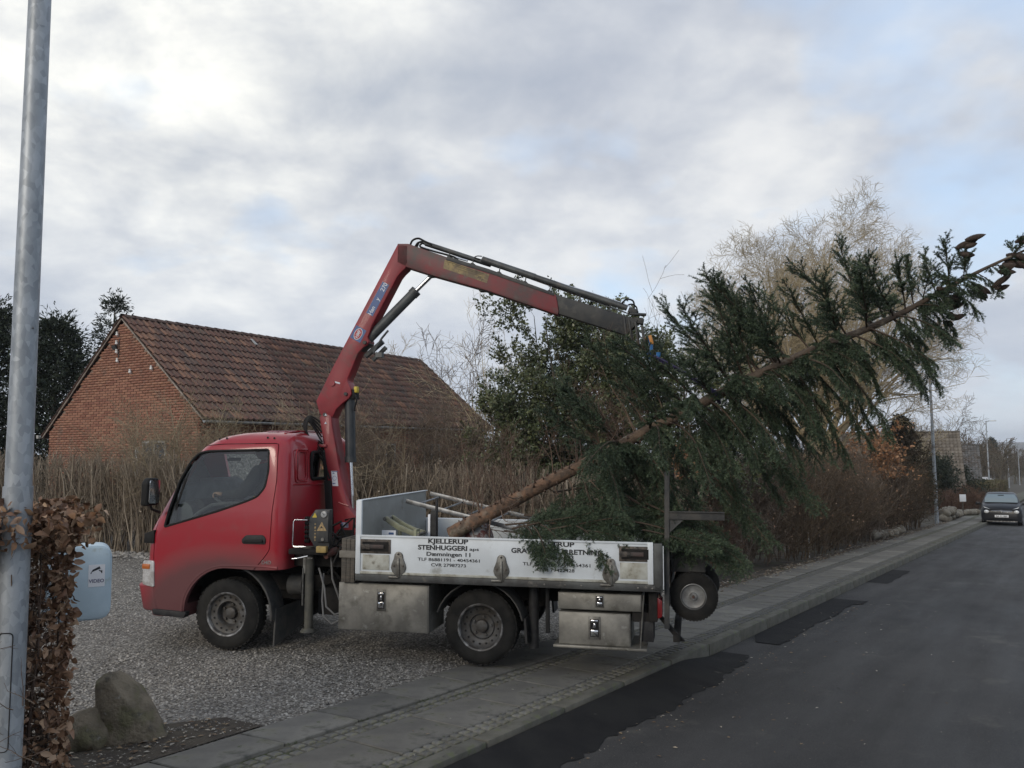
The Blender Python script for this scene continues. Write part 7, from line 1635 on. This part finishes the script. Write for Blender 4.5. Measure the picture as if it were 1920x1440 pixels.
box_hedge('clipped_hedge','clipped olive-brown hedge beyond the black car, at the second far lamp', 66, 92, 1.75, 3.4, 1.45, M_olive, 96)

# ------------------------------------------------------------------ far houses
def far_house(label, cx, cy, rz, w, l, eave, ridge, zb, roofc, wallc, hip=0, cat='house', wins=(), roofbump=None):
    """local X along the ridge (length l), Y across (w)"""
    o = empty('house', (cx,cy,zb)); o.rotation_euler = (0,0,rz); tag(o, label, cat)
    b = MB(); b.prism([(-w/2,0),(w/2,0),(w/2,eave),(0,ridge-.1),(-w/2,eave)], -l/2, l/2, lambda u,v,x:(x,u,v)); b.build('wall', wallc, o)
    ov = .35; sl = math.hypot(w/2, ridge-eave); a = math.atan2(ridge-eave, w/2); V = []; F = []; Rn = []
    g = random.Random(int(abs(cx)*10)); nr = max(6,int((sl+ov)/.26)); nc = int((l+.4)/.23)
    rf = MB(); rf.prism([(-w/2-ov*math.cos(a),eave-ov*math.sin(a)-.02),(0,ridge-.02),(w/2+ov*math.cos(a),eave-ov*math.sin(a)-.02),(w/2+ov*math.cos(a),eave-ov*math.sin(a)-.12),(0,ridge-.14),(-w/2-ov*math.cos(a),eave-ov*math.sin(a)-.12)], -l/2-.18, l/2+.18, lambda u,v,x:(x,u,v)); ro = rf.build('roof', roofc, o)
    for side in (-1,1):
        for i in range(nr):
            for j in range(nc):
                s0 = -ov+(sl+ov)*i/nr; s1 = s0+(sl+ov)/nr+.03; x0 = -l/2-.18+(l+.36)*j/nc; x1 = x0+(l+.36)/nc*.93; r_ = g.random(); n0 = len(V)
                def p(x,s,h): return (x, side*(w/2-s*math.cos(a)+h*math.sin(a)), eave+s*math.sin(a)+h*math.cos(a))
                V += [p(x0,s0,.07),p((x0+x1)/2,s0,.095),p(x1,s0,.07),p(x1,s1,.03),p((x0+x1)/2,s1,.05),p(x0,s1,.03),p(x0,s0,.01),p(x1,s0,.01)]; F += [(n0,n0+1,n0+4,n0+5),(n0+1,n0+2,n0+3,n0+4),(n0,n0+6,n0+7,n0+2)]; Rn += [r_]*8
    link('roof_tiles', npmesh('roof_tiles',V,F,Rn), roofbump or roofc, ro, 'stuff')
    b = MB(); b.tube([(-l/2-.18,0,ridge+.02),(l/2+.18,0,ridge+.02)], .09, 8); b.build('ridge', roofc, ro, smooth=True)
    for (face,u,z,ww,hh) in wins:
        b = MB()
        if face == 'end': b.bb(l/2,l/2+.04,u-ww/2,u+ww/2,z-hh/2,z+hh/2)
        else: b.bb(u-ww/2,u+ww/2,-w/2-.04,-w/2,z-hh/2,z+hh/2)
        wo = b.build('window', M_wtrim, o); b = MB()
        if face == 'end': b.bb(l/2+.04,l/2+.05,u-ww/2+.08,u+ww/2-.08,z-hh/2+.08,z+hh/2-.08)
        else: b.bb(u-ww/2+.08,u+ww/2-.08,-w/2-.05,-w/2-.04,z-hh/2+.08,z+hh/2-.08)
        b.build('pane', MATS['dark_window_glass'], wo)
    return o
M_ftile = mat('brown_far_tiles', (.2,.16,.12), .85, rnd=[(.10,.085,.07),(.14,.12,.098),(.20,.175,.145),(.115,.095,.078)]); M_fgrey = mat('grey_far_roof', (.12,.115,.11), .8, rnd=[(.085,.085,.085),(.12,.12,.12),(.15,.145,.14)]); M_fbrick = mat('far_brick', (.22,.12,.085), .9, col2=(.17,.09,.06), scale=6)
M_fcream = mat('far_cream_wall', (.5,.46,.40), .9)
far_house('tall brown-tiled roof behind the hedge, next to the nearest far street lamp', 25.9, 58.5, R(-24), 7.4, 9.6, 1.4, 5.95, -2.95, M_ftile, M_fbrick, roofbump=M_ftile)
far_house('grey-roofed house with a small brick gable end beyond the brown-tiled one', 37.6, 76.0, R(-27), 6.4, 8.5, 2.2, 5.45, -3.3, M_fgrey, M_fbrick, wins=(('end',1.0,1.3,1.2,1.1),('end',-1.6,1.3,1.2,1.1)), roofbump=M_fgrey)
far_house('low pale-roofed shed half hidden by the second far street lamp', 58.2, 104.0, R(35), 3.0, 3.6, 1.35, 1.8, -3.6, mat('pale_roof',(.5,.5,.5),.6,rnd=[(.5,.5,.5),(.6,.6,.6)]), M_fcream, roofbump=MATS['pale_roof'])  # low shed standing in for a pale roof strip of unclear kind
far_house('distant cream house among the brown trees', 176.0, 300.0, R(60), 5, 8, 2.4, 4.2, -4.6, M_fgrey, M_fcream, roofbump=M_fgrey)

# ------------------------------------------------------------------ far woodland, hill, roadside scrub
def wood(name, label, n, fn, h, mt, seed, tw, k=14, sub=7):
    g = np.random.default_rng(seed); X, Y = fn(n, g); n = len(X); p0 = np.stack([X,Y,GZ(X,Y)],-1); H = h*g.uniform(.6,1.1,n)
    P = grow(p0, np.tile([[0,0,1.]],(n,1))+g.normal(0,.06,(n,3)), H, 5, .05, .05, g); R0 = np.linspace(1,.2,6)[None]*(H*.014)[:,None]
    P1,R1,_ = kids(P,R0,k,.7,h*.40,.15,1,3,.12,.06,.4,.3,g,rmin=tw); P2,R2,_ = kids(P1,R1,sub,.7,h*.16,.15,1,1,.12,.05,.6,.4,g,rmin=tw)
    V,F,r = join_np([tubes(P,R0,4,g=g),tubes(P1,R1,3,g=g),tubes(P2,R2,3,g=g)]); o = link(name, npmesh(name,V,F,r), mt); tag(o, label, 'woodland', kind='stuff')
M_farwood = mat('far_wood', (.13,.11,.085), .95, rnd=[(.085,.070,.052),(.12,.10,.075),(.16,.135,.10),(.095,.085,.055)])
def w1(n,g):
    Y = 105+g.uniform(0,1,n*3)**1.3*250; X = Y*g.uniform(.44,.645,n*3); d, q = DQ(X,Y); k = q > 3.6; return X[k][:n], Y[k][:n]
wood('far_woodland','brown bare trees and scrub massed down the far end of the road', 330, w1, 6.6, M_farwood, 101, .04, 15, 6)
def w2(n,g): d = g.uniform(56,130,n); q = 12+g.uniform(0,1,n)**1.2*30; return XY(d,q)
wood('scrub','bare brown garden scrub between the far houses', 70, w2, 4.2, M_farwood, 102, .018)
def w3(n,g): d = g.uniform(22,56,n); q = 9+g.uniform(0,1,n)*14; return XY(d,q)
wood('scrub','bare garden shrubs behind the roadside hedge', 40, w3, 2.9, M_twigdark, 103, .008, 12, 6)
x,y = 115.2, 200.0; conifer('conifer','dark spruce standing alone above the far brown woodland', x, y, 9.5, 3.0, 104, M_conf, .5, n=90, tw=10, lsz=.7, lpn=5)
for k,(x,y,h,r_) in enumerate(((112,176,5.5,3.0),(127,203,7,3.5),(98,140,3.6,2.2))): conifer('conifer',('dark evergreen mass beside the fourth far street lamp','dark evergreen at the picture edge behind the far lamps','small dark evergreen beside the road behind the clipped hedge')[k], x, y, h, r_, 110+k, M_conf, .3, n=80, tw=9, lsz=.5, lpn=5)
# hill on the horizon
def hill():
    V = []; F = []; nx, ny = 90, 14; M_h = mat('wooded_hill', (.055,.055,.045), 1.0, col2=(.10,.09,.075), scale=.012, detail=12, lo=.42, hi=.58)
    from mathutils import noise
    for j in range(ny):
        for i in range(nx):
            x = -1600+i*60; y = 1300+j*80; e = 30*math.exp(-((x-1750)/420)**2)+17*math.exp(-((x-1080)/380)**2)+9*math.exp(-((x+300)/900)**2); e *= 1+.22*noise.noise(Vector((x*.004,y*.004,0)))
            z = -9+(e+2.5*noise.noise(Vector((x*.02,y*.02,3))))*math.sin(PI*min(1,j/(ny-1)))**.7 ; V.append((x,y,z))
    for j in range(ny-1):
        for i in range(nx-1): a = j*nx+i; F.append((a,a+1,a+nx+1,a+nx))
    o = link('hills', npmesh('hills',V,F,smooth=True), M_h); o['kind'] = 'structure'
hill()

# ------------------------------------------------------------------ parked car, seen from the front
CARXY = (22.85, 39.1)
def car():
    cx, cy = CARXY; z = G(cx,cy)-.125
    o = empty('parked_car', (cx,cy,z)); hd_ = math.atan2(-RD[1],-RD[0])+R(3); o.rotation_euler = (0, -.03, hd_); tag(o, 'small black hatchback parked by the kerb facing the camera', 'car')
    M_c = mat('black_car_paint', (.006,.007,.011), .4, coat=.15, spec=.3); M_wsg = mat('windscreen_glass', (.14,.19,.20), .06, coat=1.0, spec=1.0)
    # local X = forward. body by cross sections along X: (x, half width bottom, hw belt, hw top, z bottom, z belt, z top)
    secs = [(1.70,.58,.64,.60,.22,.55,.62),(1.66,.74,.77,.68,.17,.62,.74),(1.50,.79,.81,.72,.17,.70,.84),(1.20,.80,.81,.74,.17,.76,.92),(.85,.80,.81,.76,.17,.82,.99),(.80,.80,.81,.76,.17,.83,1.0),(.35,.80,.81,.62,.17,.86,1.34),(.15,.80,.81,.585,.17,.87,1.42),(-.6,.80,.81,.58,.17,.88,1.46),(-1.3,.79,.80,.56,.18,.90,1.42),(-1.62,.76,.77,.55,.24,.90,1.18),(-1.72,.70,.72,.60,.28,.80,.92)]
    b = MB()
    for (x,hb,hm,ht,zb,zm,zt) in secs:
        for (y,zz) in ((hb*.96,zb),(hb,zb+.08),(hm,(zb+zm)/2),(hm,zm),(ht+.03,zt-.06 if zt-zm>.1 else zt-.03),(ht-.06,zt),(0,zt+.02),(-ht+.06,zt),(-ht-.03,zt-.06 if zt-zm>.1 else zt-.03),(-hm,zm),(-hm,(zb+zm)/2),(-hb,zb+.08),(-hb*.96,zb)): b.v.append((x,y,zz))
    n = 13
    for i in range(len(secs)-1):
        for j in range(n): a = i*n+j; c = i*n+(j+1)%n; b.f.append((a,c,c+n,a+n))
    b.f.append(tuple(range(n))); b.f.append(tuple(range((len(secs)-1)*n,len(secs)*n)))
    me = b.mesh('body', smooth=True, sharp=50); body_ = link('body', me, M_c, o)
    b = MB(); b.v = [(.87,-.66,1.015),(.87,.66,1.015),(.60,.645,1.20),(.30,.545,1.375),(.30,-.545,1.375),(.60,-.645,1.20)]; b.f = [(0,1,2,5),(5,2,3,4)]
    for k in range(6): b.v[k] = (b.v[k][0]+.03, b.v[k][1], b.v[k][2]+.012)
    b.build('windscreen', M_wsg, o)
    b = MB(); b.box((.90,0,.995),(.06,1.30,.02)); b.build('scuttle', M_blk, o)
    b = MB(); b.box((.42,0,1.325),(.03,.24,.05), Matrix.Rotation(.4,3,'Y')); b.build('inner_mirror', M_blk, o)
    for s in (1,-1):
        b = MB(); b.lathe([(0,.03),(.05,.028),(.085,.012),(.095,0)], 18, lambda p,q,h,s=s:(1.705+h-abs(p)*.1,s*.585+p,.62+q*.82)); b.build('headlight', mat('car_headlight',(.75,.77,.78),.25,metal=.2,coat=.6), o, smooth=True)
        b = MB(); b.prism([(.42,.735),(.66,.79),(.70,.85),(.60,.80)], 1.46, 1.60, lambda u,v,w,s=s:(w+(.12 if u<.6 else .05),s*u,v)); b.build('daytime_lamp', MATS['car_headlight'], o)
        b = MB(); b.box((.75,s*.93,.96),(.10,.20,.12)); b.tube([(.76,s*.80,.93),(.76,s*.86,.94)], .025, 6); b.build('door_mirror', M_c, o, bevel=.03, seg=3)
        b = MB(); b.bb(1.60,1.665,s*.66,s*.70,.36,.52); b.build('fog_lamp', M_gmetal, o, bevel=.01)
        for x in (1.08,-1.15):
            b = MB(); b.lathe([(.16,-.09),(.26,-.10),(.29,-.07),(.29,.07),(.26,.10),(.16,.09)], 22, lambda p,q,h,x=x,s=s:(x+p,s*.70+h,.29+q)); w = b.build('wheel', M_tyre, o, smooth=True)
            b = MB(); b.lathe([(.17,.075),(.15,.085),(.05,.06),(0,.06)], 16, lambda p,q,h,x=x,s=s:(x+p,s*(.70+h),.29+q)); b.build('rim', M_rimlip, w, smooth=True)
    b = MB(); b.bb(1.69,1.725,-.27,.27,.370,.475); pl = b.build('number_plate', M_stickw, o, bevel=.004)
    me = text_mesh('BA 52 880', .10, bold=.001); me.transform(Matrix.Rotation(PI/2,4,'X')); me.transform(Matrix.Rotation(PI/2,4,'Z')); t = link('lettering', me, M_txt, pl); t.location = (1.7265,0,.387)
    b = MB(); b.tube(curve_pts([(1.66,-.40,.635),(1.70,-.38,.655),(1.72,-.10,.655),(1.735,0,.68),(1.72,.10,.655),(1.70,.38,.655),(1.66,.40,.635),(1.70,.38,.62),(1.72,.1,.62),(1.73,0,.62),(1.72,-.1,.62),(1.70,-.38,.62),(1.66,-.40,.635)],4), .011, 6); b.build('grille_trim', M_chrome, o, smooth=True)
    b = MB(); b.prism([(1.725,-.04),(1.735,-.04),(1.735,.04),(1.725,.04)], .64,.655, lambda u,v,w:(u,v,w)); b.build('chevron_badge', M_chrome, o)
    b = MB(); b.prism([(-.62,.19),(-.55,.235),(-.42,.215),(.42,.215),(.55,.235),(.62,.19),(.50,.175),(-.50,.175)], 1.66,1.70, lambda u,v,w:(w,u,v)); b.build('bumper_strip', M_rimlip, o)
    b = MB(); b.bb(1.64,1.70,-.5,.5,.24,.34); b.build('lower_grille', M_blk, o, bevel=.01)
    b = MB(); b.bb(-1.5,1.5,-.72,.72,.16,.24); b.build('floor_pan', M_chas, o)
car()

# ------------------------------------------------------------------ thin air haze: one closed box round everything
def haze():
    b = MB(); b.bb(-3300,3300,-2600,3300,-10.8,40); m = bpy.data.materials.new('haze'); m.use_nodes = True; nt = m.node_tree; nt.nodes.clear()
    o = nt.nodes.new('ShaderNodeOutputMaterial'); v = nt.nodes.new('ShaderNodeVolumePrincipled'); v.inputs['Density'].default_value = .00035; v.inputs['Color'].default_value = (.86,.92,1,1); nt.links.new(v.outputs[0], o.inputs['Volume'])
    ob = b.build('haze', m); tag(ob, 'thin pale haze over the far hill and woods', 'haze', kind='stuff')
haze()
